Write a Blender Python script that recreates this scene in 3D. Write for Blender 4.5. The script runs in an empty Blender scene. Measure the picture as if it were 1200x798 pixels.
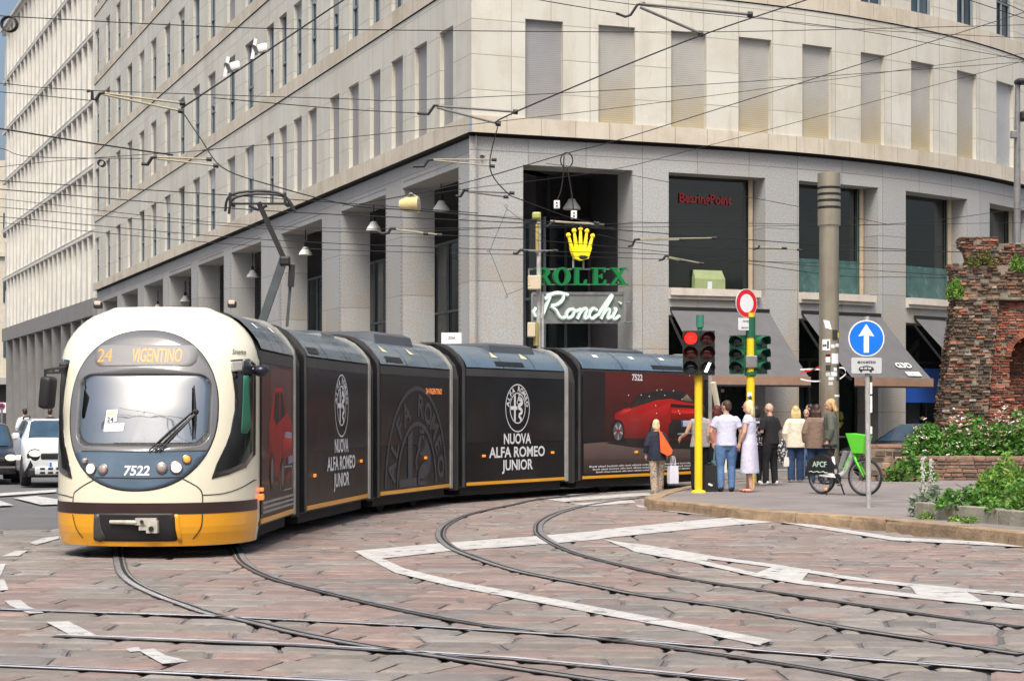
import bpy, bmesh, math, random
import numpy as np
from mathutils import Vector, Matrix

# ---------------------------------------------------------------- camera, sky, sun, exposure
sc = bpy.context.scene
COL = sc.collection
random.seed(7)
CAMH = 1.65
F = 2200.0          # focal length in photo pixels (1200 px wide)
HOR = 487.0         # photo row of the horizon
cam_d = bpy.data.cameras.new('camera')
cam = bpy.data.objects.new('camera', cam_d)
COL.objects.link(cam)
sc.camera = cam
cam.location = (0, 0, CAMH)
cam.rotation_euler = (math.radians(90), 0, 0)
cam_d.sensor_width = 36
cam_d.lens = 36 * F / 1200
cam_d.shift_y = (HOR - 399) / 1200
cam_d.clip_end = 3000
cam_d.clip_start = 0.1

SUN_EL, SUN_AZ = 58, 188      # azimuth measured clockwise from +Y (188 = behind the camera, a little to its left)
world = bpy.data.worlds.new('World')
sc.world = world
world.use_nodes = True
wn = world.node_tree
sky = wn.nodes.new('ShaderNodeTexSky')
sky.sky_type = 'NISHITA'
sky.sun_disc = False
sky.sun_elevation = math.radians(SUN_EL)
sky.sun_rotation = math.radians(SUN_AZ)
sky.air_density = 1.0
sky.dust_density = 7.0
sky.ozone_density = 1.0
wn.links.new(sky.outputs[0], wn.nodes['Background'].inputs[0])
wn.nodes['Background'].inputs[1].default_value = 0.115
sun_d = bpy.data.lights.new('sun', 'SUN')
sun = bpy.data.objects.new('sun', sun_d)
COL.objects.link(sun)
sun_d.energy = 2.1
sun_d.angle = math.radians(24)
sun_d.color = (1.0, 0.975, 0.92)
_az, _el = math.radians(SUN_AZ), math.radians(SUN_EL)
_to = Vector((math.sin(_az) * math.cos(_el), math.cos(_az) * math.cos(_el), math.sin(_el)))
sun.rotation_euler = (-_to).to_track_quat('-Z', 'Y').to_euler()
sun.location = (0, 0, 60)
sc.view_settings.view_transform = 'Standard'
sc.view_settings.look = 'None'
sc.view_settings.gamma = 1
sc.view_settings.use_curve_mapping = False
sc.view_settings.exposure = 0.72
sc.cycles.max_bounces = 6
sc.cycles.use_denoising = True

# ---------------------------------------------------------------- measuring helpers
def P(x, y, Y):
    """point of the place seen at photo pixel (x, y) at distance Y"""
    return Vector(((x - 600) * Y / F, Y, CAMH - (y - HOR) * Y / F))

def G(x, y, z=0.0):
    """point of the ground (height z) seen at photo pixel (x, y)"""
    Y = (CAMH - z) * F / (y - HOR)
    return Vector(((x - 600) * Y / F, Y, z))

# ---------------------------------------------------------------- objects and custom properties
BASE = {}

def tag(o, label=None, cat=None, group=None, kind=None):
    if label: o['label'] = label
    if cat: o['category'] = cat
    if group: o['group'] = group
    if kind: o['kind'] = kind
    return o

def thing(name, label, cat, loc=(0, 0, 0), rz=0.0, group=None):
    o = bpy.data.objects.new(name, None)
    o.empty_display_size = 0.2
    COL.objects.link(o)
    o.location = loc
    o.rotation_euler = (0, 0, rz)
    BASE[o.name] = Vector(loc)
    return tag(o, label, cat, group)

def dup(root, loc=None, rz=None, label=None, group=None):
    r = root.copy(); COL.objects.link(r)
    if loc is not None: r.location = loc
    if rz is not None: r.rotation_euler = (0, 0, rz)
    if label: r['label'] = label
    if group: r['group'] = group
    for ch in list(root.children):
        c = ch.copy(); COL.objects.link(c); c.parent = r
        for g in list(ch.children):
            d = g.copy(); COL.objects.link(d); d.parent = c
    return r

class MB:
    """collects shapes and links them as ONE mesh object"""
    def __init__(s):
        s.v, s.f, s.m, s.uv, s.c = [], [], [], {}, {}
    def add(s, vs, fs, m=0, uvs=None, col=None):
        o = len(s.v)
        s.v.extend(tuple(p) for p in vs)
        for i, f in enumerate(fs):
            k = len(s.f)
            s.f.append([o + j for j in f]); s.m.append(m)
            if uvs is not None: s.uv[k] = uvs[i]
            if col is not None: s.c[k] = col
        return s
    def quad(s, a, b, c, d, m=0, uv=None, col=None):
        return s.add([a, b, c, d], [(0, 1, 2, 3)], m, [uv] if uv else None, col)
    def box(s, x0, x1, y0, y1, z0, z1, m=0, M=None, col=None):
        vs = [Vector((x, y, z)) for z in (z0, z1) for y in (y0, y1) for x in (x0, x1)]
        if M is not None: vs = [M @ p for p in vs]
        return s.add(vs, [(0, 2, 3, 1), (4, 5, 7, 6), (0, 1, 5, 4), (1, 3, 7, 5), (3, 2, 6, 7), (2, 0, 4, 6)], m, None, col)
    def rbox(s, x0, x1, y0, y1, z0, z1, r=0.02, m=0, M=None, col=None, seg=2):
        bm = bmesh.new()
        bmesh.ops.create_cube(bm, size=1)
        for v in bm.verts:
            v.co = Vector(((x0 + x1) / 2 + v.co.x * (x1 - x0), (y0 + y1) / 2 + v.co.y * (y1 - y0), (z0 + z1) / 2 + v.co.z * (z1 - z0)))
        bmesh.ops.bevel(bm, geom=list(bm.edges), offset=min(r, .49 * min(abs(x1 - x0), abs(y1 - y0), abs(z1 - z0))), segments=seg, affect='EDGES', profile=.5)
        bm.verts.index_update()
        s.add([(M @ v.co) if M is not None else v.co.copy() for v in bm.verts], [[v.index for v in f.verts] for f in bm.faces], m, None, col)
        bm.free(); return s
    def bar(s, a, b, w, h=None, m=0, up=(0, 0, 1)):
        """square bar from a to b"""
        a, b = Vector(a), Vector(b); h = h or w
        d = (b - a).normalized(); u = Vector(up)
        if abs(d.dot(u)) > .98: u = Vector((0, 1, 0))
        x = d.cross(u).normalized() * w / 2; y = x.cross(d).normalized() * h / 2
        vs = [p + i * x + j * y for p in (a, b) for i, j in ((-1, -1), (1, -1), (1, 1), (-1, 1))]
        return s.add(vs, [(3, 2, 1, 0), (4, 5, 6, 7), (0, 1, 5, 4), (1, 2, 6, 5), (2, 3, 7, 6), (3, 0, 4, 7)], m)
    def tube(s, pts, r, n=8, m=0, cap=True, flat=None):
        pts = [Vector(p) for p in pts]; N = len(pts)
        rs = r if isinstance(r, (list, tuple)) else [r] * N
        ref = None; vs = []
        for i, p in enumerate(pts):
            d = (pts[min(i + 1, N - 1)] - pts[max(i - 1, 0)])
            if d.length < 1e-9: d = Vector((0, 0, 1))
            d.normalize()
            if ref is None:
                ref = Vector((0, 0, 1)) if abs(d.z) < .9 else Vector((1, 0, 0))
            x = d.cross(ref).normalized(); y = x.cross(d).normalized(); ref = y
            if d.cross(ref).length < 1e-4: ref = Vector((0, 1, 0))
            for k in range(n):
                a = 2 * math.pi * k / n
                vs.append(p + (x * math.cos(a) + y * math.sin(a)) * rs[i])
        fs = [(i * n + k, i * n + (k + 1) % n, (i + 1) * n + (k + 1) % n, (i + 1) * n + k) for i in range(N - 1) for k in range(n)]
        if cap: fs += [tuple(reversed(range(n))), tuple(range((N - 1) * n, N * n))]
        return s.add(vs, fs, m)
    def cyl(s, a, b, r, r2=None, n=16, m=0):
        return s.tube([a, b], [r, r if r2 is None else r2], n, m)
    def lathe(s, prof, n=20, m=0, M=None, cap=True):
        """prof: (radius, z) pairs round the z axis"""
        vs = []
        for r, z in prof:
            for k in range(n):
                a = 2 * math.pi * k / n
                p = Vector((r * math.cos(a), r * math.sin(a), z))
                vs.append(M @ p if M is not None else p)
        N = len(prof)
        fs = [(i * n + k, i * n + (k + 1) % n, (i + 1) * n + (k + 1) % n, (i + 1) * n + k) for i in range(N - 1) for k in range(n)]
        if cap: fs += [tuple(reversed(range(n))), tuple(range((N - 1) * n, N * n))]
        return s.add(vs, fs, m)
    def ball(s, c, r, n=12, m=0, R=None):
        rx, ry, rz = (r, r, r) if isinstance(r, (int, float)) else r
        k = max(5, n // 2); vs = []; c = Vector(c)
        vs.append(c + (R @ Vector((0, 0, -rz)) if R is not None else Vector((0, 0, -rz))))
        for i in range(1, k):
            t = math.pi * i / k - math.pi / 2
            for j in range(n):
                a = 2 * math.pi * j / n
                q = Vector((rx * math.cos(t) * math.cos(a), ry * math.cos(t) * math.sin(a), rz * math.sin(t)))
                vs.append(c + (R @ q if R is not None else q))
        vs.append(c + (R @ Vector((0, 0, rz)) if R is not None else Vector((0, 0, rz))))
        L = len(vs) - 1
        fs = [(0, 1 + (j + 1) % n, 1 + j) for j in range(n)]
        for i in range(k - 2):
            fs += [(1 + i * n + j, 1 + i * n + (j + 1) % n, 1 + (i + 1) * n + (j + 1) % n, 1 + (i + 1) * n + j) for j in range(n)]
        fs += [(1 + (k - 2) * n + j, 1 + (k - 2) * n + (j + 1) % n, L) for j in range(n)]
        return s.add(vs, fs, m)
    def prism(s, poly, fn, d0, d1, m=0, col=None, side=None):
        """2-D outline extruded: fn(x, y, depth) -> point"""
        n = len(poly)
        vs = [fn(x, y, d0) for x, y in poly] + [fn(x, y, d1) for x, y in poly]
        s.add(vs, [tuple(range(n)), tuple(reversed(range(n, 2 * n)))], m, None, col)
        s.add(vs, [(i, n + i, n + (i + 1) % n, (i + 1) % n) for i in range(n)], m if side is None else side, None, col)
        return s
    def text(s, txt, fn, size, m=0, align='C', offset=0.0, width=None, depth=None, spacing=1.0):
        """lettering; fn(x, y, depth) -> point; size is the capital height"""
        vs, fs = text_mesh(txt, offset, spacing)
        if not vs: return s
        xs = [v[0] for v in vs]; x0, x1 = min(xs), max(xs)
        k = size / 0.69
        kx = k if width is None else width / max(1e-6, (x1 - x0))
        sh = {'C': -(x0 + x1) / 2, 'L': -x0, 'R': -x1}[align]
        s.add([fn((x + sh) * kx, y * k, 0) for x, y in vs], fs, m)
        return s
    def build(s, name, mats, parent=None, smooth=False, local=False, auto=None, recalc=False):
        me = bpy.data.meshes.new(name)
        if not isinstance(mats, (list, tuple)): mats = [mats]
        off = Vector((0, 0, 0)); loc = None
        if parent is not None:
            b = BASE.get(parent.name, Vector((0, 0, 0)))
            if not local: off = b
        elif not local and s.v:
            a = np.array(s.v, dtype=float)
            lo, hi = a.min(0), a.max(0)
            off = Vector(((lo[0] + hi[0]) / 2, (lo[1] + hi[1]) / 2, lo[2])); loc = off
        vv = [(x - off.x, y - off.y, z - off.z) for x, y, z in s.v]
        me.from_pydata(vv, [], s.f)
        for mt in mats: me.materials.append(mt)
        if len(mats) > 1: me.polygons.foreach_set('material_index', s.m)
        if s.uv:
            ul = me.uv_layers.new(name='UVMap')
            for k, p in enumerate(me.polygons):
                u = s.uv.get(k)
                if u:
                    for li, w in zip(p.loop_indices, u): ul.data[li].uv = w
        if s.c:
            ca = me.color_attributes.new('Col', 'FLOAT_COLOR', 'CORNER')
            for k, p in enumerate(me.polygons):
                c = s.c.get(k, (1, 1, 1))
                for j, li in enumerate(p.loop_indices):
                    cc = c[j] if isinstance(c[0], (tuple, list)) else c
                    ca.data[li].color = (cc[0], cc[1], cc[2], 1)
        if recalc:
            bm = bmesh.new(); bm.from_mesh(me)
            bmesh.ops.remove_doubles(bm, verts=bm.verts, dist=1e-5)
            bmesh.ops.recalc_face_normals(bm, faces=bm.faces)
            bm.to_mesh(me); bm.free()
        if smooth or auto:
            me.polygons.foreach_set('use_smooth', [True] * len(me.polygons))
            if auto: me.set_sharp_from_angle(angle=math.radians(auto))
        me.update()
        o = bpy.data.objects.new(name, me)
        COL.objects.link(o)
        if parent is not None:
            o.parent = parent
            BASE[o.name] = BASE.get(parent.name, Vector((0, 0, 0)))
        else:
            if loc is not None: o.location = loc
            BASE[o.name] = Vector(loc) if loc is not None else Vector((0, 0, 0))
        return o

_TXT = {}
def text_mesh(txt, offset=0.0, spacing=1.0):
    key = (txt, offset, spacing)
    if key not in _TXT:
        cu = bpy.data.curves.new('lettering', 'FONT')
        cu.body = txt; cu.size = 1; cu.offset = offset; cu.space_character = spacing; cu.resolution_u = 3
        ob = bpy.data.objects.new('lettering', cu)
        COL.objects.link(ob)
        bpy.context.view_layer.update()
        me = bpy.data.meshes.new_from_object(ob.evaluated_get(bpy.context.evaluated_depsgraph_get()))
        _TXT[key] = ([(v.co.x, v.co.y) for v in me.vertices], [tuple(p.vertices) for p in me.polygons])
        bpy.data.objects.remove(ob); bpy.data.curves.remove(cu); bpy.data.meshes.remove(me)
    return _TXT[key]

def spline(pts, n=8, closed=False):
    """Catmull-Rom through the points"""
    pts = [Vector(p) for p in pts]; N = len(pts); out = []
    for i in range(N if closed else N - 1):
        if closed: a, b, c, d = (pts[(i + k) % N] for k in (-1, 0, 1, 2))
        else: a, b, c, d = pts[max(i - 1, 0)], pts[i], pts[i + 1], pts[min(i + 2, N - 1)]
        for k in range(n):
            t = k / n
            out.append(.5 * ((2 * b) + (c - a) * t + (2 * a - 5 * b + 4 * c - d) * t * t + (3 * b - a - 3 * c + d) * t ** 3))
    if not closed: out.append(pts[-1].copy())
    return out

def frame(origin, xdir, zdir=(0, 0, 1)):
    """fn(x, y, depth): x along xdir, y up, depth out of the face (towards xdir x up)"""
    o, x, z = Vector(origin), Vector(xdir).normalized(), Vector(zdir).normalized()
    n = x.cross(z).normalized()
    return lambda a, b, d=0: o + x * a + z * b + n * d

# ---------------------------------------------------------------- materials
def _n(nt, t, **kw):
    n = nt.nodes.new(t)
    for k, v in kw.items(): setattr(n, k, v)
    return n

def pm(name, col, rough=.6, metal=0.0, var=.12, vscale=3.0, bump=0.0, bscale=60.0, coat=0.0, spec=.5, emit=None, estr=0.0,
       grime=0.0, gcol=None, gscale=(1.2, 1.2, .25), alpha=1.0, attr=False, sheen=0.0, trans=0.0, ior=None):
    """procedural painted / stone / cloth surface: base colour, broad tonal variation, stains and a fine bump"""
    m = bpy.data.materials.new(name); m.use_nodes = True
    nt = m.node_tree; L = nt.links; b = nt.nodes['Principled BSDF']
    b.inputs['Roughness'].default_value = rough
    b.inputs['Metallic'].default_value = metal
    b.inputs['Specular IOR Level'].default_value = spec
    b.inputs['Coat Weight'].default_value = coat
    b.inputs['Alpha'].default_value = alpha
    if ior: b.inputs['IOR'].default_value = ior
    if trans: b.inputs['Transmission Weight'].default_value = trans
    if sheen: b.inputs['Sheen Weight'].default_value = sheen
    tc = _n(nt, 'ShaderNodeTexCoord')
    src = None
    if attr:
        a = _n(nt, 'ShaderNodeVertexColor', layer_name='Col'); src = a.outputs[0]
    else:
        r = _n(nt, 'ShaderNodeRGB'); r.outputs[0].default_value = (*col, 1); src = r.outputs[0]
    if var:
        nz = _n(nt, 'ShaderNodeTexNoise'); nz.inputs['Scale'].default_value = vscale; nz.inputs['Detail'].default_value = 6
        nz.inputs['Roughness'].default_value = .65
        L.new(tc.outputs['Object'], nz.inputs['Vector'])
        mr = _n(nt, 'ShaderNodeMapRange')
        mr.inputs['From Min'].default_value = .3; mr.inputs['From Max'].default_value = .7
        mr.inputs['To Min'].default_value = 1 - var; mr.inputs['To Max'].default_value = 1 + var
        L.new(nz.outputs['Fac'], mr.inputs['Value'])
        mx = _n(nt, 'ShaderNodeMix', data_type='RGBA', blend_type='MULTIPLY'); mx.inputs[0].default_value = 1
        L.new(src, mx.inputs[6]); L.new(mr.outputs[0], mx.inputs[7]); src = mx.outputs[2]
        mr2 = _n(nt, 'ShaderNodeMapRange')
        mr2.inputs['To Min'].default_value = max(0.02, rough - .12); mr2.inputs['To Max'].default_value = min(1, rough + .12)
        L.new(nz.outputs['Fac'], mr2.inputs['Value']); L.new(mr2.outputs[0], b.inputs['Roughness'])
    if grime:
        mp = _n(nt, 'ShaderNodeMapping'); mp.inputs['Scale'].default_value = gscale
        L.new(tc.outputs['Object'], mp.inputs[0])
        ng = _n(nt, 'ShaderNodeTexNoise'); ng.inputs['Scale'].default_value = 1.6; ng.inputs['Detail'].default_value = 8
        ng.inputs['Roughness'].default_value = .7
        L.new(mp.outputs[0], ng.inputs['Vector'])
        mr = _n(nt, 'ShaderNodeMapRange'); mr.inputs['From Min'].default_value = .5; mr.inputs['From Max'].default_value = .78
        mr.inputs['To Max'].default_value = grime
        L.new(ng.outputs['Fac'], mr.inputs['Value'])
        mx = _n(nt, 'ShaderNodeMix', data_type='RGBA'); L.new(mr.outputs[0], mx.inputs[0]); L.new(src, mx.inputs[6])
        mx.inputs[7].default_value = (*(gcol or (col[0] * .45, col[1] * .4, col[2] * .33)), 1); src = mx.outputs[2]
    L.new(src, b.inputs['Base Color'])
    if bump:
        nb = _n(nt, 'ShaderNodeTexNoise'); nb.inputs['Scale'].default_value = bscale; nb.inputs['Detail'].default_value = 4
        L.new(tc.outputs['Object'], nb.inputs['Vector'])
        bp = _n(nt, 'ShaderNodeBump'); bp.inputs['Strength'].default_value = bump; bp.inputs['Distance'].default_value = .02
        L.new(nb.outputs['Fac'], bp.inputs['Height']); L.new(bp.outputs[0], b.inputs['Normal'])
    if emit:
        b.inputs['Emission Color'].default_value = (*emit, 1); b.inputs['Emission Strength'].default_value = estr
    return m

def stone(name, col, bw, bh, joint=.012, jcol=None, off=0.0, var=.1, speck=.25, stain=.35, stcol=(.30, .22, .12), rough=.75, zstain=(0, 40, 1)):
    """stone cladding in slabs of bw x bh metres; UV = metres along / up the wall"""
    m = bpy.data.materials.new(name); m.use_nodes = True
    nt = m.node_tree; L = nt.links; b = nt.nodes['Principled BSDF']; b.inputs['Roughness'].default_value = rough
    uv = _n(nt, 'ShaderNodeUVMap', uv_map='UVMap')
    br = _n(nt, 'ShaderNodeTexBrick', offset=off, squash=1.0)
    br.inputs['Scale'].default_value = 1; br.inputs['Brick Width'].default_value = bw; br.inputs['Row Height'].default_value = bh
    br.inputs['Mortar Size'].default_value = joint; br.inputs['Mortar Smooth'].default_value = .3
    br.inputs['Color1'].default_value = (*[c * (1 - var) for c in col], 1)
    br.inputs['Color2'].default_value = (*[c * (1 + var) for c in col], 1)
    br.inputs['Mortar'].default_value = (*(jcol or [c * .5 for c in col]), 1)
    L.new(uv.outputs[0], br.inputs['Vector'])
    src = br.outputs['Color']
    if speck:
        nz = _n(nt, 'ShaderNodeTexNoise'); nz.inputs['Scale'].default_value = 22; nz.inputs['Detail'].default_value = 8; nz.inputs['Roughness'].default_value = .8
        L.new(uv.outputs[0], nz.inputs['Vector'])
        mr = _n(nt, 'ShaderNodeMapRange'); mr.inputs['From Min'].default_value = .3; mr.inputs['From Max'].default_value = .7
        mr.inputs['To Min'].default_value = 1 - speck; mr.inputs['To Max'].default_value = 1 + speck
        L.new(nz.outputs['Fac'], mr.inputs['Value'])
        mx = _n(nt, 'ShaderNodeMix', data_type='RGBA', blend_type='MULTIPLY'); mx.inputs[0].default_value = 1
        L.new(src, mx.inputs[6]); L.new(mr.outputs[0], mx.inputs[7]); src = mx.outputs[2]
    sx_ = _n(nt, 'ShaderNodeSeparateXYZ'); L.new(uv.outputs[0], sx_.inputs[0])
    zr = _n(nt, 'ShaderNodeMapRange'); zr.inputs['From Min'].default_value = zstain[0]; zr.inputs['From Max'].default_value = zstain[1]; zr.inputs['To Min'].default_value = 1; zr.inputs['To Max'].default_value = zstain[2]
    L.new(sx_.outputs[1], zr.inputs['Value'])
    for sc_, a0, a1, amt in (((.55, .09, 1), .5, .75, stain), ((.28, .35, 1), .48, .7, stain * .8), ((2.6, .25, 1), .56, .74, stain)):
        mp = _n(nt, 'ShaderNodeMapping'); mp.inputs['Scale'].default_value = sc_
        L.new(uv.outputs[0], mp.inputs[0])
        ng = _n(nt, 'ShaderNodeTexNoise'); ng.inputs['Scale'].default_value = 1.5; ng.inputs['Detail'].default_value = 9; ng.inputs['Roughness'].default_value = .7
        L.new(mp.outputs[0], ng.inputs['Vector'])
        mr = _n(nt, 'ShaderNodeMapRange'); mr.inputs['From Min'].default_value = a0; mr.inputs['From Max'].default_value = a1; mr.inputs['To Max'].default_value = amt
        L.new(ng.outputs['Fac'], mr.inputs['Value'])
        mz = _n(nt, 'ShaderNodeMath', operation='MULTIPLY'); L.new(mr.outputs[0], mz.inputs[0]); L.new(zr.outputs[0], mz.inputs[1])
        mx = _n(nt, 'ShaderNodeMix', data_type='RGBA'); L.new(mz.outputs[0], mx.inputs[0]); L.new(src, mx.inputs[6])
        mx.inputs[7].default_value = (*stcol, 1); src = mx.outputs[2]
    L.new(src, b.inputs['Base Color'])
    bp = _n(nt, 'ShaderNodeBump', invert=True); bp.inputs['Strength'].default_value = .5; bp.inputs['Distance'].default_value = .02
    L.new(br.outputs['Fac'], bp.inputs['Height']); L.new(bp.outputs[0], b.inputs['Normal'])
    return m

def glass_pane(name, col=(.02, .028, .03), rough=.03, spec=.8, coat=.0, var=.35):
    return pm(name, col, rough, var=var, vscale=.8, spec=spec, coat=coat)
# ================================================================ SETTING: ground, paving, rails, markings
M = {}
M['asphalt'] = pm('asphalt', (.115, .115, .118), .85, var=.22, vscale=.9, bump=.4, bscale=90, grime=.35, gcol=(.055, .055, .055), gscale=(.6, .6, .6))
M['slab'] = pm('porphyry_slab', (1, 1, 1), .68, var=.2, vscale=5, bump=.45, bscale=35, attr=True, grime=.5, gcol=(.075, .062, .055), gscale=(.5, .8, .5))
M['walk'] = stone('pavement_slab', (.20, .178, .172), .9, .62, joint=.014, jcol=(.29, .27, .25), off=.5, var=.16, speck=.2, stain=.3, stcol=(.14, .115, .1))
M['far_walk'] = stone('far_pavement_slab', (.28, .27, .26), .8, .6, joint=.012, off=.5, var=.1, stain=.2)
M['kerb'] = pm('kerb_stone', (.29, .205, .125), .8, var=.4, vscale=4, bump=.6, bscale=30, grime=.6, gcol=(.13, .10, .07), gscale=(1.4, 1.4, 1.4))
M['rail_head'] = pm('polished_steel', (.56, .57, .61), .38, metal=.3, var=.2, vscale=3)
M['rail_side'] = pm('rusty_steel', (.09, .075, .065), .55, metal=.3, var=.3, vscale=8)
M['groove'] = pm('rail_groove', (.012, .011, .011), .8)

def paint_mat():
    m = pm('road_paint', (.44, .435, .42), .7, var=.2, vscale=6, grime=.8, gcol=(.24, .215, .20), gscale=(1.5, 1.5, 1.5), bump=.25, bscale=40)
    nt = m.node_tree; L = nt.links; b = nt.nodes['Principled BSDF']
    tc = _n(nt, 'ShaderNodeTexCoord')
    nz = _n(nt, 'ShaderNodeTexNoise'); nz.inputs['Scale'].default_value = 3.2; nz.inputs['Detail'].default_value = 9; nz.inputs['Roughness'].default_value = .72
    L.new(tc.outputs['Object'], nz.inputs['Vector'])
    mr = _n(nt, 'ShaderNodeMapRange'); mr.inputs['From Min'].default_value = .34; mr.inputs['From Max'].default_value = .43
    L.new(nz.outputs['Fac'], mr.inputs['Value']); L.new(mr.outputs[0], b.inputs['Alpha'])
    return m
M['paint'] = paint_mat()

# one ground sheet to the horizon
mb = MB()
N = 24
xs = [-900 + 1800 * i / N for i in range(N + 1)]
ys = [-300 + 1900 * i / N for i in range(N + 1)]
for i in range(N):
    for j in range(N):
        mb.quad((xs[i], ys[j], -.03), (xs[i + 1], ys[j], -.03), (xs[i + 1], ys[j + 1], -.03), (xs[i], ys[j + 1], -.03))
tag(mb.build('ground', M['asphalt']), kind='structure')

# island (pavement with the planters), far pavement: outlines are needed by the paving
def Gi(x, y): return G(x, y, .15)
ISL_FRONT = [Gi(x, y) for x, y in ((757, 583), (764, 586), (800, 589.5), (870, 597), (940, 602), (1010, 606.5), (1080, 613), (1200, 626), (1420, 652))]
ISL_BACK = [Vector((18, 22, .15)), Vector((24, 45, .15)), Vector((13, 45.6, .15))] + [Gi(x, y) for x, y in ((960, 560), (900, 561), (840, 565), (790, 573), (766, 579))]

def inside(pt, poly):
    x, y = pt[0], pt[1]; c = False; n = len(poly)
    for i in range(n):
        a, b = poly[i], poly[(i + 1) % n]
        if (a[1] > y) != (b[1] > y) and x < (b[0] - a[0]) * (y - a[1]) / (b[1] - a[1]) + a[0]: c = not c
    return c
ISL = ISL_FRONT + ISL_BACK

# big porphyry and granite slabs, every slab real, bedded a little unevenly
def paving():
    rnd = random.Random(3)
    mb = MB()
    ang = math.radians(-7)
    ca, sa = math.cos(ang), math.sin(ang)
    pinks = [(.262, .195, .17), (.25, .19, .17), (.275, .208, .182), (.235, .182, .162), (.27, .196, .17), (.245, .20, .18)]
    greys = [(.225, .20, .182), (.25, .226, .205), (.205, .188, .175), (.262, .238, .215), (.235, .208, .18)]
    r = 0; v = 6.0
    while v < 52:
        h = rnd.choice((.36, .40, .45, .52, .42))
        u = -26 + rnd.random(); sk1 = 0.0
        while u < 30:
            w = rnd.uniform(.36, .80)
            cx, cy = u + w / 2, v + h / 2
            X, Y = cx * ca - cy * sa, cx * sa + cy * ca
            if 8.8 < Y < 47.5 and abs(X) < Y * .34 + 3 and not (X < -6.2 and Y > 27.5 + (X + 6.2) * .0) and not inside((X, Y), ISL):
                g = .34 + .35 * (math.sin(X * .35 + Y * .21) * math.sin(Y * .33 - X * .12) > .42)
                if Y < 14.2: g += .22
                if X < -5.2 and Y > 22: g = .95
                if Y > 33: g = .6
                c = rnd.choice(greys) if rnd.random() < g else rnd.choice(pinks)
                k = rnd.uniform(.86, 1.13) * .83
                c = tuple(a * k for a in c)
                sk0, sk1 = sk1, rnd.uniform(-.14, .06)
                gp = .019
                zz = [-.004 + rnd.uniform(-.005, .004) for _ in range(4)]
                q = [(u + gp + sk0, v + gp), (u + w - gp + sk1, v + gp), (u + w - gp - sk1, v + h - gp), (u + gp - sk0, v + h - gp)]
                jy = rnd.uniform(-.02, .02)
                q = [(a + rnd.uniform(-.012, .012), b + rnd.uniform(-.014, .014)) for a, b in q]
                mx, my = sum(a for a, b in q) / 4, sum(b for a, b in q) / 4
                top, low = [], []
                for (a, b), z in zip(q, zz):
                    a2, b2 = mx + (a - mx) * (1 - .075 / w), my + (b - my) * (1 - .075 / h)
                    top.append((a2 * ca - b2 * sa, a2 * sa + b2 * ca, z))
                    low.append((a * ca - b * sa, a * sa + b * ca, -.035))
                mid = [((q[i][0]) * ca - q[i][1] * sa, q[i][0] * sa + q[i][1] * ca, zz[i] - .016) for i in range(4)]
                vs = top + mid + low
                fs = [(0, 1, 2, 3)] + [(4 + i, 4 + (i + 1) % 4, (i + 1) % 4, i) for i in range(4)] + [(8 + i, 8 + (i + 1) % 4, 4 + (i + 1) % 4, 4 + i) for i in range(4)]
                mb.add(vs, fs, 0, None, c)
            u += w
        v += h; r += 1
    return tag(mb.build('road_paving', M['slab']), kind='structure')
paving()

def resample(pts, step=.35):
    return spline(pts, 8)

def ribbon(mb, pts, a, b, z, m=0):
    """flat strip between the offsets a and b (to the left of the path)"""
    vs = []
    for i, p in enumerate(pts):
        d = (pts[min(i + 1, len(pts) - 1)] - pts[max(i - 1, 0)]); d.z = 0; d.normalize()
        n = Vector((-d.y, d.x, 0))
        vs += [Vector((p.x, p.y, z)) + n * a, Vector((p.x, p.y, z)) + n * b]
    mb.add(vs, [(2 * i + 1, 2 * i, 2 * i + 2, 2 * i + 3) for i in range(len(pts) - 1)], m)

M['rail_curve'] = pm('dark_steel', (.30, .30, .31), .4, metal=.5, var=.3, vscale=4)
def rail(px, flip=1, smooth=True):
    pts = [G(x, y) for x, y in px]
    if smooth: pts = spline(pts, 8)
    mb = MB()
    ribbon(mb, pts, -.072, .072, .006, 1)
    ribbon(mb, pts, -.062 * flip, -.002 * flip, .010, 0) if flip > 0 else ribbon(mb, pts, .002, .062, .010, 0)
    ribbon(mb, pts, .0, .034, .007, 2) if flip > 0 else ribbon(mb, pts, -.034, .0, .007, 2)
    ribbon(mb, pts, .036, .052, .010, 0) if flip > 0 else ribbon(mb, pts, -.052, -.036, .010, 0)
    return tag(mb.build('tram_rail', [M['rail_curve'] if smooth else M['rail_head'], M['rail_side'], M['groove']]), kind='structure')

# the curve the tram stands on, carried on to the right
rail([(150, 610), (143, 625), (139, 642), (140, 657), (145, 672), (160, 685), (185, 697), (212, 707), (250, 720), (287, 727), (350, 742), (425, 756), (500, 767), (600, 782), (760, 806)])
rail([(262, 612), (266, 626), (277, 645), (287, 660), (320, 677), (375, 692), (450, 710), (525, 725), (600, 737), (735, 752), (900, 775), (1035, 798)], -1)
# straight track across the front
rail([(-60, 711), (0, 714), (250, 722), (500, 734), (675, 745), (1200, 787)], 1, False)
rail([(65, 745), (350, 756), (600, 772), (870, 798)], -1, False)
rail([(-60, 777), (0, 780), (250, 791), (600, 808)], 1, False)
# the curved track beside the island
rail([(790, 571), (740, 574), (680, 580), (630, 585), (601, 591), (551, 602), (524, 614), (516, 626), (524, 638), (545, 648.7), (607, 669), (700, 687), (750, 697), (850, 711), (1000, 737), (1100, 752), (1200, 767)])
rail([(800, 579), (760, 582), (700, 590), (660, 599), (636, 610), (630.5, 620), (636, 629), (660, 642), (700, 655), (800, 677), (950, 700), (1100, 722), (1200, 735)], -1)

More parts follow.
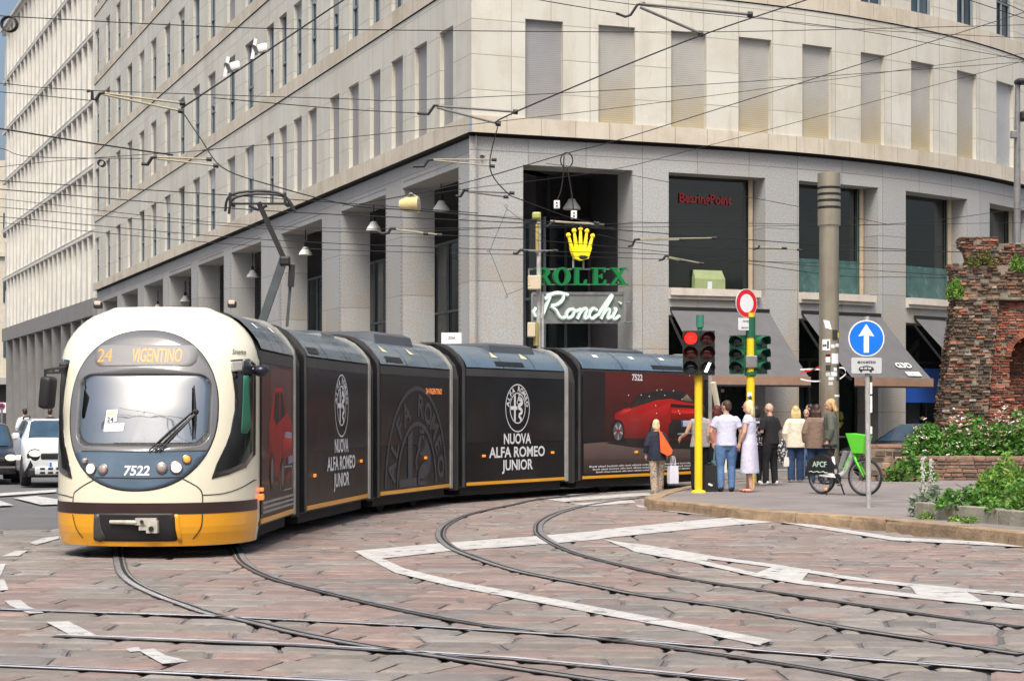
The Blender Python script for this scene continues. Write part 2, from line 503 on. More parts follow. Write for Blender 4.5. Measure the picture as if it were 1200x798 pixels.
MZ = [.0030]
def mark(polys, name='road_marking'):
    mb = MB(); MZ[0] += .0002; z = MZ[0]
    for k, poly in enumerate(polys):
        z += .00002
        mb.add([G(x, y) + Vector((0, 0, z)) for x, y in poly], [tuple(reversed(range(len(poly))))])
    return tag(mb.build(name, M['paint']), kind='structure')

def band(up, lo):
    """quads between two pixel rows of equal length"""
    return [(up[i], up[i + 1], lo[i + 1], lo[i]) for i in range(len(up) - 1)]
mark(band([(415, 645.5), (513, 636.7), (620, 628.7), (700, 622), (710, 620), (800, 611), (875, 604.5), (920, 608)],
          [(433, 656), (529, 645.2), (641, 637.2), (700, 632), (712, 630), (805, 620.5), (862, 615), (922, 610.5)]))
mark(band([(418, 646), (452, 656), (474, 666), (535, 681), (628, 698), (715, 714), (818, 733), (905, 750)],
          [(433, 655), (444, 661), (463, 671), (525, 686), (615, 703), (705, 720), (808, 739), (890, 756)]))
mark(band([(705, 631.5), (740, 637), (815, 649), (910, 661.5), (1000, 676), (1065, 683.5), (1200, 696)],
          [(714, 634.5), (738, 640), (813, 652.5), (908, 665), (998, 679.5), (1063, 687), (1200, 700)]) +
     band([(722, 636), (740, 642.5), (815, 655), (885, 671), (940, 680), (1080, 697), (1200, 709)],
          [(726, 638), (744, 646.5), (815, 659.5), (883, 675), (938, 684.5), (1080, 701.5), (1200, 714)]) +
     [((712, 633.5), (760, 639), (833, 651), (828, 657), (770, 648), (728, 640)), ((885, 672), (908, 663), (950, 667.5), (938, 682)), ((1065, 684.5), (1127, 690), (1157, 708), (1076, 699))])
mark(band([(745, 591.5), (800, 598), (870, 605), (920, 609.5), (1050, 629.5), (1200, 637)],
          [(748, 594), (800, 601), (868, 608), (918, 612.5), (1045, 633), (1200, 641)]))
mark([((640, 585), (760, 577), (765, 580), (660, 588)), ((655, 577.5), (760, 572.5), (763, 574.8), (668, 580.2)), ((690, 571.2), (762, 568.6), (764, 570.6), (705, 573.4)), ((668, 590), (740, 586), (745, 589), (690, 593))], 'crossing_marking')
mark([((35, 636), (50, 630.5), (69, 628), (69, 631), (42, 638.5)), ((2, 652), (18, 645.5), (33, 645), (22, 651.5)), ((0, 661), (7, 660.5), (0, 676)), ((0, 679), (5, 679), (10, 691), (0, 692)),
      ((5, 704), (24, 703), (34, 711), (52, 718), (34, 719), (12, 710)), ((54, 729), (80, 728), (112, 744), (84, 745)), ((148, 760), (162, 758), (166, 763), (152, 764)), ((162, 762), (180, 760), (194, 768), (223, 775), (190, 778))])
mark([((-40, 580.5), (66, 573.5), (66, 576.5), (-40, 584)), ((-40, 588), (0, 586.6), (16, 592), (-30, 594)), ((16, 583.5), (42, 581), (100, 590), (48, 591.5))], 'stop_line_marking')

# island: paving sheet, kerb stones
mb = MB()
mb.add(ISL, [tuple(range(len(ISL)))], 0, [[(p.x * .95 + p.y * .32, p.y * .95 - p.x * .32) for p in ISL]])
tag(mb.build('pavement', M['walk']), kind='structure')
mb = MB()
loop = spline(ISL_FRONT, 6) + [ISL_BACK[0]]
def kerbs(line, seed):
    rnd = random.Random(seed)
    acc = 0; cuts = [0.0]; d = [0.0]
    for a, b in zip(line, line[1:]): d.append(d[-1] + (b - a).length)
    def at(s):
        for i in range(len(d) - 1):
            if s <= d[i + 1]:
                t = (s - d[i]) / max(1e-6, d[i + 1] - d[i]); return line[i].lerp(line[i + 1], t)
        return line[-1]
    s = 0.0
    while s < d[-1] - .1:
        e = min(d[-1], s + rnd.uniform(1.3, 2.4)); K = max(1, int((e - s) / .45))
        k = rnd.uniform(.8, 1.15)
        sec = []
        for i in range(K + 1):
            q = s + .012 + (e - s - .024) * i / K
            p = at(q); t = (at(min(d[-1], q + .05)) - at(max(0, q - .05))); t.z = 0; t.normalize()
            nrm = Vector((t.y, -t.x, 0))
            dz = rnd.uniform(-.004, .004)
            prof = [(-.30, .15 + .012), (-.0, .15 + .014), (.02, .15 + .004), (.035, .10), (.045, -.04)]
            sec.append([Vector((p.x, p.y, 0)) + nrm * (a + rnd.uniform(-.006, .006)) + Vector((0, 0, z + dz)) for a, z in prof])
        n = 5
        mb.add([v for c in sec for v in c], [(i * n + j, i * n + j + 1, (i + 1) * n + j + 1, (i + 1) * n + j) for i in range(K) for j in range(n - 1)] + [tuple(range(n)), tuple(reversed(range(K * n, K * n + n)))], 0)
        s = e
kerbs(loop, 5)
kerbs(list(reversed(spline(list(reversed(ISL_BACK[2:] + [ISL_FRONT[0]])), 4))), 6)
tag(mb.build('kerb', M['kerb'], recalc=True), kind='structure')

# ================================================================ THE CORNER OFFICE BUILDING
M['granite'] = stone('granite_cladding', (.345, .35, .345), 1.7, 1.75, joint=.012, jcol=(.2, .19, .18), var=.09, speck=.42, stain=1.0, stcol=(.37, .285, .165), zstain=(3.2, 7.6, .18))
M['cream'] = stone('limestone_cladding', (.56, .547, .485), 1.15, .94, joint=.011, jcol=(.30, .27, .20), var=.06, speck=.06, stain=.62, stcol=(.40, .355, .275), rough=.65)
M['sill'] = stone('sill_stone', (.55, .50, .41), 1.0, 5.0, joint=.012, jcol=(.35, .29, .2), var=.06, speck=.08, stain=.62, stcol=(.30, .23, .14))
M['gap'] = pm('joint_shadow', (.02, .018, .016), .9)  # near black for joints, with shade painted into slots and recesses
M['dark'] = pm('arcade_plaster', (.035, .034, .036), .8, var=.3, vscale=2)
M['steel_blue'] = pm('window_frame', (.20, .23, .25), .4, metal=.4)
M['pane'] = pm('window_glass', (.045, .068, .085), .07, var=.5, vscale=.5, spec=.35)
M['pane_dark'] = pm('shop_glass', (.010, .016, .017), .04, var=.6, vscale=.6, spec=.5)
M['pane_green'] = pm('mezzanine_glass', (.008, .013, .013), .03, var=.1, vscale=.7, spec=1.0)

def slat_mat(name, col, stain, scol=(.42, .33, .16)):
    m = pm(name, col, .6, var=.08, vscale=1.5)
    nt = m.node_tree; L = nt.links; b = nt.nodes['Principled BSDF']
    uv = _n(nt, 'ShaderNodeUVMap', uv_map='UVMap'); sx = _n(nt, 'ShaderNodeSeparateXYZ'); L.new(uv.outputs[0], sx.inputs[0])
    ml = _n(nt, 'ShaderNodeMath', operation='MULTIPLY'); ml.inputs[1].default_value = 17.0; L.new(sx.outputs[1], ml.inputs[0])
    fr = _n(nt, 'ShaderNodeMath', operation='FRACT'); L.new(ml.outputs[0], fr.inputs[0])
    bp = _n(nt, 'ShaderNodeBump'); bp.inputs['Strength'].default_value = .3; bp.inputs['Distance'].default_value = .02
    L.new(fr.outputs[0], bp.inputs['Height']); L.new(bp.outputs[0], b.inputs['Normal'])
    gt = _n(nt, 'ShaderNodeMath', operation='LESS_THAN'); gt.inputs[1].default_value = .16; L.new(fr.outputs[0], gt.inputs[0])
    src = b.inputs['Base Color'].links[0].from_socket
    # rust and dust that has run down to the foot of the curtain
    nz = _n(nt, 'ShaderNodeTexNoise'); nz.inputs['Scale'].default_value = 1.3; nz.inputs['Detail'].default_value = 5
    L.new(uv.outputs[0], nz.inputs['Vector'])
    mr = _n(nt, 'ShaderNodeMapRange'); mr.inputs['From Min'].default_value = 1.6; mr.inputs['From Max'].default_value = -.5; mr.inputs['To Max'].default_value = stain
    ad = _n(nt, 'ShaderNodeMath', operation='ADD'); L.new(sx.outputs[1], ad.inputs[0])
    m2 = _n(nt, 'ShaderNodeMath', operation='MULTIPLY_ADD'); m2.inputs[1].default_value = 2.2; m2.inputs[2].default_value = -1.1
    L.new(nz.outputs['Fac'], m2.inputs[0]); L.new(m2.outputs[0], ad.inputs[1]); L.new(ad.outputs[0], mr.inputs['Value'])
    mx = _n(nt, 'ShaderNodeMix', data_type='RGBA'); L.new(mr.outputs[0], mx.inputs[0]); L.new(src, mx.inputs[6]); mx.inputs[7].default_value = (*scol, 1)
    mx2 = _n(nt, 'ShaderNodeMix', data_type='RGBA', blend_type='MULTIPLY'); L.new(gt.outputs[0], mx2.inputs[0]); L.new(mx.outputs[2], mx2.inputs[6]); mx2.inputs[7].default_value = (.68, .68, .68, 1)
    L.new(mx2.outputs[2], b.inputs['Base Color'])
    return m
M['shut_grey'] = slat_mat('grey_shutter', (.30, .30, .305), .15)
M['shut_tan'] = slat_mat('stained_shutter', (.41, .40, .37), .9, (.42, .33, .16))
M['shut_pale'] = slat_mat('pale_shutter', (.44, .45, .46), .1)

CX, CY = -1.09, 50.0
DL = Vector((-.355, .935)).normalized()
NL = Vector((DL.y, -DL.x))                 # inward normal of the left front
def pathL(s):
    return Vector((CX, CY)) + DL * s, NL
_R = []
_x, _y = CX, CY
for i in range(601):
    t = i * .05
    th = math.radians(21.0 + max(0, min(t - 6, 15)) * 2.1)
    _R.append((_x, _y, th)); _x += math.cos(th) * .05; _y += math.sin(th) * .05
def pathR(t):
    k = max(0, min(len(_R) - 1, t / .05)); i = min(int(k), len(_R) - 2); f = k - i
    x = _R[i][0] * (1 - f) + _R[i + 1][0] * f; y = _R[i][1] * (1 - f) + _R[i + 1][1] * f
    if t < 0: x, y = CX + math.cos(_R[0][2]) * t, CY + math.sin(_R[0][2]) * t
    th = _R[i][2]
    return Vector((x, y)), Vector((-math.sin(th), math.cos(th)))
def pt(path, t, z, d=0.0):
    p, n = path(t); q = p + n * d
    return Vector((q.x, q.y, z))
def tR(px):
    best = min(range(len(_R)), key=lambda i: abs(600 + F * _R[i][0] / _R[i][1] - px)); return best * .05
def sL(px):
    u = (px - 600) / F
    return -(1.09 + 50 * u) / (.355 + .935 * u)

bld = thing('office_building', 'pale stone corner office block with grey granite arcade and rows of narrow windows', 'building', (CX, CY, 0))

def skin(mb, path, t0, t1, z0, z1, ops, m, d=0.0, flip=False, step=1.0, rev=.3, mrev=None):
    """wall skin between t0..t1 and z0..z1 with openings ops = [(ta, tb, za, zb, depth)]; reveals included"""
    mrev = m if mrev is None else mrev
    def q(a, b, c, e, dd=d):
        n = max(1, int(math.ceil((b - a) / step)))
        for i in range(n):
            u, v = a + (b - a) * i / n, a + (b - a) * (i + 1) / n
            P4 = [pt(path, u, c, dd), pt(path, v, c, dd), pt(path, v, e, dd), pt(path, u, e, dd)]
            U4 = [(u, c), (v, c), (v, e), (u, e)]
            if flip: P4.reverse(); U4.reverse()
            mb.quad(*P4, m, U4)
    cur = t0
    for ta, tb, za, zb, dep in sorted(ops):
        if ta > cur: q(cur, ta, z0, z1)
        if za > z0: q(ta, tb, z0, za)
        if zb < z1: q(ta, tb, zb, z1)
        for tt in (ta, tb):
            mb.quad(pt(path, tt, za, d), pt(path, tt, za, d + dep), pt(path, tt, zb, d + dep), pt(path, tt, zb, d), mrev, [(0, za), (dep, za), (dep, zb), (0, zb)])
        for zz in (za, zb):
            mb.quad(pt(path, ta, zz, d), pt(path, tb, zz, d), pt(path, tb, zz, d + dep), pt(path, ta, zz, d + dep), mrev, [(ta, 0), (tb, 0), (tb, dep), (ta, dep)])
        cur = tb
    if cur < t1: q(cur, t1, z0, z1)

ZB, FL = 9.15, 4.15
NF = 6
ends = [2.64, 4.94, 7.22, 9.52, 11.92, 14.24, 17.13, 19.2, 21.4, 23.4, 27.1, 30.5, 34.4, 37.8, 41.3, 44.9, 48.7, 52.2, 56.0, 59.9, 63.7, 67.9]
LW = [(e - (1.17 if e < 24 else 1.55), e) for e in ends]
LEND = 68.2
RW1 = [(tR(a), tR(b)) for a, b in ((615, 659), (702, 745), (786, 828), (866, 904), (941, 974), (1008, 1037), (1068, 1094), (1121, 1144), (1168, 1188))]
_w = RW1[-1][1]
RW1 += [(_w + 1.0 + 2.0 * i, _w + 2.0 + 2.0 * i) for i in range(3)]
REND = 27.0
BAYL = [(1.47, 6.56), (8.3, 13.4), (15.85, 21.7), (25, 30.4), (31.9, 37.4), (39, 44.6), (46.2, 51.7), (53.6, 59), (60.5, 66)]
BAYR = [(tR(615), tR(744)), (tR(787), tR(901)), (tR(940), tR(1034)), (tR(1066), tR(1139)), (tR(1165), tR(1165) + 3.0)]
wall = MB()
mats = [M['granite'], M['cream'], M['sill'], M['gap'], M['dark']]
# granite arcade
skin(wall, pathL, 0, LEND, 0, ZB, [(a, b, .16, 8.45, 1.0) for a, b in BAYL], 0, .16, True)
ro = [(BAYR[0][0], BAYR[0][1], .16, 8.45, 1.0)]
SPL = BAYR[0][1] + .35
skin(wall, pathR, 0, SPL, 0, ZB, [(BAYR[0][0], BAYR[0][1], .16, 8.42, 1.0)], 0, .16)
skin(wall, pathR, SPL, REND, 0, 4.66, [(a, b, .16, 4.45, .9) for a, b in BAYR[1:]], 0, .16)
skin(wall, pathR, SPL, REND, 4.66, ZB, [(a, b, 5.02, 8.42, .75) for a, b in BAYR[1:]], 0, .16)
# cream floors
for path, t1, fl in ((pathL, LEND, True), (pathR, REND, False)):
    for k in range(NF):
        za = ZB + FL * k; zt = za + .5
        ops = [(a, b, zt, zt + 2.68, .26) for a, b in (LW if fl else RW1)]
        # sill course, slightly proud, slot below painted near black as its shadow
        zg = .03 if k else .045; pr = -.035 if k else -.06; gd = .05 if k else .161
        skin(wall, path, 0, t1, za + zg, zt, [], 2, pr, fl)
        n = int(t1 / 1.0)
        for i in range(n):
            u, v = t1 * i / n, t1 * (i + 1) / n
            wall.quad(pt(path, u, zt, pr), pt(path, v, zt, pr), pt(path, v, zt, .01), pt(path, u, zt, .01), 2, [(u, 0), (v, 0), (v, .07), (u, .07)])
            wall.quad(pt(path, u, za + zg, pr), pt(path, v, za + zg, pr), pt(path, v, za + zg, .16), pt(path, u, za + zg, .16), 3)
            e0 = .035 * (k == 0)
            wall.quad(pt(path, u, za - e0, gd - .01 * (k == 0)), pt(path, v, za - e0, gd - .01 * (k == 0)), pt(path, v, za + zg + .002, gd), pt(path, u, za + zg + .002, gd), 3)
            if k: wall.quad(pt(path, u, za, .0), pt(path, v, za, .0), pt(path, v, za, .1), pt(path, u, za, .1), 1)
        skin(wall, path, 0, t1, zt, za + FL, ops, 1, 0, fl)
wall.build('facade', mats, bld)
# arcade room: back walls, ceiling
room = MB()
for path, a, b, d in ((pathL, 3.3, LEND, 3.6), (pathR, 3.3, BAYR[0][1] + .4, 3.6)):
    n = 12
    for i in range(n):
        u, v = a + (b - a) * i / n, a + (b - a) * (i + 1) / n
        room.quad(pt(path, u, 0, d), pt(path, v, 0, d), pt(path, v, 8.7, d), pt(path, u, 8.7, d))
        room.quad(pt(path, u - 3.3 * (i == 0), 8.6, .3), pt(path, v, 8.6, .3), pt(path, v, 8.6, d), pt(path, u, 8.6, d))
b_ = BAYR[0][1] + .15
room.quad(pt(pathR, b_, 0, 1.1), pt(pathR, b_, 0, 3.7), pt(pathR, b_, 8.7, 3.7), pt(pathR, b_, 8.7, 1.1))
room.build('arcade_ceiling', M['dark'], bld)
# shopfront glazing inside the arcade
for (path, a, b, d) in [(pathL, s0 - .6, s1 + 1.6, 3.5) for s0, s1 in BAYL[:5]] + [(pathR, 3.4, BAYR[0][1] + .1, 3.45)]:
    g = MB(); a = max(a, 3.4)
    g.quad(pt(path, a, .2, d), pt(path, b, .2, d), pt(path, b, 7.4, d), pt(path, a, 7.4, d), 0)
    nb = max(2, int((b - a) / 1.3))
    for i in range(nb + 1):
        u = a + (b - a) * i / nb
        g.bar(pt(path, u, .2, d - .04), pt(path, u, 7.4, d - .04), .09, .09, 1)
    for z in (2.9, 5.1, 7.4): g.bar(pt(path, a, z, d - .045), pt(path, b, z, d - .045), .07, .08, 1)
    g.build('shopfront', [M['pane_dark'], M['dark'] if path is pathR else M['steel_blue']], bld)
# windows and roller shutters of the upper floors
M['painted_reflection'] = pm('reflection_white', (.74, .75, .76), .5, var=.05, coat=.3)  # white for half panes: bright glass reflections painted as flat colour
WM = [M['pane'], M['steel_blue'], M['shut_grey'], M['shut_tan'], M['shut_pale'], M['gap'], M['painted_reflection']]
far_win = MB()
def window(path, a, b, z0, z1, shut, mb=None, mk=2, transom=.35, fl=False, painted_reflection=False):
    g = mb or MB(); d = .2
    def quad(u0, u1, c, e, dd, m):
        q = [pt(path, u0, c, dd), pt(path, u1, c, dd), pt(path, u1, e, dd), pt(path, u0, e, dd)]
        uv = [(u0, c - z0), (u1, c - z0), (u1, e - z0), (u0, e - z0)]
        if fl: q.reverse(); uv.reverse()
        g.quad(*q, m, uv)
    zs = z1 - (z1 - z0) * shut
    if shut > 0: quad(a - .01, b + .01, zs, z1, d - .06, mk)
    if shut < .98:
        quad(a, b, z0, zs if shut else z1, d, 0)
        dd = d - .035
        for u in (a + .04, b - .04): g.bar(pt(path, u, z0, dd), pt(path, u, z1, dd), .08, .06, 1)
        if painted_reflection: quad(a, (a + b) / 2, z0, zs if shut else z1, d - .004, 6)  # reflection painted over one half of the glass
        if b - a > .9: g.bar(pt(path, (a + b) / 2, z0, dd), pt(path, (a + b) / 2, z1, dd), .06, .06, 1)
        for z in (z0 + .035, z0 + (z1 - z0) * transom): g.bar(pt(path, a, z, dd - .003), pt(path, b, z, dd - .003), .055, .07, 1)
    return g
rnd = random.Random(11)
nwin = 0
for k in range(NF):
    z0 = ZB + .5 + FL * k; z1 = z0 + 2.68
    for i, (a, b) in enumerate(LW):
        m = pt(pathL, b, z0); py = HOR - (z0 - CAMH) * F / m.y
        if k == 0: sh = 1.0 if i < 10 and i != 9 else rnd.choice((0, 0, .25, .3, 1.0, 0, .45))
        else: sh = rnd.choice((0, 0, 0, .15, .2, .3, .5, .95))
        if i >= 15 and rnd.random() < .3: sh = 1.0
        if py > 4 and nwin < 98:
            if sh == 1.0: window(pathL, a, b, z0, z1, 1.0, None, 2, fl=True).build('roller_shutter', WM, bld)
            else:
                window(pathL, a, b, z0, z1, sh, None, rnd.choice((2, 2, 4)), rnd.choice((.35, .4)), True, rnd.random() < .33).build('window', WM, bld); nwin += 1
        else: window(pathL, a, b, z0, z1, sh, far_win, 2, fl=True)
    for i, (a, b) in enumerate(RW1):
        m = pt(pathR, a, z0); py = HOR - (z0 - CAMH) * F / m.y
        if k == 0:
            mk = (2, 3, 3, 3, 3, 3, 3, 3, 4, 4, 4, 4)[i]
            g = window(pathR, a, b, z0, z1, 1.0, None, mk)
            g.build('roller_shutter', WM, bld)
        elif k == 1 and py > 0 and i < 10:
            window(pathR, a, b, z0, z1, 0, None, 2, .42).build('window', WM, bld)
        else: window(pathR, a, b, z0, z1, rnd.choice((0, 0, .2)), far_win, 2)
tag(far_win.build('window_rows', WM, bld), kind='stuff')
# mezzanine windows, sills and shops on the curved front
M['sill_white'] = pm('sill_block', (.55, .50, .43), .7, var=.12, grime=.4)
M['frame_tan'] = pm('anodised_frame', (.46, .36, .24), .4, metal=.3)
M['teal_glass'] = pm('frosted_glass', (.06, .12, .115), .25, var=.3, spec=.5)
M['black'] = pm('black_metal', (.015, .015, .016), .45, var=.2)
M['shop_in'] = pm('shop_interior', (.03, .026, .024), .7, var=.4)
M['shop_low'] = pm('stall_riser', (.42, .40, .33), .6, var=.15, grime=.3)
for i, (a, b) in enumerate(BAYR[1:]):
    g = MB(); d = .78
    e = b - .12
    g.quad(pt(pathR, a, 5.2, d), pt(pathR, e, 5.2, d), pt(pathR, e, 8.45, d), pt(pathR, a, 8.45, d), 0)
    g.bar(pt(pathR, e, 5.2, d - .05), pt(pathR, e, 8.45, d - .05), .12, .1, 1)
    g.bar(pt(pathR, a, 5.22, d - .05), pt(pathR, e, 5.22, d - .05), .06, .08, 1)
    g.bar(pt(pathR, a + .04, 5.2, d - .05), pt(pathR, a + .04, 8.45, d - .05), .06, .08, 3)
    if i: g.quad(pt(pathR, a + .05, 5.2, d - .02), pt(pathR, e - .06, 5.2, d - .02), pt(pathR, e - .06, 6.25, d - .02), pt(pathR, a + .05, 6.25, d - .02), 2)
    if i: g.bar(pt(pathR, e - .16, 5.2, d - .06), pt(pathR, e - .16, 8.45, d - .06), .03, .04, 2)
    g.build('window', [M['pane_green'], M['frame_tan'], M['teal_glass'], M['black']], bld)
    g = MB()
    n = 4
    for j in range(n):
        u, v = a + (b - a - .25) * j / n, a + (b - a - .25) * (j + 1) / n
        for dd0, dd1, z0, z1 in ((-.02, .8, 5.0, 5.2), (.06, .8, 4.9, 5.0)):
            vs = [pt(pathR, p, z, dd) for z in (z0, z1) for dd in (dd0, dd1) for p in (u, v)]
            g.add(vs, [(0, 1, 3, 2), (4, 6, 7, 5), (0, 4, 5, 1), (1, 5, 7, 3), (3, 7, 6, 2), (2, 6, 4, 0)])
    g.build('window_sill', M['sill_white'], bld)
    # shop below
    g = MB(); d = 1.06
    g.quad(pt(pathR, a, .16, d), pt(pathR, b, .16, d), pt(pathR, b, 4.5, d), pt(pathR, a, 4.5, d), 0)
    for u in (a + .06, a + (b - a) * .36, a + (b - a) * .68, b - .06): g.bar(pt(pathR, u, .16, d - .05), pt(pathR, u, 3.3, d - .05), .07, .08, 1)
    for z in (1.0, 3.3): g.bar(pt(pathR, a, z, d - .055), pt(pathR, b, z, d - .055), .07, .07, 1)
    g.quad(pt(pathR, a + .1, .16, d - .03), pt(pathR, a + (b - a) * .66, .16, d - .03), pt(pathR, a + (b - a) * .66, .98, d - .03), pt(pathR, a + .1, .98, d - .03), 2)
    g.build('shopfront', [M['pane_dark'], M['black'], M['shop_low'] if i == 1 else M['shop_in']], bld)
# awnings
M['awning'] = pm('awning_canvas', (.11, .11, .114), .85, var=.12, vscale=2.5, bump=.15, bscale=14, grime=.25, gscale=(2, 2, .5))
M['valance'] = pm('awning_valance', (.30, .185, .125), .8, var=.15)
M['white_paint'] = pm('white_paint', (.72, .72, .70), .55, var=.06)
AW = []
for i, (ta, tb) in enumerate(((tR(789), tR(904)), (tR(944), tR(1035)), (tR(1076), tR(1150)), (tR(1172), tR(1172) + 3.2))):
    g = MB()
    pA, nA = pathR(ta); pB, nB = pathR(tb)
    nn = (nA + nB).normalized(); out = Vector((-nn.x, -nn.y, 0))
    A = Vector((pA.x, pA.y, 4.62)) + out * -.13; B = Vector((pB.x, pB.y, 4.62)) + out * -.13
    A += Vector((0, 0, 0)); dz = Vector((0, 0, 2.72 - 4.62)); pr = out * 2.05
    nseg = 12; grid = []
    for r_ in range(5):
        f = r_ / 4; sag = -.05 * math.sin(math.pi * f)
        grid.append([A.lerp(B, c / nseg) + pr * f + dz * f + Vector((0, 0, sag + .012 * math.sin(c * 1.9) * math.sin(math.pi * f))) for c in range(nseg + 1)])
    for r_ in range(4):
        for c in range(nseg): g.quad(grid[r_][c], grid[r_ + 1][c], grid[r_ + 1][c + 1], grid[r_][c + 1], 0)
    A2, B2 = A + pr + dz, B + pr + dz
    vz = Vector((0, 0, -.26))
    pl = out * .10
    for c in range(nseg):
        u, v = A2.lerp(B2, c / nseg), A2.lerp(B2, (c + 1) / nseg)
        g.quad(u + pl + Vector((0, 0, .0)), u + pl + vz, v + pl + vz, v + pl, 1)
        g.quad(u, u + pl, v + pl, v, 0)
    g.bar(A2 + pl + vz, B2 + pl + vz, .05, .05, 2); g.bar(A, B, .10, .12, 2)
    for E0, E1 in ((A, A2), (B, B2)):
        mid = E0.lerp(E1, .55) + Vector((0, 0, -.45))
        g.bar(E0 + Vector((0, 0, -.25)), mid, .05, .05, 2); g.bar(mid, E1 + vz * .3, .05, .05, 2)
    o = g.build('awning', [M['awning'], M['valance'], M['black']], bld)
    AW.append((A, B, A2, B2, o))
A, B, A2, B2, o = AW[1]
fx = (B - A).normalized(); up = (A - A2).normalized(); nz = fx.cross(up)
if nz.z < 0: nz = -nz
def awf(x, y, d=0): return A2.lerp(B2, .60) + fx * x + up * y + nz * (.035 + d)
g = MB()
g.text('G3D', lambda x, y, d: awf(x + .50, y + .42, d), .20, 0, 'C', .03, width=.62)
g.prism([(0.45, .06), (1.0, .06), (1.0, .24), (0.45, .24)], lambda x, y, d: awf(x - .1, y, d), 0, .004)
g.build('lettering', M['white_paint'], o)
g = MB()
g.text('CAFT', lambda x, y, d: awf(x + .62, y + .10, .01), .09, 0, 'C', .01, width=.4)
g.build('lettering', pm('tan_letters', (.42, .34, .24), .7), o)

# the reading room windows: crate on the sill, red lettering at the pane
M['olive'] = pm('olive_card', (.23, .28, .13), .7, var=.12)
crate = thing('cardboard_box', 'olive green box with gabled lid standing inside the first mezzanine window', 'box', pt(pathR, tR(845), 5.22, .58))
g = MB()
d0, d1 = .56, .76
t0_, t1_ = tR(826), tR(862)
def cr(t, z, d): return pt(pathR, t, z, d)
vs = [cr(t0_, 5.2, d0), cr(t1_, 5.2, d0), cr(t1_, 5.52, d0), cr(t0_, 5.52, d0), cr(t0_, 5.2, d1), cr(t1_, 5.2, d1), cr(t1_, 5.52, d1), cr(t0_, 5.52, d1), cr(t0_ + .02, 5.78, d0 + .16), cr(t1_ - .02, 5.78, d0 + .16)]
g.add(vs, [(0, 1, 2, 3), (5, 4, 7, 6), (0, 3, 7, 4), (1, 5, 6, 2), (3, 2, 9, 8), (6, 7, 8, 9), (3, 8, 7), (2, 6, 9)])
g.build('carton', M['olive'], crate)
g = MB(); g.quad(cr(tR(841), 5.22, d0 - .012), cr(tR(845.5), 5.22, d0 - .012), cr(tR(845.5), 5.45, d0 - .012), cr(tR(841), 5.45, d0 - .012)); g.build('paper_label', pm('paper_blue', (.45, .55, .6), .6), crate)
g = MB()
t0_, t1_ = tR(812), tR(874)
pa, pb = pt(pathR, t0_, 7.68, .772), pt(pathR, t1_, 7.68, .772)
fnx = frame(pa.lerp(pb, .5), pb - pa)
g.text('BearingPoint', lambda x, y, d: fnx(x, y, .015), .26, 0, 'C', .02, width=(pb - pa).length)
tag(g.build('window_lettering', pm('red_lettering', (.22, .012, .012), .5, emit=(.75, .04, .04), estr=.06)), 'dim red lettering at the dark mezzanine window', 'sign')  # dim red letters set just in front of the pane
# goods shown in the shop windows
rnd = random.Random(5)
for (pxa, pxb, z0, z1, cols, lab) in ((853, 868, 2.35, 2.95, [(.5, .05, .05), (.05, .12, .5), (.5, .4, .35)], 'small red and blue toys hung in the shop window under the first awning'),
                                      (988, 1012, 1.02, 1.75, [(.6, .08, .05), (.6, .35, .05), (.25, .3, .05), (.7, .5, .1)], 'bright red and yellow goods piled on the shop window shelf')):
    g = MB()
    for j in range(26):
        p = pt(pathR, tR(rnd.uniform(pxa, pxb)), rnd.uniform(z0, z1), rnd.uniform(.86, .98)); r_ = rnd.uniform(.04, .09)
        g.ball(p, (r_, r_ * .7, r_ * rnd.uniform(.8, 1.6)), 8, rnd.randrange(len(cols)))
    tag(g.build('window_display', [pm('goods', c, .5) for c in cols]), lab, 'window display')
# blue hoarding beyond the second awning, the far pavement
g = MB()
pa, pb = pt(pathR, tR(1067), 0, .5), pt(pathR, tR(1100) + .6, 0, .5)
fb = frame(pa, pb - pa)
g.prism([(0, 2.05), ((pb - pa).length, 2.05), ((pb - pa).length, 3.1), (0, 3.1)], fb, 0, .12)
g.build('fascia_panel', pm('blue_fascia', (.01, .07, .36), .5), bld)
g = MB()
lp = [pt(pathL, LEND + 60, .16, -3.2), pt(pathL, 2, .16, -3.0), pt(pathR, -1, .16, -2.6)] + [pt(pathR, t, .16, -2.2) for t in (2, 6, 9, 12, 15, 18, 22, 27)] + [pt(pathR, 27, .16, 6), Vector((4, 64, .16)), pt(pathL, 8, .16, 8), pt(pathL, LEND + 60, .16, 6)]
g.add(lp, [tuple(range(len(lp)))], 0, [[(p.x, p.y) for p in lp]])
for a, b in zip(lp[:11], lp[1:11]): g.quad(a, b, Vector((b.x, b.y, -.05)), Vector((a.x, a.y, -.05)), 0, [(0, 0), (1, 0), (1, .2), (0, .2)])
tag(g.build('far_pavement', M['far_walk']), kind='structure')
# riveted steel strips on the arcade pillars (dots)
g = MB()
for a, b in BAYL[:6]:
    for s in (a - .12, b + .12):
        for j in range(58):
            p = pt(pathL, s, 1.0 + j * .125, .158); g.ball(p, .022, 6)
    for j in range(int((b - a) / .12)): g.ball(pt(pathL, a + j * .12, 8.62, .158), .02, 6)
g.build('pillar_studs', pm('stud_metal', (.12, .12, .12), .5), bld)

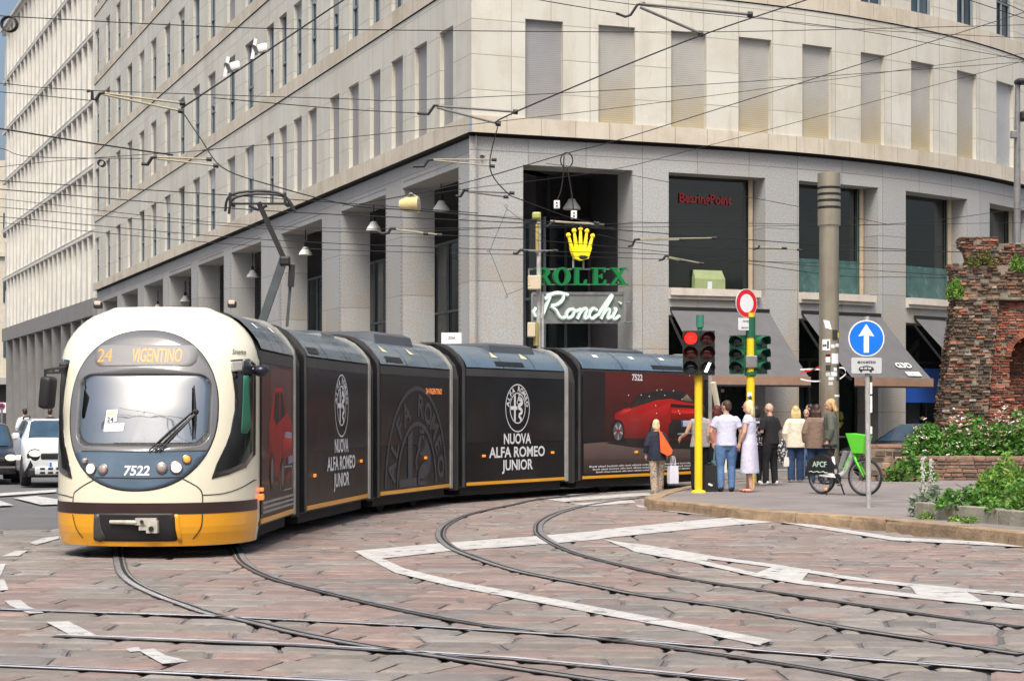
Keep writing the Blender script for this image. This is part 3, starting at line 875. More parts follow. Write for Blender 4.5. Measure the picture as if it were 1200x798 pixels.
# ================================================================ finned building further along the street
M['fin'] = pm('fin_stone', (.58, .565, .52), .7, var=.1, vscale=.8, grime=.3, gcol=(.33, .28, .2), gscale=(.5, .5, .12))
M['fin_dark'] = pm('fin_granite', (.20, .198, .195), .7, var=.12, vscale=1.2, grime=.3, gscale=(.5, .5, .1))
fin = thing('office_building', 'cream office block ribbed with upright fins above a tall grey colonnade', 'building', pt(pathL, LEND + 20, 0))
F0 = LEND + .4; FLEN = 44.5
DF = Vector((-15.5, 38.2)).normalized(); NFn = Vector((DF.y, -DF.x)); _p0 = pathL(F0)[0]
def pathF(s): return _p0 + DF * s, NFn
g = MB()
fz = [8.8, 13.0, 17.0, 21.0, 25.1, 29.2, 33.3]
for za, zb in zip(fz, fz[1:]):
    zb2 = zb - .30
    g.quad(pt(pathF, 0, za, .16), pt(pathF, FLEN, za, .16), pt(pathF, FLEN, zb2 - .75, .24), pt(pathF, 0, zb2 - .75, .24), 0)
    g.quad(pt(pathF, 0, zb2 - .75, .24), pt(pathF, FLEN, zb2 - .75, .24), pt(pathF, FLEN, zb2 - .7, .9), pt(pathF, 0, zb2 - .7, .9), 0)
    g.quad(pt(pathF, 0, zb2 - .7, .9), pt(pathF, FLEN, zb2 - .7, .9), pt(pathF, FLEN, zb2, .9), pt(pathF, 0, zb2, .9), 1)  # recess back near black: shade under the course put into the colour
    for c, e, dd, m in ((zb2, zb2 + .2, -.02, 0), (zb2 + .235, zb, -.03, 0)):
        vs = [pt(pathF, s, z, d) for z in (c, e) for d in (dd, 1.0) for s in (0, FLEN)]
        g.add(vs, [(0, 1, 3, 2), (4, 6, 7, 5), (0, 4, 5, 1), (1, 5, 7, 3), (3, 7, 6, 2), (2, 6, 4, 0)], m)
    g.quad(pt(pathF, 0, zb2 + .2, .06), pt(pathF, FLEN, zb2 + .2, .06), pt(pathF, FLEN, zb2 + .235, .06), pt(pathF, 0, zb2 + .235, .06), 1)
    for i in range(21):
        s = i * 2.08
        vs = [pt(pathF, s + a, z, d) for z in (za, zb2) for d in (0.0, 1.0) for a in (0, .28)]
        g.add(vs, [(0, 1, 3, 2), (4, 6, 7, 5), (0, 4, 5, 1), (1, 5, 7, 3), (3, 7, 6, 2), (2, 6, 4, 0)], 0)
g.build('facade', [M['fin'], M['gap']], fin)
g = MB()
vs = [pt(pathF, s, z, d) for z in (7.75, 8.8) for d in (-.05, 1.2) for s in (0, FLEN)]
g.add(vs, [(0, 1, 3, 2), (4, 6, 7, 5), (0, 4, 5, 1), (1, 5, 7, 3), (3, 7, 6, 2), (2, 6, 4, 0)])
g.build('architrave', M['fin_dark'], fin)
g = MB()
g.quad(pt(pathF, 0, 0, 1.5), pt(pathF, FLEN, 0, 1.5), pt(pathF, FLEN, 8, 1.5), pt(pathF, 0, 8, 1.5))
g.build('colonnade_wall', M['fin_dark'], fin)
for i in range(11):
    s = i * 4.16
    g = MB()
    for a, w in ((0, .45),) + (((2.08, .3),) if i < 10 else ()):
        pass
    vs = [pt(pathF, s + a, z, d) for z in (0, 7.75) for d in (0.0, 1.5) for a in (0, .5)]
    g.add(vs, [(0, 1, 3, 2), (4, 6, 7, 5), (0, 4, 5, 1), (1, 5, 7, 3), (3, 7, 6, 2), (2, 6, 4, 0)])
    g.build('column', M['fin_dark'], fin)
g = MB()
for a, b, z0, z1 in ((0, FLEN, 33.3, 33.5),):
    vs = [pt(pathF, s, z, d) for z in (z0, z1) for d in (-.2, 14) for s in (a, b)]
    g.add(vs, [(0, 1, 3, 2), (4, 6, 7, 5), (0, 4, 5, 1), (1, 5, 7, 3), (3, 7, 6, 2), (2, 6, 4, 0)])
vs = [pt(pathF, s, z, d) for z in (0, 33.3) for d in (1.6, 14) for s in (0.1, FLEN)]
g.add(vs, [(0, 1, 3, 2), (4, 6, 7, 5), (0, 4, 5, 1), (1, 5, 7, 3), (3, 7, 6, 2), (2, 6, 4, 0)])
g.build('roof', M['fin'], fin)
# house across the side street, seen as a sliver
hs = thing('apartment_building', 'pale plastered house seen as a narrow sliver at the left edge beyond the fins', 'building', (-49, 172, 0))
g = MB(); g.box(-58, -44.6, 172, 184, 4.6, 25); g.box(-58, -44.4, 171.7, 172, 16.2, 16.6); g.build('wall', pm('pale_plaster', (.5, .46, .38), .8, grime=.3), hs)
g = MB(); g.box(-58, -44.6, 172.3, 184, 0, 4.6); g.build('shop_base', M['dark'], hs)
g = MB(); g.box(-58, -44.2, 170.9, 172, 4.5, 5.1); g.build('balcony', pm('grey_stone', (.3, .29, .28), .8), hs)
for z in (7, 12, 18):
    g = MB(); g.box(-46.6, -45.6, 171.92, 172.1, z, z + 2.2); g.build('window', M['pane'], hs)

# stone house behind the camera, mirrored in the mezzanine windows and the tram's windscreen
opp = thing('apartment_building', 'stone fronted house across the junction mirrored in the mezzanine windows', 'building', (6, -24, 0))
def pathO(t): return Vector((40 - t, -24.0)), Vector((0, -1.0))
g = MB(); ow = [(3 + 4.2 * i, 4.7 + 4.2 * i) for i in range(17)]
skin(g, pathO, 0, 76, 0, 4.4, [(a - .4, b + .4, .2, 3.5, .5) for a, b in ow], 0, 0, False, 80)
for k in range(4): skin(g, pathO, 0, 76, 4.4 + 3.9 * k, 8.3 + 3.9 * k, [(a, b, 5.3 + 3.9 * k, 7.7 + 3.9 * k, .3) for a, b in ow], 0, 0, False, 80)
g.build('facade', M['cream'], opp)
g = MB(); g.box(-36, 40, -38, -24.5, 0, 19.9); g.build('wall', M['pane_dark'], opp)
g = MB(); g.box(-36.5, 40.5, -38, -23.5, 20.0, 20.7); g.build('cornice', M['sill_white'], opp)
for k in range(4):
    for a, b in ow[4:14]:
        g = MB(); x0, x1 = 40 - b, 40 - a; z0, z1 = 5.3 + 3.9 * k, 7.7 + 3.9 * k
        for e in ((x0 - .22, x0, z0 - .2, z1 + .22), (x1, x1 + .22, z0 - .2, z1 + .22), (x0, x1, z1, z1 + .22), (x0, x1, z0 - .2, z0)): g.box(e[0], e[1], -24.05, -23.9, e[2], e[3])
        g.build('window_frame', M['sill_white'], opp)
# ================================================================ THE TRAM
T = {}
T['cream'] = pm('cream_enamel', (.76, .72, .56), .32, var=.03, vscale=1.0, coat=.4, grime=.22, gcol=(.52, .47, .35), gscale=(2, 2, .5))
T['yellow'] = pm('yellow_enamel', (.80, .36, .012), .35, var=.04, coat=.4, grime=.15, gcol=(.35, .18, .03))
T['brown'] = pm('dark_band', (.035, .018, .016), .4, var=.1)
T['wrap'] = pm('black_wrap', (.014, .015, .018), .40, var=.25, vscale=1.2, spec=.25, grime=.1, gcol=(.05, .048, .045), gscale=(.8, .8, .3))
T['wrap2'] = pm('window_film', (.013, .0145, .018), .22, var=.2, vscale=1.0, spec=.3)
T['wrap_low'] = pm('lower_wrap', (.009, .0095, .011), .33, var=.3, vscale=1.5, spec=.25, grime=.2, gcol=(.055, .05, .045), gscale=(1, 1, .5))
T['upper'] = pm('upper_panel', (.05, .05, .05), .45, var=.25, grime=.4, gcol=(.11, .10, .09))
T['roof'] = pm('roof_fairing', (.095, .14, .18), .28, var=.22, vscale=.9, coat=.35, grime=.25, gcol=(.06, .065, .07), gscale=(1, 1, 1))
T['bell'] = pm('bellows_rubber', (.018, .018, .019), .75, var=.3)
T['arch'] = pm('grey_arch', (.36, .35, .32), .5, var=.2, vscale=3, grime=.7, gcol=(.12, .11, .09), gscale=(3, 3, .8))
T['black'] = pm('matt_black', (.012, .012, .013), .55, var=.2)
T['under'] = pm('underframe', (.02, .019, .018), .8, var=.4)
T['white'] = pm('white_film', (.72, .73, .74), .5, var=.05)
T['ghost'] = pm('ghost_print', (.062, .065, .072), .45, var=.1, spec=.2)
T['mask'] = pm('windscreen_mask', (.15, .15, .155), .14, var=.05, coat=.5, spec=.6)
T['screen'] = pm('windscreen_glass', (.40, .43, .42), .05, var=.10, vscale=1.2, metal=.28, spec=.6)
m_ = bpy.data.materials.new('windscreen_glass'); m_.use_nodes = True; nt_ = m_.node_tree; nt_.nodes.clear()
o_ = _n(nt_, 'ShaderNodeOutputMaterial'); mx_ = _n(nt_, 'ShaderNodeMixShader'); tr_ = _n(nt_, 'ShaderNodeBsdfTransparent'); gl_ = _n(nt_, 'ShaderNodeBsdfGlossy'); gl_.inputs['Roughness'].default_value = .03
tr_.inputs[0].default_value = (.80, .86, .83, 1); gl_.inputs[0].default_value = (.95, .98, .97, 1)
lw_n = _n(nt_, 'ShaderNodeLayerWeight'); lw_n.inputs[0].default_value = .45
mr_ = _n(nt_, 'ShaderNodeMapRange'); mr_.inputs['To Min'].default_value = .36; mr_.inputs['To Max'].default_value = .95
nt_.links.new(lw_n.outputs['Fresnel'], mr_.inputs['Value']); nt_.links.new(mr_.outputs[0], mx_.inputs[0]); nt_.links.new(tr_.outputs[0], mx_.inputs[1]); nt_.links.new(gl_.outputs[0], mx_.inputs[2]); nt_.links.new(mx_.outputs[0], o_.inputs[0])
T['screen'] = m_
T['disp'] = pm('display_glass', (.24, .24, .24), .45, var=.08, spec=.2)
T['led'] = pm('amber_led', (.5, .2, .05), .5, emit=(1.0, .27, .07), estr=.6, var=0)
T['blue'] = pm('slate_blue_enamel', (.095, .145, .20), .35, var=.1, coat=.4)
T['line'] = pm('panel_joint', (.02, .018, .015), .8)
T['lamp'] = pm('headlamp_lit', (.8, .75, .65), .2, emit=(1.0, .86, .70), estr=1.6, var=0)
T['lamp_off'] = pm('lamp_clear', (.32, .27, .25), .12, coat=.5, var=.3, vscale=20)
T['amber'] = pm('amber_lamp_lit', (.8, .3, .05), .3, emit=(1.0, .25, .03), estr=.5, var=0)
T['chrome'] = pm('lamp_rim', (.25, .2, .18), .3, metal=.8)
T['steel'] = pm('coupler_paint', (.42, .40, .34), .55, var=.25, vscale=10, grime=.5)
T['cabglass'] = pm('cab_side_glass', (.012, .013, .014), .03, var=.3, coat=.4, spec=.7)
T['label'] = pm('warning_label', (.7, .6, .35), .6)

tram = thing('tram', 'cream and yellow articulated tram with black car advertising along its side', 'tram', (-3.2, 26, 0))
NOSE = Vector((-4.325, 21.6)); FWD = Vector((-.035, -1)).normalized(); LFT = Vector((-FWD.y, FWD.x))
def TB(table):
    xs = [a for a, b in table]; ys = [b for a, b in table]
    fx_ = np.linspace(xs[0], xs[-1], 300); fy = np.interp(fx_, xs, ys)
    k = np.ones(15) / 15; fy2 = np.convolve(np.pad(fy, 7, mode='edge'), k, mode='valid')
    return lambda z: float(np.interp(z, fx_, fy2))
bz = TB([(.14, -.10), (.3, -.03), (.6, 0), (.95, -.01), (1.3, -.06), (1.7, -.16), (2.1, -.30), (2.4, -.45), (2.65, -.62), (2.8, -.78), (2.9, -.95), (2.96, -1.12)])
Wz = TB([(.14, 1.15), (.35, 1.19), (2.35, 1.19), (2.52, 1.14), (2.68, 1.04), (2.80, .92), (2.89, .78), (2.94, .62), (2.96, .5)])
hwz = Wz
PE = 2.35
def NLz(z): return 1.34 + bz(z)
def noseU(v, z):
    a = min(.9999, abs(v) / hwz(z))
    return bz(z) - NLz(z) * (1 - (1 - a ** PE) ** (1 / PE))
def cab(u, v, z, off=0.0):
    q = NOSE + FWD * u + LFT * v
    return Vector((q.x, q.y, z))
def nose(v, z, off=0.0):
    """point of the nose skin pushed out by off"""
    e = .01
    u = noseU(v, z)
    du_v = (noseU(v + e, z) - noseU(v - e, z)) / (2 * e); du_z = (noseU(v, z + e) - noseU(v, z - e)) / (2 * e)
    n = Vector((1, -du_v, -du_z)).normalized()
    return cab(u + n.x * off, v + n.y * off, z + n.z * off)
def nose_px(x, y):
    """(v, z) of the nose skin seen at a photo pixel"""
    v, z, Y = 0.0, 1.5, 21.8
    for _ in range(60):
        X = (x - 600) * Y / F; z = min(2.95, max(.15, CAMH - (y - HOR) * Y / F))
        d = Vector((X, Y)) - NOSE
        vn = max(-hwz(z) * .995, min(hwz(z) * .995, d.dot(LFT)))
        v = v * .5 + vn * .5
        u = noseU(v, z)
        Y = Y * .5 + (NOSE + FWD * u + LFT * v).y * .5
    return v, z

def conform(mb, poly, off, m=0, rings=10, centre=None):
    """star-shaped outline in (v, z) laid on the nose skin"""
    n = len(poly)
    cx, cz = centre or (sum(p[0] for p in poly) / n, sum(p[1] for p in poly) / n)
    vs = [nose(cx, cz, off)]
    for r in range(1, rings + 1):
        f = r / rings
        vs += [nose(cx + (x - cx) * f, cz + (z - cz) * f, off) for x, z in poly]
    # a rim that closes down to the skin
    vs += [nose(x, z, -.004) for x, z in poly]
    fs = [(0, 1 + i, 1 + (i + 1) % n) for i in range(n)]
    for r in range(rings):
        fs += [(1 + r * n + i, 1 + (r + 1) * n + i, 1 + (r + 1) * n + (i + 1) % n, 1 + r * n + (i + 1) % n) for i in range(n)]
    return mb.add(vs, fs, m)
def dense(poly, step=.05):
    out = []
    for a, b in zip(poly, poly[1:] + poly[:1]):
        L = math.hypot(b[0] - a[0], b[1] - a[1]); k = max(1, int(L / step))
        out += [(a[0] + (b[0] - a[0]) * i / k, a[1] + (b[1] - a[1]) * i / k) for i in range(k)]
    return out
def rrect(x0, x1, y0, y1, r, n=6):
    out = []
    for cx, cy, a0 in ((x1 - r, y1 - r, 0), (x0 + r, y1 - r, 90), (x0 + r, y0 + r, 180), (x1 - r, y0 + r, 270)):
        out += [(cx + r * math.cos(math.radians(a0 + 90 * i / n)), cy + r * math.sin(math.radians(a0 + 90 * i / n))) for i in range(n + 1)]
    return out

# --- front section: shell
S1LEN = 4.25
zs = [.14, .2, .3, .42, .55, .7, .85, 1.0, 1.15, 1.3, 1.45, 1.6, 1.75, 1.9, 2.05, 2.2, 2.32, 2.44, 2.54, 2.64, 2.72, 2.79, 2.85, 2.9, 2.93, 2.96]
g = MB(); NC = 48; cols = None
rows = []
for z in zs:
    row = []
    for j in range(NC + 1):
        a = -math.pi / 2 + math.pi * j / NC
        sv = math.copysign(abs(math.sin(a)) ** (2 / PE), math.sin(a)) * .9999
        v = hwz(z) * sv
        row.append(cab(noseU(v, z), v, z))
    # run back into the body
    for sgn, pos in ((-1, 0), (1, len(row) + 1)):
        ext = [cab(-1.40, sgn * Wz(z), z), cab(-1.46, sgn * (Wz(z) - .04), z)]
        if sgn < 0: row = list(reversed(ext)) + row
        else: row = row + ext
    rows.append(row)
nc = len(rows[0])
g.add([p for r in rows for p in r], [(i * nc + j, i * nc + j + 1, (i + 1) * nc + j + 1, (i + 1) * nc + j) for i in range(len(rows) - 1) for j in range(nc - 1)], 0)
top = rows[-1]; mid = [cab(-1.38, 0, 2.965)]
g.add(top + mid, [(j, j + 1, nc) for j in range(nc - 1)] + [(nc - 1, 0, nc)], 0)
# the windscreen opening: the skin behind the surround is cut away
def in_ws(i, j):
    p = sum((rows[a][b] for a in (i, i + 1) for b in (j, j + 1)), Vector()) / 4
    v = (Vector((p.x, p.y)) - NOSE).dot(LFT)
    return 2 < j < nc - 4 and 1.25 < p.z < 2.19 and abs(v - .008) < (.785 if 1.42 < p.z < 2.02 else .70)
g.f = [f for k, f in enumerate(g.f) if not (k < (len(rows) - 1) * (nc - 1) and in_ws(k // (nc - 1), k % (nc - 1)))]; g.m = [0] * len(g.f)
shell = g.build('nose_shell', T['cream'], tram, smooth=True)
# --- lower skirt: yellow, dark band above it
def lower_band(z0, z1, off, mat, name, v0=-1.0, v1=1.0, nz=5, holes=None, parent=None):
    g = MB(); n = 60
    for i in range(nz):
        for j in range(n):
            a, b = v0 + (v1 - v0) * j / n, v0 + (v1 - v0) * (j + 1) / n
            za, zb = z0 + (z1 - z0) * i / nz, z0 + (z1 - z0) * (i + 1) / nz
            if holes and holes[0] < (a + b) / 2 * 1.18 < holes[1] and (za + zb) / 2 > holes[2]: continue
            def pp(s, z):
                ang = s * math.pi / 2
                sv = math.copysign(abs(math.sin(ang)) ** (2 / PE), math.sin(ang)) * .9985
                return nose(hwz(z) * sv, z, off)
            g.quad(pp(a, za), pp(b, za), pp(b, zb), pp(a, zb))
    return g.build(name, mat, parent or tram, smooth=True)
lower_band(.145, .515, .006, T['yellow'], 'skirt')
lower_band(.515, .645, .009, T['brown'], 'bumper_band')
# --- coupler recess and coupler
g = MB()
conform(g, dense(rrect(-.50, .46, .205, .527, .05), .05), .013, 0, 6)
rec = g.build('coupler_recess', T['black'], tram, smooth=True)
g = MB()
conform(g, dense([(-.50, .515), (-.44, .515), (-.42, .36), (-.37, .23), (-.44, .195), (-.52, .22)], .03), .02, 0, 3)
conform(g, dense([(.47, .515), (.43, .515), (.44, .33), (.46, .2), (.50, .2)], .03), .02, 1, 3)
g.build('recess_cheek', [T['upper'], T['yellow']], rec, smooth=True)
g = MB()
for v0, v1, z0, z1 in ((-.30, .02, .405, .455),):
    g.tube([nose(v0, .43, .03), nose(v1, .43, .06)], [.022, .028], 10)
p = nose(.10, .39, .05)
fr = lambda u, v, z: p + Vector((FWD.x * u + LFT.x * v, FWD.y * u + LFT.y * v, z))
def ob(g, u0, u1, v0, v1, z0, z1, m=0):
    vs = [fr(u, v, z) for z in (z0, z1) for v in (v0, v1) for u in (u0, u1)]
    g.add(vs, [(0, 2, 3, 1), (4, 5, 7, 6), (0, 1, 5, 4), (1, 3, 7, 5), (3, 2, 6, 7), (2, 0, 4, 6)], m)
ob(g, -.06, .03, -.10, .14, .01, .09); ob(g, -.05, .045, .03, .16, -.08, .06); ob(g, -.04, .02, -.06, .05, -.05, .02)
g.tube([fr(.03, .09, -.03), fr(.06, .09, -.03)], .03, 10, 1); g.tube([fr(.03, -.02, .05), fr(.055, -.02, .05)], .02, 8, 1)
g.build('coupler', [T['steel'], T['black']], rec)
# --- panel joints
def seam(mb, pts, w=.011, off=.004, m=0):
    L = [nose_px(x, y) for x, y in pts]
    L = [Vector((a, b, 0)) for a, b in L]; L = spline(L, 6)
    vs = []
    for i, p in enumerate(L):
        d = (L[min(i + 1, len(L) - 1)] - L[max(0, i - 1)]).normalized(); n = Vector((-d.y, d.x, 0)) * w / 2
        vs += [nose(p.x + n.x, p.y + n.y, off), nose(p.x - n.x, p.y - n.y, off)]
    mb.add(vs, [(2 * i, 2 * i + 1, 2 * i + 3, 2 * i + 2) for i in range(len(L) - 1)], m)
g = MB()
seam(g, [(66, 577), (75, 580), (86, 583)]); seam(g, [(86, 620), (86, 583), (92, 573), (112, 561)]); seam(g, [(112, 561), (165, 560), (213, 560)])
seam(g, [(213, 560), (232, 571), (237, 580), (237, 596)]); seam(g, [(237, 580), (262, 578), (283, 571), (300, 562)])
seam(g, [(86, 602), (90, 618), (98, 630)], off=.012); seam(g, [(237, 600), (235, 618), (226, 631)], off=.012)
g.build('panel_seam', T['line'], shell)
# --- windscreen: oval mask, glass, blue apron, display
ov = []
for k in range(72):
    a = 2 * math.pi * k / 72
    c, s_ = math.cos(a), math.sin(a); e = 2 / 2.25
    x = math.copysign(abs(c) ** e, c); z = math.copysign(abs(s_) ** e, s_)
    ov.append((-.012 + .872 * x * (1 - .03 * z), 1.745 + (.905 if s_ > 0 else .955) * z))
def ray_poly(poly, c, a):
    d = (math.cos(a), math.sin(a)); best = None
    for p, q in zip(poly, poly[1:] + poly[:1]):
        ex, ey = q[0] - p[0], q[1] - p[1]; den = d[0] * ey - d[1] * ex
        if abs(den) < 1e-9: continue
        t = ((p[0] - c[0]) * ey - (p[1] - c[1]) * ex) / den; u = ((p[0] - c[0]) * d[1] - (p[1] - c[1]) * d[0]) / den
        if t > 0 and -1e-6 <= u <= 1 + 1e-6: best = t if best is None else max(best, t)
    return (c[0] + d[0] * best, c[1] + d[1] * best)
GLASS = rrect(-.775, .79, 1.295, 2.135, .16)
def conform_ring(mb, outer, inner, off, m=0, rings=6, n=120):
    c = (.0, 1.715); vs = []
    for r in range(rings + 1):
        for k in range(n):
            a = 2 * math.pi * k / n; p, q = ray_poly(inner, c, a), ray_poly(outer, c, a); f = r / rings
            vs.append(nose(p[0] + (q[0] - p[0]) * f, p[1] + (q[1] - p[1]) * f, off))
    for o2, src in ((-.004, outer), (-.03, inner)):
        for k in range(n):
            p = ray_poly(src, c, 2 * math.pi * k / n); vs.append(nose(p[0], p[1], o2))
    fs = [(r * n + k, (r + 1) * n + k, (r + 1) * n + (k + 1) % n, r * n + (k + 1) % n) for r in range(rings) for k in range(n)]
    fs += [(rings * n + k, (rings + 1) * n + k, (rings + 1) * n + (k + 1) % n, rings * n + (k + 1) % n) for k in range(n)]
    fs += [((rings + 2) * n + k, k, (k + 1) % n, (rings + 2) * n + (k + 1) % n) for k in range(n)]
    mb.add(vs, fs, m)
sc_ = lambda k: [(-.012 + (x + .012) * k, 1.745 + (z - 1.745) * k) for x, z in ov]
g = MB(); conform_ring(g, ov, GLASS, .007, 0, 6)
mask = g.build('windscreen_surround', T['mask'], tram, smooth=True)
g = MB(); conform_ring(g, sc_(1.012), sc_(.97), .003, 0, 1); g.build('surround_seal', T['line'], mask, smooth=True)
ap = [(x, z) for x, z in ov if z < 1.245]
ap.sort(key=lambda p: math.atan2(p[1] - 1.24, p[0]))
ap = dense([(-.72, 1.245), *[p for p in ap], (.70, 1.245)], .06)
g = MB(); conform(g, ap, .011, 0, 8, (-.01, 1.12)); apron = g.build('apron', T['blue'], tram, smooth=True)
g = MB(); seam(g, [(113, 559.5), (140, 560), (165, 560.5), (190, 560), (212, 559)], .014, .0125); seam(g, [(96, 528.5), (130, 529), (165, 529.5), (200, 529), (242, 528)], .010, .013)
g.build('apron_seam', T['line'], apron)
g = MB(); conform(g, dense(GLASS, .06), .004, 0, 10); ws = g.build('windscreen', T['screen'], tram, smooth=True)
# the cab behind the glass
def cbx(g, u0, u1, v0, v1, z0, z1, m=0):
    vs = [cab(u, v, z) for z in (z0, z1) for v in (v0, v1) for u in (u0, u1)]
    g.add(vs, [(0, 2, 3, 1), (4, 5, 7, 6), (0, 1, 5, 4), (1, 3, 7, 5), (3, 2, 6, 7), (2, 0, 4, 6)], m)
g = MB(); cbx(g, -2.2, -2.16, -1.05, 1.05, .5, 2.5); cbx(g, -2.2, -.9, -.85, .85, 2.42, 2.46); cbx(g, -2.2, -1.2, -1.0, 1.0, .5, .55)
for s_ in (-1, 1): cbx(g, -2.2, -1.35, s_ * 1.06, s_ * 1.02, .5, 2.45)
cab_in = g.build('cab_interior', pm('cab_lining', (.60, .60, .57), .7), tram)
g = MB(); cbx(g, -.62, -.34, -.80, .80, .9, 1.27); cbx(g, -.58, -.40, -.12, .42, 1.27, 1.36); cbx(g, -.56, -.44, -.62, -.35, 1.27, 1.45); g.build('dashboard', pm('dashboard_grey', (.10, .10, .10), .6), cab_in)
g = MB(); cbx(g, -1.55, -1.40, -.22, .30, 1.0, 1.75); cbx(g, -1.52, -1.44, -.08, .16, 1.75, 1.98); cbx(g, -1.5, -1.0, -.24, .32, .9, 1.02); g.build('driver_seat', pm('seat_cloth', (.03, .04, .07), .9), cab_in)
g = MB(); cbx(g, -2.14, -2.1, -.7, -.1, .9, 2.2); cbx(g, -2.14, -2.1, .2, .8, 1.3, 2.2); g.build('cab_door', pm('door_glass', (.02, .025, .028), .1), cab_in)
g = MB(); conform(g, dense(rrect(-.60, .61, 2.225, 2.475, .10), .05), .011, 0, 6); disp = g.build('destination_display', T['disp'], tram, smooth=True)
g = MB()
g.text('24', lambda x, y, d: nose(x - .475, y + 2.275, .015), .155, 0, 'C', .0, width=.18)
g.build('lettering', T['led'], disp); g = MB()
g.text('VIGENTINO', lambda x, y, d: nose(x + .145, y + 2.27, .015), .16, 0, 'C', .01, width=.58)
g.build('lettering', T['led'], disp)
g = MB(); g.text('7522', lambda x, y, d: nose(x + .0 + y * .15, y + .965, .016), .105, 0, 'C', .03, width=.30, spacing=1.0); g.build('lettering', T['white'], apron)
# sticker and papers behind the windscreen
g = MB(); conform(g, dense([(-.40, 1.56), (-.26, 1.58), (-.25, 1.72), (-.385, 1.71)], .05), .0135, 0, 2); conform(g, dense([(-.41, 1.46), (-.17, 1.47), (-.16, 1.56), (-.40, 1.56)], .05), .0132, 0, 2)
conform(g, dense([(-.375, 1.64), (-.29, 1.65), (-.285, 1.70), (-.37, 1.69)], .05), .0145, 1, 2)
g.text('24', lambda x, y, d: nose(x - .335, y + 1.575, .015), .055, 2, 'C', .02)
g.build('sticker', [T['white'], T['label'], T['ghost']], ws)
# lamps
def lamp(px, r, mat, z=None):
    v, z = px
    c = nose(v, z, .012); o_ = nose(v, z, .06) - c; n = o_.normalized()
    g = MB(); g.tube([c - n * .02, c + n * .012, c + n * .016], [r * 1.25, r * 1.25, r * 1.1], 18)
    rim = g.build('headlight', T['chrome'], tram, smooth=False, auto=40)
    g = MB(); g.tube([c + n * .012, c + n * .021, c + n * .028], [r, r * .9, r * .3], 18); g.build('lens', mat, rim, smooth=True)
for v, z, r, mt in ((-.545, 1.035, .060, T['lamp']), (-.395, 1.03, .052, T['lamp_off']), (-.63, 1.125, .035, T['lamp_off']), (.29, 1.045, .052, T['lamp_off']), (.445, 1.05, .060, T['lamp']), (.555, 1.145, .042, T['amber'])):
    lamp((v, z), r, mt)
# wiper
g = MB()
def wp(x, y, o): v, z = nose_px(x, y); return nose(v, z, o)
g.tube([wp(226.5, 453, .05), wp(227, 470, .06), wp(227.5, 486, .065), wp(227.5, 500, .06), wp(227, 515, .05)], [.008, .014, .02, .014, .008], 6)
for x0, x1 in ((175, 224), (182, 229), (187, 230)):
    g.tube([wp(x0, 528.5, .03), wp((x0 + x1) / 2, 506, .06), wp(x1, 484, .07)], .011, 6)
g.ball(wp(228, 484, .07), .035, 8)
g.build('windscreen_wiper', T['black'], tram)
# cab side windows (dark), left and right
def px_poly(pts): return [nose_px(x, y) for x, y in pts]
def side_window(poly, name, mat, off=.006, m2=None):
    g = MB(); conform(g, dense(poly, .05), off, 0, 8); return g.build(name, mat, tram, smooth=True)
lw = px_poly([(270, 422), (280, 421), (292, 420.5)]) + [(hwz(2.2) * .992, 2.27), (hwz(1.8) * .994, 1.8), (hwz(1.3) * .994, 1.18)] + px_poly([(288, 548), (268, 556), (248, 561), (253, 545), (262, 527), (270, 505), (275, 480), (275, 455)])
sw = side_window(lw, 'cab_side_window', T['cabglass'])
rw_ = [(-v, z) for v, z in lw]
side_window(rw_, 'cab_side_window', T['cabglass'])
g = MB(); conform(g, dense(px_poly([(270, 424), (285, 423), (285, 434), (271, 436)]), .03), .012, 0, 3)
conform(g, dense([(hwz(2.1) * .90, 2.15), (hwz(2.1) * .985, 2.15), (hwz(2.2) * .985, 2.25), (hwz(2.2) * .90, 2.25)], .03), .012, 1, 3)
g.build('sun_visor', [T['arch'], T['black']], sw, smooth=True)
g = MB()
conform(g, dense(px_poly([(285, 440), (291, 440), (294, 500), (289, 508), (282, 508), (284, 470)]), .04), .010, 0, 3)
g.build('cab_curtain', pm('green_curtain', (.02, .14, .08), .6), sw, smooth=True)
# side camera pod and left mirror
c = cab(-1.05, 1.22, 2.19)
g = MB(); g.ball(c + Vector((.05, 0, 0)), (.10, .11, .075), 14); g.tube([c + Vector((-.12, 0, .02)), c + Vector((.03, 0, .0))], .035, 8)
g.build('camera_pod', pm('pod_blue_black', (.012, .014, .025), .3), tram, smooth=True)
arm0 = nose(-hwz(2.25) * .985, 2.25, .0)
mc = P(56, 460, 21.9)
g = MB()
g.rbox(-.075, .075, -.10, .10, -.19, .19, .05, 0, Matrix.Translation(mc) @ Matrix.Rotation(math.radians(-18), 4, 'Z') @ Matrix.Rotation(math.radians(6), 4, 'Y'), seg=4)
mir = g.build('wing_mirror', T['black'], tram, auto=50)
g = MB()
a, b = P(81, 429, 22.4), P(53, 434, 21.9)
g.tube([a, b, P(53, 447, 21.9)], .018, 8); g.tube([P(80, 436, 22.4), P(54, 437, 21.9)], .014, 8); g.tube([P(63, 432, 22.1), P(62, 438, 22.1)], .01, 6)
g.rbox(-.07, .07, -.06, .06, -.06, .06, .02, 0, Matrix.Translation(P(77, 431, 22.45)))
g.build('mirror_arm', T['black'], mir)
# roof marker lamps
for x, y in ((115, 356), (272, 355)):
    q = P(x, y, 23.0); g = MB(); g.rbox(-.05, .05, -.05, .05, -.06, .02, .015, 0, Matrix.Translation(q)); mk = g.build('marker_lamp', T['black'], tram)
    g = MB(); g.rbox(-.04, .04, -.054, .04, -.02, .03, .012, 0, Matrix.Translation(q)); g.build('lens', pm('marker_lens', (.7, .45, .35), .3), mk)
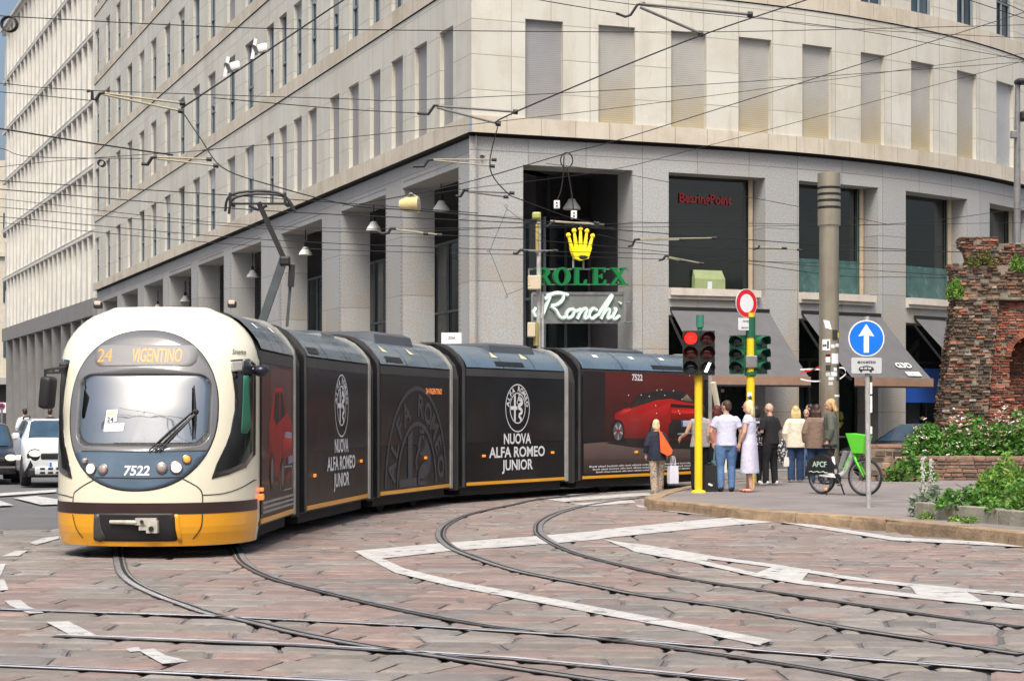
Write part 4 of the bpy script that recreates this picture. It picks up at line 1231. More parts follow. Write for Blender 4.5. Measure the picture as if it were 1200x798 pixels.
# indicator at the cab's corner
for dz, r in ((0, .045), (.09, .028)):
    q = cab(-1.36, 1.21, .66 + dz); g = MB(); g.rbox(-.02, .035, -r * 1.6, r * 1.6, -r * .8, r * .8, .012, 0, Matrix.Translation(q)); g.build('indicator_lamp', pm('indicator_lit', (.7, .15, .03), .3, emit=(1, .16, .03), estr=.9), tram)
g = MB(); v_, z_ = 0, 2.42
g.text('Sirietto', lambda x, y, d: nose(min(hwz(y + 2.38) * .993, x + 1.035), y + 2.38, .006), .06, 0, 'C', .01, width=.13)
g.build('lettering', T['ghost'], shell)

# --- body sections
ZF = {}
def section(A, B, name, zf, zt, roofmat=T['roof'], first=False, last=False):
    """A, B: ground points under the tram's left side at the front / rear of the section"""
    A, B = Vector(A), Vector(B)
    f = (A - B).normalized(); l = Vector((-f.y, f.x)); L = (A - B).length
    def W(a, v, z):
        """a: metres from the front end; v: from the left side inwards (0 = side, 2.38 = other side); z"""
        q = A - f * a - l * v
        return Vector((q.x, q.y, z))
    BW = 2.38
    def zz(z): return zf + (z - 2.455) * (zt - zf) / .525 if z > 2.45 else z * 1.0
    prof = [(0, .30), (0, zf - .05), (.02, zz(2.46)), (.06, zz(2.53)), (.16, zz(2.68)), (.28, zz(2.80)), (.42, zz(2.89)), (.6, zz(2.94)), (.8, zz(2.955))]
    full = prof + [(BW - v, z) for v, z in reversed(prof)]
    g = MB()
    n = len(full); a0, a1 = 0.0, L
    vs = [W(a, v, z) for a in (a0, a1) for v, z in full]
    g.add(vs, [(i, i + 1, n + i + 1, n + i) for i in range(n - 1)] + [(n - 1, 0, n, 2 * n - 1), tuple(range(n)), tuple(reversed(range(n, 2 * n)))], 0)
    body = g.build(name, [T['wrap']], tram, auto=35)
    e = .012
    # upper dark strip, window film, lower wrap as panels on the side
    def panel(nm, z0, z1, mat, gap=.03, out=.006, aa=None):
        g = MB(); x0, x1 = aa or (.14, L - .14)
        g.rbox(0, 1, 0, 1, 0, 1, 0.001)
        g = MB()
        P8 = [W(a, v, z) for z in (z0, z1) for v in (-out, .03) for a in (x0, x1)]
        g.add(P8, [(0, 2, 3, 1), (4, 5, 7, 6), (0, 1, 5, 4), (1, 3, 7, 5), (3, 2, 6, 7), (2, 0, 4, 6)])
        return g.build(nm, mat, body)
    panel('upper_panel', zf - .165, zf - .025, T['upper'])
    panel('window', 1.14, zf - .17, T['wrap2'], out=.008)
    panel('lower_panel', .40, 1.135, T['wrap_low'], out=.006)
    panel('yellow_sill', .325, .385, T['yellow'], out=.02, aa=(.16, L - .16))
    # roof fairing with segment joints
    fp = [(v_, zz(z_)) for v_, z_ in ((-.012, 2.455), (.03, 2.56), (.13, 2.70), (.25, 2.82), (.40, 2.915), (.60, 2.965), (.85, 2.98))]
    segs = [0, .30, .62, 1.0] if L > 4.2 else [0, .36, .68, 1.0]
    g = MB()
    for s0, s1 in zip(segs, segs[1:]):
        x0, x1 = .13 + (L - .26) * s0 + .012, .13 + (L - .26) * s1 - .012
        m_ = len(fp)
        for sd in (0, 1):
            vs = [W(a, v if not sd else BW - v, z) for a in (x0, x1) for v, z in fp]
            fs = [(i, i + 1, m_ + i + 1, m_ + i) for i in range(m_ - 1)]
            if sd: fs = [tuple(reversed(q)) for q in fs]
            g.add(vs, fs)
    g.quad(W(.1, .8, zt + .004), W(L - .1, .8, zt + .004), W(L - .1, BW - .8, zt + .004), W(.1, BW - .8, zt + .004))
    roof = g.build('roof_fairing', roofmat, body, auto=30)
    # arches at both ends
    for a, wd, mt in ((.0, .06, T['upper']), (L - .13, .13, T['arch'])):
        if (first and a == 0): continue
        g = MB()
        ap = [(-.022, .30), (-.022, zf - .04)] + [(v_, zz(z_)) for v_, z_ in ((-.005, 2.54), (.11, 2.72), (.24, 2.86), (.40, 2.96), (.62, 3.01), (.9, 3.02))]
        k = len(ap)
        vs = [W(x, v, z) for x in (a, a + wd) for v, z in ap] + [W(x, v + .1, z - .02) for x in (a, a + wd) for v, z in ap]
        fs = [(i, i + 1, k + i + 1, k + i) for i in range(k - 1)]
        for off in (0, k):
            o2 = 2 * k + off
            fs += [(off + i, off + i + 1, o2 + i + 1, o2 + i) for i in range(k - 1)]
        g.add(vs, fs)
        g.build('end_arch', mt, body, auto=40)
    # underframe, bogie
    g = MB()
    P8 = [W(a, v, z) for z in (.14, .31) for v in (.12, BW - .12) for a in (.1, L - .1)]
    g.add(P8, [(0, 2, 3, 1), (4, 5, 7, 6), (0, 1, 5, 4), (1, 3, 7, 5), (3, 2, 6, 7), (2, 0, 4, 6)])
    g.build('underframe', T['under'], body)
    ZF[body.name] = (zf, zt)
    return body, W, L, roof

def bellows(WA, LA, WB):
    """folded rubber between the rear of one section and the front of the next"""
    g = MB(); n = 7
    prof = [(.05, .25), (.05, 2.36), (.12, 2.60), (.28, 2.78), (.50, 2.88), (.9, 2.92), (1.48, 2.92), (1.88, 2.88), (2.10, 2.78), (2.26, 2.60), (2.33, 2.36), (2.33, .25)]
    rows = []
    for i in range(n + 1):
        t = i / n; k = .05 if i % 2 else 0
        rows.append([WA(LA, v + (k if v < 1.19 else -k), z - (k if z > 2.3 else 0)).lerp(WB(0, v + (k if v < 1.19 else -k), z - (k if z > 2.3 else 0)), t) for v, z in prof])
    m = len(prof)
    g.add([p for r in rows for p in r], [(i * m + j, i * m + j + 1, (i + 1) * m + j + 1, (i + 1) * m + j) for i in range(n) for j in range(m - 1)])
    return g.build('bellows', T['bell'], tram)

p1a = cab(-1.34, 1.185, 0); p1b = cab(-S1LEN, 1.185, 0)
SEC = []
SEC.append(section((p1a.x, p1a.y), (p1b.x, p1b.y), 'front_section', 2.47, 2.965, first=True))
for (xa, ya), (xb, yb), zf, zt in (((-2.90, 26.2), (-2.33, 30.65), 2.49, 2.93), ((-2.23, 31.05), (-1.13, 35.1), 2.51, 2.97), ((-.94, 35.4), (1.15, 38.95), 2.57, 3.02), ((1.38, 39.2), (4.62, 43.55), 2.64, 3.06)):
    SEC.append(section((xa, ya), (xb, yb), 'middle_section' if xa < 1 else 'rear_section', zf, zt))
for (b0, W0, L0, r0), (b1, W1, L1, r1) in zip(SEC, SEC[1:]): bellows(W0, L0, W1)
def sidefn(k, a0=0.0, z0=0.0, out=.014):
    b, W, L, r = SEC[k]
    return lambda x, y, d=0: W(a0 + x, -(out + d), z0 + y)

# --- tail of the rear section: cream slanted end
b, W, L, r = SEC[4]
g = MB()
pts = [(L - .02, .30), (L - .02, 2.4), (L + .1, 2.35), (L + .42, 1.3), (L + .52, .9), (L + .5, .3)]
n = len(pts)
vs = [W(a, -.02, z) for a, z in pts] + [W(a, 2.40, z) for a, z in pts]
g.add(vs, [tuple(range(n)), tuple(reversed(range(n, 2 * n)))] + [(i, n + i, n + (i + 1) % n, (i + 1) % n) for i in range(n)])
g.build('tail_panel', T['black'], b)
g = MB(); g.bar(W(L - .02, -.05, 2.42), W(L + .50, -.05, .95), .12, .10); g.bar(W(L + .50, -.05, .95), W(L + .5, -.05, .32), .12, .10); g.build('tail_trim', T['cream'], b)

# --- roof equipment: pods, vents, labels
for k, a0, a1, v0, v1, z1 in ((2, .9, 3.0, .35, 2.0, 3.10), (3, 1.4, 3.2, .25, 2.1, 3.08), (4, 1.2, 3.4, .5, 1.9, 3.13), (1, 3.3, 4.3, .5, 1.9, 3.0)):
    b, W, L, r = SEC[k]
    g = MB()
    tp = [W(a, v, z) for z, ins in ((2.86, 0), (z1 - .05, .05), (z1, .15)) for v in (v0 + ins, v1 - ins) for a in (a0 + ins, a1 - ins)]
    fs = []
    for s_ in (0, 4): fs += [(s_ + 0, s_ + 1, s_ + 5, s_ + 4), (s_ + 1, s_ + 3, s_ + 7, s_ + 5), (s_ + 3, s_ + 2, s_ + 6, s_ + 7), (s_ + 2, s_ + 0, s_ + 4, s_ + 6)]
    g.add(tp, fs + [(8, 9, 11, 10)])
    g.build('roof_unit', pm('roof_unit_paint', (.07, .08, .09), .4, var=.2), b, auto=30)
ZW = {id(W): ZF[b.name] for b, W, L, r in SEC}
def fair(W, a, t, out=.012, k_=None):
    """point on the roof fairing, t = 0 (lower edge) .. 1"""
    zf, zt = ZW[id(W)]
    fp = [(v_, zf + (z_ - 2.455) * (zt - zf) / .525) for v_, z_ in ((-.012, 2.455), (.03, 2.56), (.13, 2.70), (.25, 2.82), (.40, 2.915), (.60, 2.965))]
    k = min(4, int(t * 5)); f = t * 5 - k
    v = fp[k][0] * (1 - f) + fp[k + 1][0] * f; z = fp[k][1] * (1 - f) + fp[k + 1][1] * f
    return W(a, v - out * (1 - t), z + out * t)
for k, a0, a1 in ((1, .30, .95), (2, .5, 1.35), (3, 1.25, 2.35), (4, 2.9, 4.2)):
    b, W, L, r = SEC[k]
    g = MB(); g.quad(fair(W, a0, .10), fair(W, a1, .10), fair(W, a1, .27), fair(W, a0, .27)); g.build('vent_grille', T['black'], r)
for k, A_ in ((1, []), (2, [(.75, 1), (2.2, 1)]), (3, [(1.4, 1), (2.55, 1)]), (4, [(.95, 0), (2.35, 0), (3.6, 0)]), (0, [(1.0, 0), (2.3, 0)])):
    b, W, L, r = SEC[k]
    for a, tri in A_:
        g = MB()
        if tri: g.add([fair(W, a - .12, .40), fair(W, a + .12, .40), fair(W, a + .0, .62)], [(0, 1, 2)]); g.build('warning_label', T['label'], r)
        else: g.quad(fair(W, a - .09, .50), fair(W, a + .09, .50), fair(W, a + .09, .62), fair(W, a - .09, .62)); g.build('roof_label', T['white'], r)

# --- adverts: emblem, lettering, printed cars
def emblem(g, fn, R, m=0, zmin=None, thin=1.0):
    """round badge: rings, name round the top, cross and crowned snake"""
    def f2(x, y):
        if zmin is not None: y = max(y, zmin)
        return fn(x, y)
    def ring(r0, r1, n=64):
        vs = []
        for i in range(n):
            a = 2 * math.pi * i / n
            vs += [f2(r0 * math.cos(a), r0 * math.sin(a)), f2(r1 * math.cos(a), r1 * math.sin(a))]
        g.add(vs, [(2 * i, 2 * i + 1, (2 * i + 3) % (2 * n), (2 * i + 2) % (2 * n)) for i in range(n)], m)
    ring(R * .955, R); ring(R * .60, R * .645)
    word = 'ALFA ROMEO'; sz = R * .21
    angs = [168 - i * 17.3 for i in range(10)]
    for ch, ad in zip(word, angs):
        if ch == ' ': continue
        a = math.radians(ad); r_ = R * .70
        ca, sa = math.cos(a - math.pi / 2), math.sin(a - math.pi / 2)
        cx_, cy_ = r_ * math.cos(a), r_ * math.sin(a)
        g.text(ch, lambda x, y, d: f2(cx_ + x * ca - y * sa, cy_ + x * sa + y * ca), sz, m, 'C', .035)
    def strip(pts, w):
        L_ = spline([Vector((x, y, 0)) for x, y in pts], 6); vs = []
        for i, p in enumerate(L_):
            d = (L_[min(i + 1, len(L_) - 1)] - L_[max(i - 1, 0)]).normalized(); t = i / (len(L_) - 1)
            ww = w(t) if callable(w) else w
            vs += [f2((p.x - d.y * ww / 2) * R, (p.y + d.x * ww / 2) * R), f2((p.x + d.y * ww / 2) * R, (p.y - d.x * ww / 2) * R)]
        g.add(vs, [(2 * i, 2 * i + 1, 2 * i + 3, 2 * i + 2) for i in range(len(L_) - 1)], m)
    # cross on the left half
    def poly(pts): g.add([f2(x * R, y * R) for x, y in pts], [tuple(range(len(pts)))], m)
    poly([(-.30, -.50), (-.16, -.56), (-.16, .56), (-.30, .50)])
    poly([(-.57, -.07), (-.30, -.07), (-.30, .08), (-.57, .08)]); poly([(-.16, -.07), (-.03, -.07), (-.03, .08), (-.16, .08)])
    # snake on the right half
    strip([(.10, .40), (.30, .34), (.34, .20), (.14, .12), (.10, .02), (.30, -.06), (.34, -.18), (.16, -.26), (.14, -.36), (.28, -.44), (.22, -.53)], lambda t: .17 * (1 - .55 * t) + .02)
    poly([(.0, .40), (.08, .50), (.22, .50), (.26, .40), (.16, .34), (.06, .34)])
    poly([(.06, .53), (.08, .60), (.13, .55), (.16, .60), (.20, .55), (.24, .58), (.22, .52)])
    strip([(.05, .36), (-.04, .26), (-.02, .16)], .05)
def advert(k, ac, sx):
    b, W, L, r = SEC[k]
    g = MB(); emblem(g, sidefn(k, ac, 1.80), .475); g.build('emblem', T['white'], b)
    g = MB()
    for txt, z, w in (('NUOVA', 1.10, .95 * sx), ('ALFA ROMEO', .84, 1.95 * sx), ('JUNIOR', .585, 1.08 * sx)):
        g.text(txt, sidefn(k, ac, z), .195, 0, 'C', .025, width=w)
    g.build('lettering', T['white'], b)
advert(1, 2.35, 1.0)
advert(3, 2.05, 1.12)
g = MB(); emblem(g, sidefn(2, 2.1, .42), 1.75, 0, zmin=.0); SEC_b = SEC[2][0]; g.build('emblem', T['ghost'], SEC_b)
g = MB(); g.text('24 VIGENTINO', sidefn(2, 3.05, 2.04, .02), .10, 0, 'C', .01, width=.95); g.build('lettering', T['led'], SEC_b)
for k, a, z in ((1, .55, .80), (1, 3.75, .93), (2, 2.55, .90), (3, .75, .88), (3, 3.45, .90), (4, 2.2, .86)):
    b, W, L, r = SEC[k]
    g = MB(); q = sidefn(k, a, z); vs = [q(x, y, d) for d in (0, .02) for y in (-.022, .022) for x in (-.05, .05)]
    g.add(vs, [(0, 2, 3, 1), (4, 5, 7, 6), (0, 1, 5, 4), (1, 3, 7, 5), (3, 2, 6, 7), (2, 0, 4, 6)])
    g.build('side_marker', T['amber'], b)
# printed picture of a red car (flat print on the film)
T['print'] = pm('printed_film', (1, 1, 1), .35, var=.06, vscale=2, coat=.15, attr=True)
def pic(g, fn, lay, poly, c0, c1=None, ax=1):
    """polygon of the print; colour runs from c0 (low) to c1 (high) as inks of the picture"""
    ys = [p[ax] for p in poly]; lo, hi = min(ys), max(ys)
    c1 = c1 or c0
    col = []
    for p in poly:
        t = (p[ax] - lo) / max(1e-6, hi - lo); col.append(tuple(c0[i] * (1 - t) + c1[i] * t for i in range(3)))
    g.add([fn(x, y, .0012 * lay) for x, y in poly], [tuple(range(len(poly)))], 0, None, col)
def disc(cx, cy, rx, ry, n=28): return [(cx + rx * math.cos(2 * math.pi * i / n), cy + ry * math.sin(2 * math.pi * i / n)) for i in range(n)]
# rear section: picture coordinates are photo-crop units mapped to the side
fnR = sidefn(4, 0, 0, .011)
def rx(x): return .12 + (x - 80) / (765 - 80) * (5.0)
def ry(y): return .42 + (690 - y) / (690 - 75) * (2.60 - .42)
g = MB()
def LP(lay, pts, c0, c1=None, ax=1): pic(g, fnR, lay, [(rx(x), ry(y)) for x, y in pts], c0, c1, ax)
LP(0, [(85, 690), (760, 690), (760, 78), (85, 78)], (.012, .010, .011), (.03, .008, .008))
LP(1, [(200, 500), (760, 500), (760, 80), (200, 80)], (.02, .006, .006), (.11, .014, .012))
LP(1, [(85, 510), (200, 500), (200, 90), (85, 90)], (.012, .010, .012), (.02, .012, .012))
LP(1, [(90, 690), (760, 690), (760, 560), (420, 505), (90, 500)], (.028, .018, .016), (.15, .10, .09))
LP(2, [(90, 690), (760, 690), (760, 620), (90, 600)], (.02, .014, .013), (.07, .045, .04))
LP(2, [(205, 510), (250, 490), (470, 525), (740, 525), (740, 560), (400, 545)], (.015, .012, .012))
# body of the printed car
LP(3, [(250, 360), (252, 330), (300, 300), (345, 290), (470, 245), (560, 235), (640, 255), (700, 265), (730, 285), (738, 350), (735, 420), (725, 490), (640, 500), (480, 490), (300, 480), (290, 420), (270, 370)], (.10, .003, .005), (.52, .012, .012))
LP(4, [(330, 300), (365, 225), (420, 200), (500, 190), (620, 185), (690, 235), (705, 262), (640, 255), (560, 235), (480, 245)], (.012, .012, .014), (.025, .022, .024))
LP(5, [(338, 293), (368, 232), (415, 210), (470, 205), (505, 235), (470, 248)], (.04, .03, .03), (.015, .014, .016))
LP(5, [(620, 245), (655, 205), (700, 258)], (.05, .045, .05), (.35, .28, .16))
LP(4, [(300, 360), (470, 300), (560, 262), (545, 320), (520, 350), (330, 400)], (.22, .006, .008), (.62, .02, .018))
LP(4, [(260, 345), (300, 305), (345, 300), (300, 340)], (.3, .01, .01), (.7, .05, .04))
LP(4, [(560, 285), (735, 285), (738, 370), (560, 375)], (.12, .003, .004), (.50, .01, .01))
LP(5, [(565, 300), (730, 300), (732, 330), (565, 325)], (.85, .03, .03), (.5, .01, .01))
LP(5, [(560, 268), (735, 280), (735, 298), (560, 290)], (.02, .01, .01))
LP(5, [(575, 370), (738, 372), (735, 470), (590, 490), (545, 480), (550, 400)], (.012, .01, .012), (.02, .016, .018))
LP(6, [(622, 375), (695, 372), (697, 410), (624, 414)], (.45, .47, .55), (.6, .62, .7))
LP(7, [(624, 413), (633, 412), (631, 375), (622, 376)], (.05, .10, .4))
LP(6, [(600, 455), (720, 448), (720, 456), (600, 463)], (.3, .3, .32))
LP(5, [(290, 480), (440, 495), (440, 520), (300, 505)], (.008, .008, .009))
for cx_, cy_, a_, b_ in ((268, 438, 34, 70), (470, 445, 32, 80)):
    LP(6, disc(cx_, cy_, a_, b_), (.010, .010, .011)); LP(7, disc(cx_ - 1, cy_, a_ * .76, b_ * .78), (.10, .09, .10))
    for q in range(5):
        an = 2 * math.pi * q / 5 + .3
        LP(8, [(cx_ + a_ * .7 * math.cos(an - .16), cy_ + b_ * .72 * math.sin(an - .16)), (cx_ + a_ * .7 * math.cos(an + .16), cy_ + b_ * .72 * math.sin(an + .16)), (cx_ + 3, cy_ + 4), (cx_ - 3, cy_ - 4)], (.40, .38, .40))
    LP(9, disc(cx_, cy_, a_ * .25, b_ * .22, 12), (.25, .02, .02))
LP(6, [(296, 265), (312, 260), (320, 275), (300, 280)], (.02, .018, .018))
for x, y in ((322, 218), (392, 215), (437, 223), (480, 184), (505, 180), (575, 185), (625, 238), (525, 215), (473, 280), (478, 328), (605, 312), (612, 330), (670, 85)):
    LP(9, disc(x, y, 3.5, 3.5, 8), (.75, .7, .68))
prt = g.build('car_picture', T['print'], SEC[4][0])
g = MB()
for j, z in enumerate((.56, .50, .44)):
    g.text('lorem ipsum'.replace('lorem ipsum', 'llnnll nlnnl lnnlnnl nlln lnnl nllnlnl nnlnl lnln nlnnl lnnlnl nlnl lnnl nlnnlln'), sidefn(4, 2.55, z, .014), .035, 0, 'C', .02, width=4.3 - .25 * j)
g.build('small_print', T['white'], SEC[4][0])
g = MB(); g.text('7522', sidefn(4, 2.25, 2.42, .016), .13, 0, 'C', .03, width=.42); g.build('lettering', T['white'], SEC[4][0])
# front section: the same car printed from the front
fnF = sidefn(0, 0, 0, .011)
g = MB(); LF = SEC[0][2]
def LQ(lay, pts, c0, c1=None, ax=1): pic(g, fnF, lay, [(LF * x, y) for x, y in pts], c0, c1, ax)
LQ(0, [(.06, .45), (.95, .45), (.95, 2.28), (.06, 2.28)], (.03, .02, .02), (.10, .022, .02))
LQ(1, [(.30, 1.10), (.86, 1.10), (.86, 2.25), (.30, 2.25)], (.05, .02, .02), (.16, .07, .065))
LQ(2, [(.25, .98), (.25, 1.55), (.33, 1.75), (.40, 2.0), (.62, 2.02), (.70, 1.72), (.84, 1.62), (.92, 1.45), (.92, .86), (.78, .75), (.55, .78)], (.12, .004, .005), (.55, .015, .014))
LQ(3, [(.36, 1.62), (.42, 1.94), (.52, 1.96), (.53, 1.58), (.44, 1.52)], (.012, .012, .014)); LQ(3, [(.55, 1.58), (.55, 1.96), (.62, 1.95), (.70, 1.66)], (.014, .012, .014))
LQ(3, [(.62, 1.15), (.88, 1.22), (.9, 1.38), (.66, 1.40)], (.25, .01, .01), (.75, .05, .04))
LQ(4, [(.68, 1.36), (.88, 1.34), (.88, 1.42), (.70, 1.44)], (.35, .36, .45)); LQ(4, [(.70, .86), (.90, .92), (.9, 1.08), (.72, 1.10)], (.015, .012, .014))
LQ(5, [(.78, 1.0), (.92, 1.02), (.92, 1.12), (.78, 1.1)], (.3, .25, .4))
for cx_, cz_ in ((.32, .95), (.61, .88)): LQ(6, disc(cx_, cz_, .055, .24, 18), (.012, .012, .013)); LQ(7, disc(cx_, cz_, .035, .16, 14), (.16, .14, .15))
g.build('car_picture', T['print'], SEC[0][0])
g = MB()
for z in (.44, .50, .56):
    q = sidefn(0, 0, z, .016); g.quad(q(.25, 0), q(LF * .96, .0), q(LF * .96, .028), q(.25, .028))
q = sidefn(0, 0, 0, .016)
for x0, x1, z0, z1 in ((.52, .9, .66, .70),): 
    rr = rrect(LF * .55, LF * .90, .66, .98, .08); 
    g.add([q(x, z) for x, z in rr] + [q(LF * .725 + (x - LF * .725) * .95, .82 + (z - .82) * .90) for x, z in rr], [(i, (i + 1) % len(rr), len(rr) + (i + 1) % len(rr), len(rr) + i) for i in range(len(rr))])
g.build('pinstripe', T['arch'], SEC[0][0])
# --- bogies with wheels
for k in (0, 2, 4):
    b, W, L, r = SEC[k]
    g = MB()
    for a in (L * .28, L * .72):
        w_ = MB()
        for v in (.42, 1.96): w_.tube([W(a, v - .06, .31), W(a, v + .06, .31)], .31, 20)
        w_.tube([W(a, .4, .31), W(a, 1.98, .31)], .06, 8)
        w_.build('wheelset', T['under'], b)
    g.bar(W(L * .2, .36, .24), W(L * .8, .36, .24), .12, .16)
    g.build('bogie', T['under'], b)
# --- pantograph
py = 28.0
base0 = P(318, 388, py); knee = P(334, 306, py); head = P(303, 236, py)
base0.z = 2.98
g = MB()
pw = Vector((.0, 0, 0))
g.bar(base0 + Vector((-.16, 0, 0)), knee + Vector((-.03, 0, 0)), .08, .12); g.bar(base0 + Vector((.22, .1, 0)), knee + Vector((.08, .1, -.2)), .04, .05)
pan = g.build('pantograph', pm('pantograph_arm', (.07, .08, .085), .4, var=.2), tram)
g = MB()
g.bar(knee, head + Vector((-.0, 0, -.02)), .06, .075); g.rbox(-.08, .08, -.07, .07, -.07, .07, .03, 0, Matrix.Translation(knee)); g.bar(knee + Vector((.10, .05, -.05)), knee + Vector((.08, .05, -.38)), .09, .07)
g.build('upper_arm', T['black'], pan)
g = MB()
hb = head.z
for dy in (-.18, .18):
    g.tube(spline([P(266, 240, py) + Vector((0, dy, -.12)), P(272, 231, py) + Vector((0, dy, 0)), P(304, 228, py) + Vector((0, dy, .03)), P(333, 230, py) + Vector((0, dy, 0)), P(345, 240, py) + Vector((0, dy, -.10))], 5), .02, 8)
g.bar(P(272, 239, py), P(336, 239, py), .03, .03)
for x in (272, 336): g.bar(P(x, 228, py) + Vector((0, -.2, 0)), P(x, 242, py) + Vector((0, -.2, 0)), .04, .04); g.bar(P(x, 240, py) + Vector((0, -.2, 0)), P(x, 240, py) + Vector((0, .2, 0)), .04, .04)
g.tube([P(292, 241, py), P(302, 246, py), P(313, 241, py)], .025, 6)
g.build('collector_head', T['black'], pan)
# ================================================================ OVERHEAD LINE
S = {}
S['wire'] = pm('wire_black', (.012, .012, .013), .6, var=0)
S['rod'] = pm('glass_fibre_rod', (.27, .235, .15), .5, var=.2, vscale=9)
S['rod_d'] = pm('grey_rod', (.10, .10, .095), .5, var=.3, vscale=9)
S['iron'] = pm('galvanised_iron', (.22, .22, .22), .5, metal=.4, var=.25, grime=.3)
S['porc'] = pm('white_insulator', (.7, .7, .68), .35, var=.05)
def wire(label, r, pts):
    g = MB(); L = [P(x, y, Y) for x, y, Y in pts]
    if len(L) > 2: L = spline(L, 5)
    g.tube(L, r * .82, 6)
    return tag(g.build('overhead_wire', S['wire'], smooth=True), label, 'wire', 'wires of the tram overhead line')
wire('long level cable crossing the whole view just below its top edge', .011, [(-60, 14, 30), (0, 19, 30), (233, 31, 32), (400, 35, 34), (800, 38, 40), (1020, 34, 44), (1260, 28, 48)])
wire('black cable slanting up from the upper left bracket past two white loudspeakers', .017, [(430, -18, 30), (400, 2, 30), (294, 73, 30), (213, 127, 30)])
wire('cable dropping from the upper left bracket, passing just above the tram pantograph', .012, [(213, 130, 30), (236, 164, 29.7), (260, 196, 29.5), (310, 215, 29), (412, 241, 31), (490, 247, 33), (620, 258, 38), (720, 268, 42)])
wire('thin cable sagging behind the corner bracket and rising to the right edge', .009, [(-60, 95, 32), (0, 98, 32), (101, 106, 32), (400, 116, 34), (498, 117, 35), (800, 101, 40), (1200, 73, 46), (1260, 69, 47)])
wire('short cable ending on the upper left bracket from the left edge', .009, [(-60, 104, 31), (0, 108, 31), (106, 118, 31)])
wire('thick cable running down from the left edge to the yellow rod bracket', .016, [(-60, 143, 28), (0, 151, 28), (100, 167, 28.5), (203, 182, 29)])
wire('thin cable with a bend near the fins, ending on the yellow rod bracket', .009, [(-60, 168, 34), (0, 174, 34), (37, 184, 34), (166, 186, 34)])
wire('thin cable rising from the left edge across the lower fins', .008, [(-60, 207, 36), (0, 196, 36), (90, 187, 36), (250, 176, 33)])
wire('dark cable over the lowest row of fins ending behind the corner pillar', .011, [(-60, 207, 33), (0, 212, 33), (223, 226, 33), (400, 238, 35), (560, 250, 38)])
wire('fine cable climbing from the left facade to the right edge over the tan shutters', .008, [(237, 176, 30), (400, 162, 32), (617, 139, 36), (800, 117, 40), (1200, 63, 46), (1260, 55, 47)])
wire('cable running into the left end of the bracket on the building corner', .010, [(250, 115, 31), (400, 128, 33), (494, 133, 35)])
wire('thick cable climbing steeply right from the corner bracket to the top edge', .018, [(584, 146, 34), (603, 132, 34.2), (800, 50, 38), (940, 2, 41), (985, -14, 42)])
wire('knotted cable hanging down the granite corner pillar below the corner bracket', .013, [(584, 146, 34), (574, 196, 34.5), (593, 225, 35), (610, 234, 35.5), (668, 255, 37), (700, 262, 38)])
wire('cable crossing the big first opening and climbing to the upper right corner', .012, [(417, 240, 32), (535, 217, 34), (664, 180, 37), (715, 167, 38), (800, 141, 40), (1200, 15, 48), (1260, -4, 49)])
wire('fine cable from the yellow floodlight up over the tan shutters to the right', .008, [(492, 232, 34), (535, 223, 35), (705, 201, 38), (822, 173, 40), (1200, 72, 47), (1260, 55, 48)])
wire('bowed cable curving down along the second floor sill to the right edge', .010, [(640, -8, 38), (800, 13, 41), (979, 32, 45), (1100, 53, 48), (1200, 71, 50), (1260, 83, 51)])
wire('short cable from the top edge to the dark bracket at top centre', .011, [(560, -14, 36), (630, 0, 37), (725, 16, 38)])
wire('cable leaving the dark bracket at top centre towards the right edge', .009, [(752, 6, 39), (871, 18, 42), (979, 33, 45), (1200, 45, 49), (1260, 48, 50)])
wire('left one of the two short cables cutting the top right corner', .012, [(1110, -8, 46), (1200, 22, 48), (1260, 44, 49)])
wire('right one of the two short cables cutting the top right corner', .012, [(1150, -8, 46), (1200, 14, 47), (1260, 40, 48)])
for lab, r, pts in (('topmost of the level cables passing the yellow crown', .013, [(-60, 218, 36), (0, 222, 36), (310, 247, 37), (620, 262, 40), (780, 274, 42), (993, 289, 45), (1140, 296, 48), (1260, 300, 50)]),
                    ('level cable touching the top of the yellow crown on its way right', .008, [(-60, 228, 36), (0, 233, 36), (310, 265, 37), (620, 267, 40), (1000, 264, 46), (1260, 260, 50)]),
                    ('level cable crossing the middle of the yellow crown', .009, [(-60, 239, 37), (0, 243, 37), (310, 268, 38), (620, 281, 40), (955, 312, 45), (1260, 332, 50)]),
                    ('level cable passing across the foot of the yellow crown', .010, [(-60, 249, 37), (0, 254, 37), (310, 281, 38), (620, 294, 41), (800, 300, 43), (980, 323, 46), (1070, 325, 48), (1260, 329, 50)]),
                    ('lowest of the level cables, just above the green letters', .009, [(-60, 256, 38), (0, 261, 38), (310, 289, 39), (620, 299, 41), (900, 307, 45), (1260, 313, 50)]),
                    ('thin cable rising right over the big mezzanine windows', .009, [(480, 272, 37), (780, 261, 42), (1040, 263, 46), (1200, 244, 49), (1260, 237, 50)]),
                    ('thin cable falling right across the red window lettering', .008, [(640, 192, 38), (705, 200, 39), (780, 213, 42), (955, 246, 45), (1040, 263, 46)]),
                    ('cable from the bracket beside the crown to the ruin wall', .011, [(700, 275, 41), (800, 289, 43), (1100, 295, 47), (1260, 297, 50)])):
    wire(lab, r, pts)
wire('thin zigzag guy wire on the corner pillar left of the opening', .007, [(640, 280, 44), (594, 245, 44), (594, 245.5, 44), (574, 294, 44), (574, 294.5, 44), (594, 345, 44), (594, 345.5, 44), (622, 334, 44)])

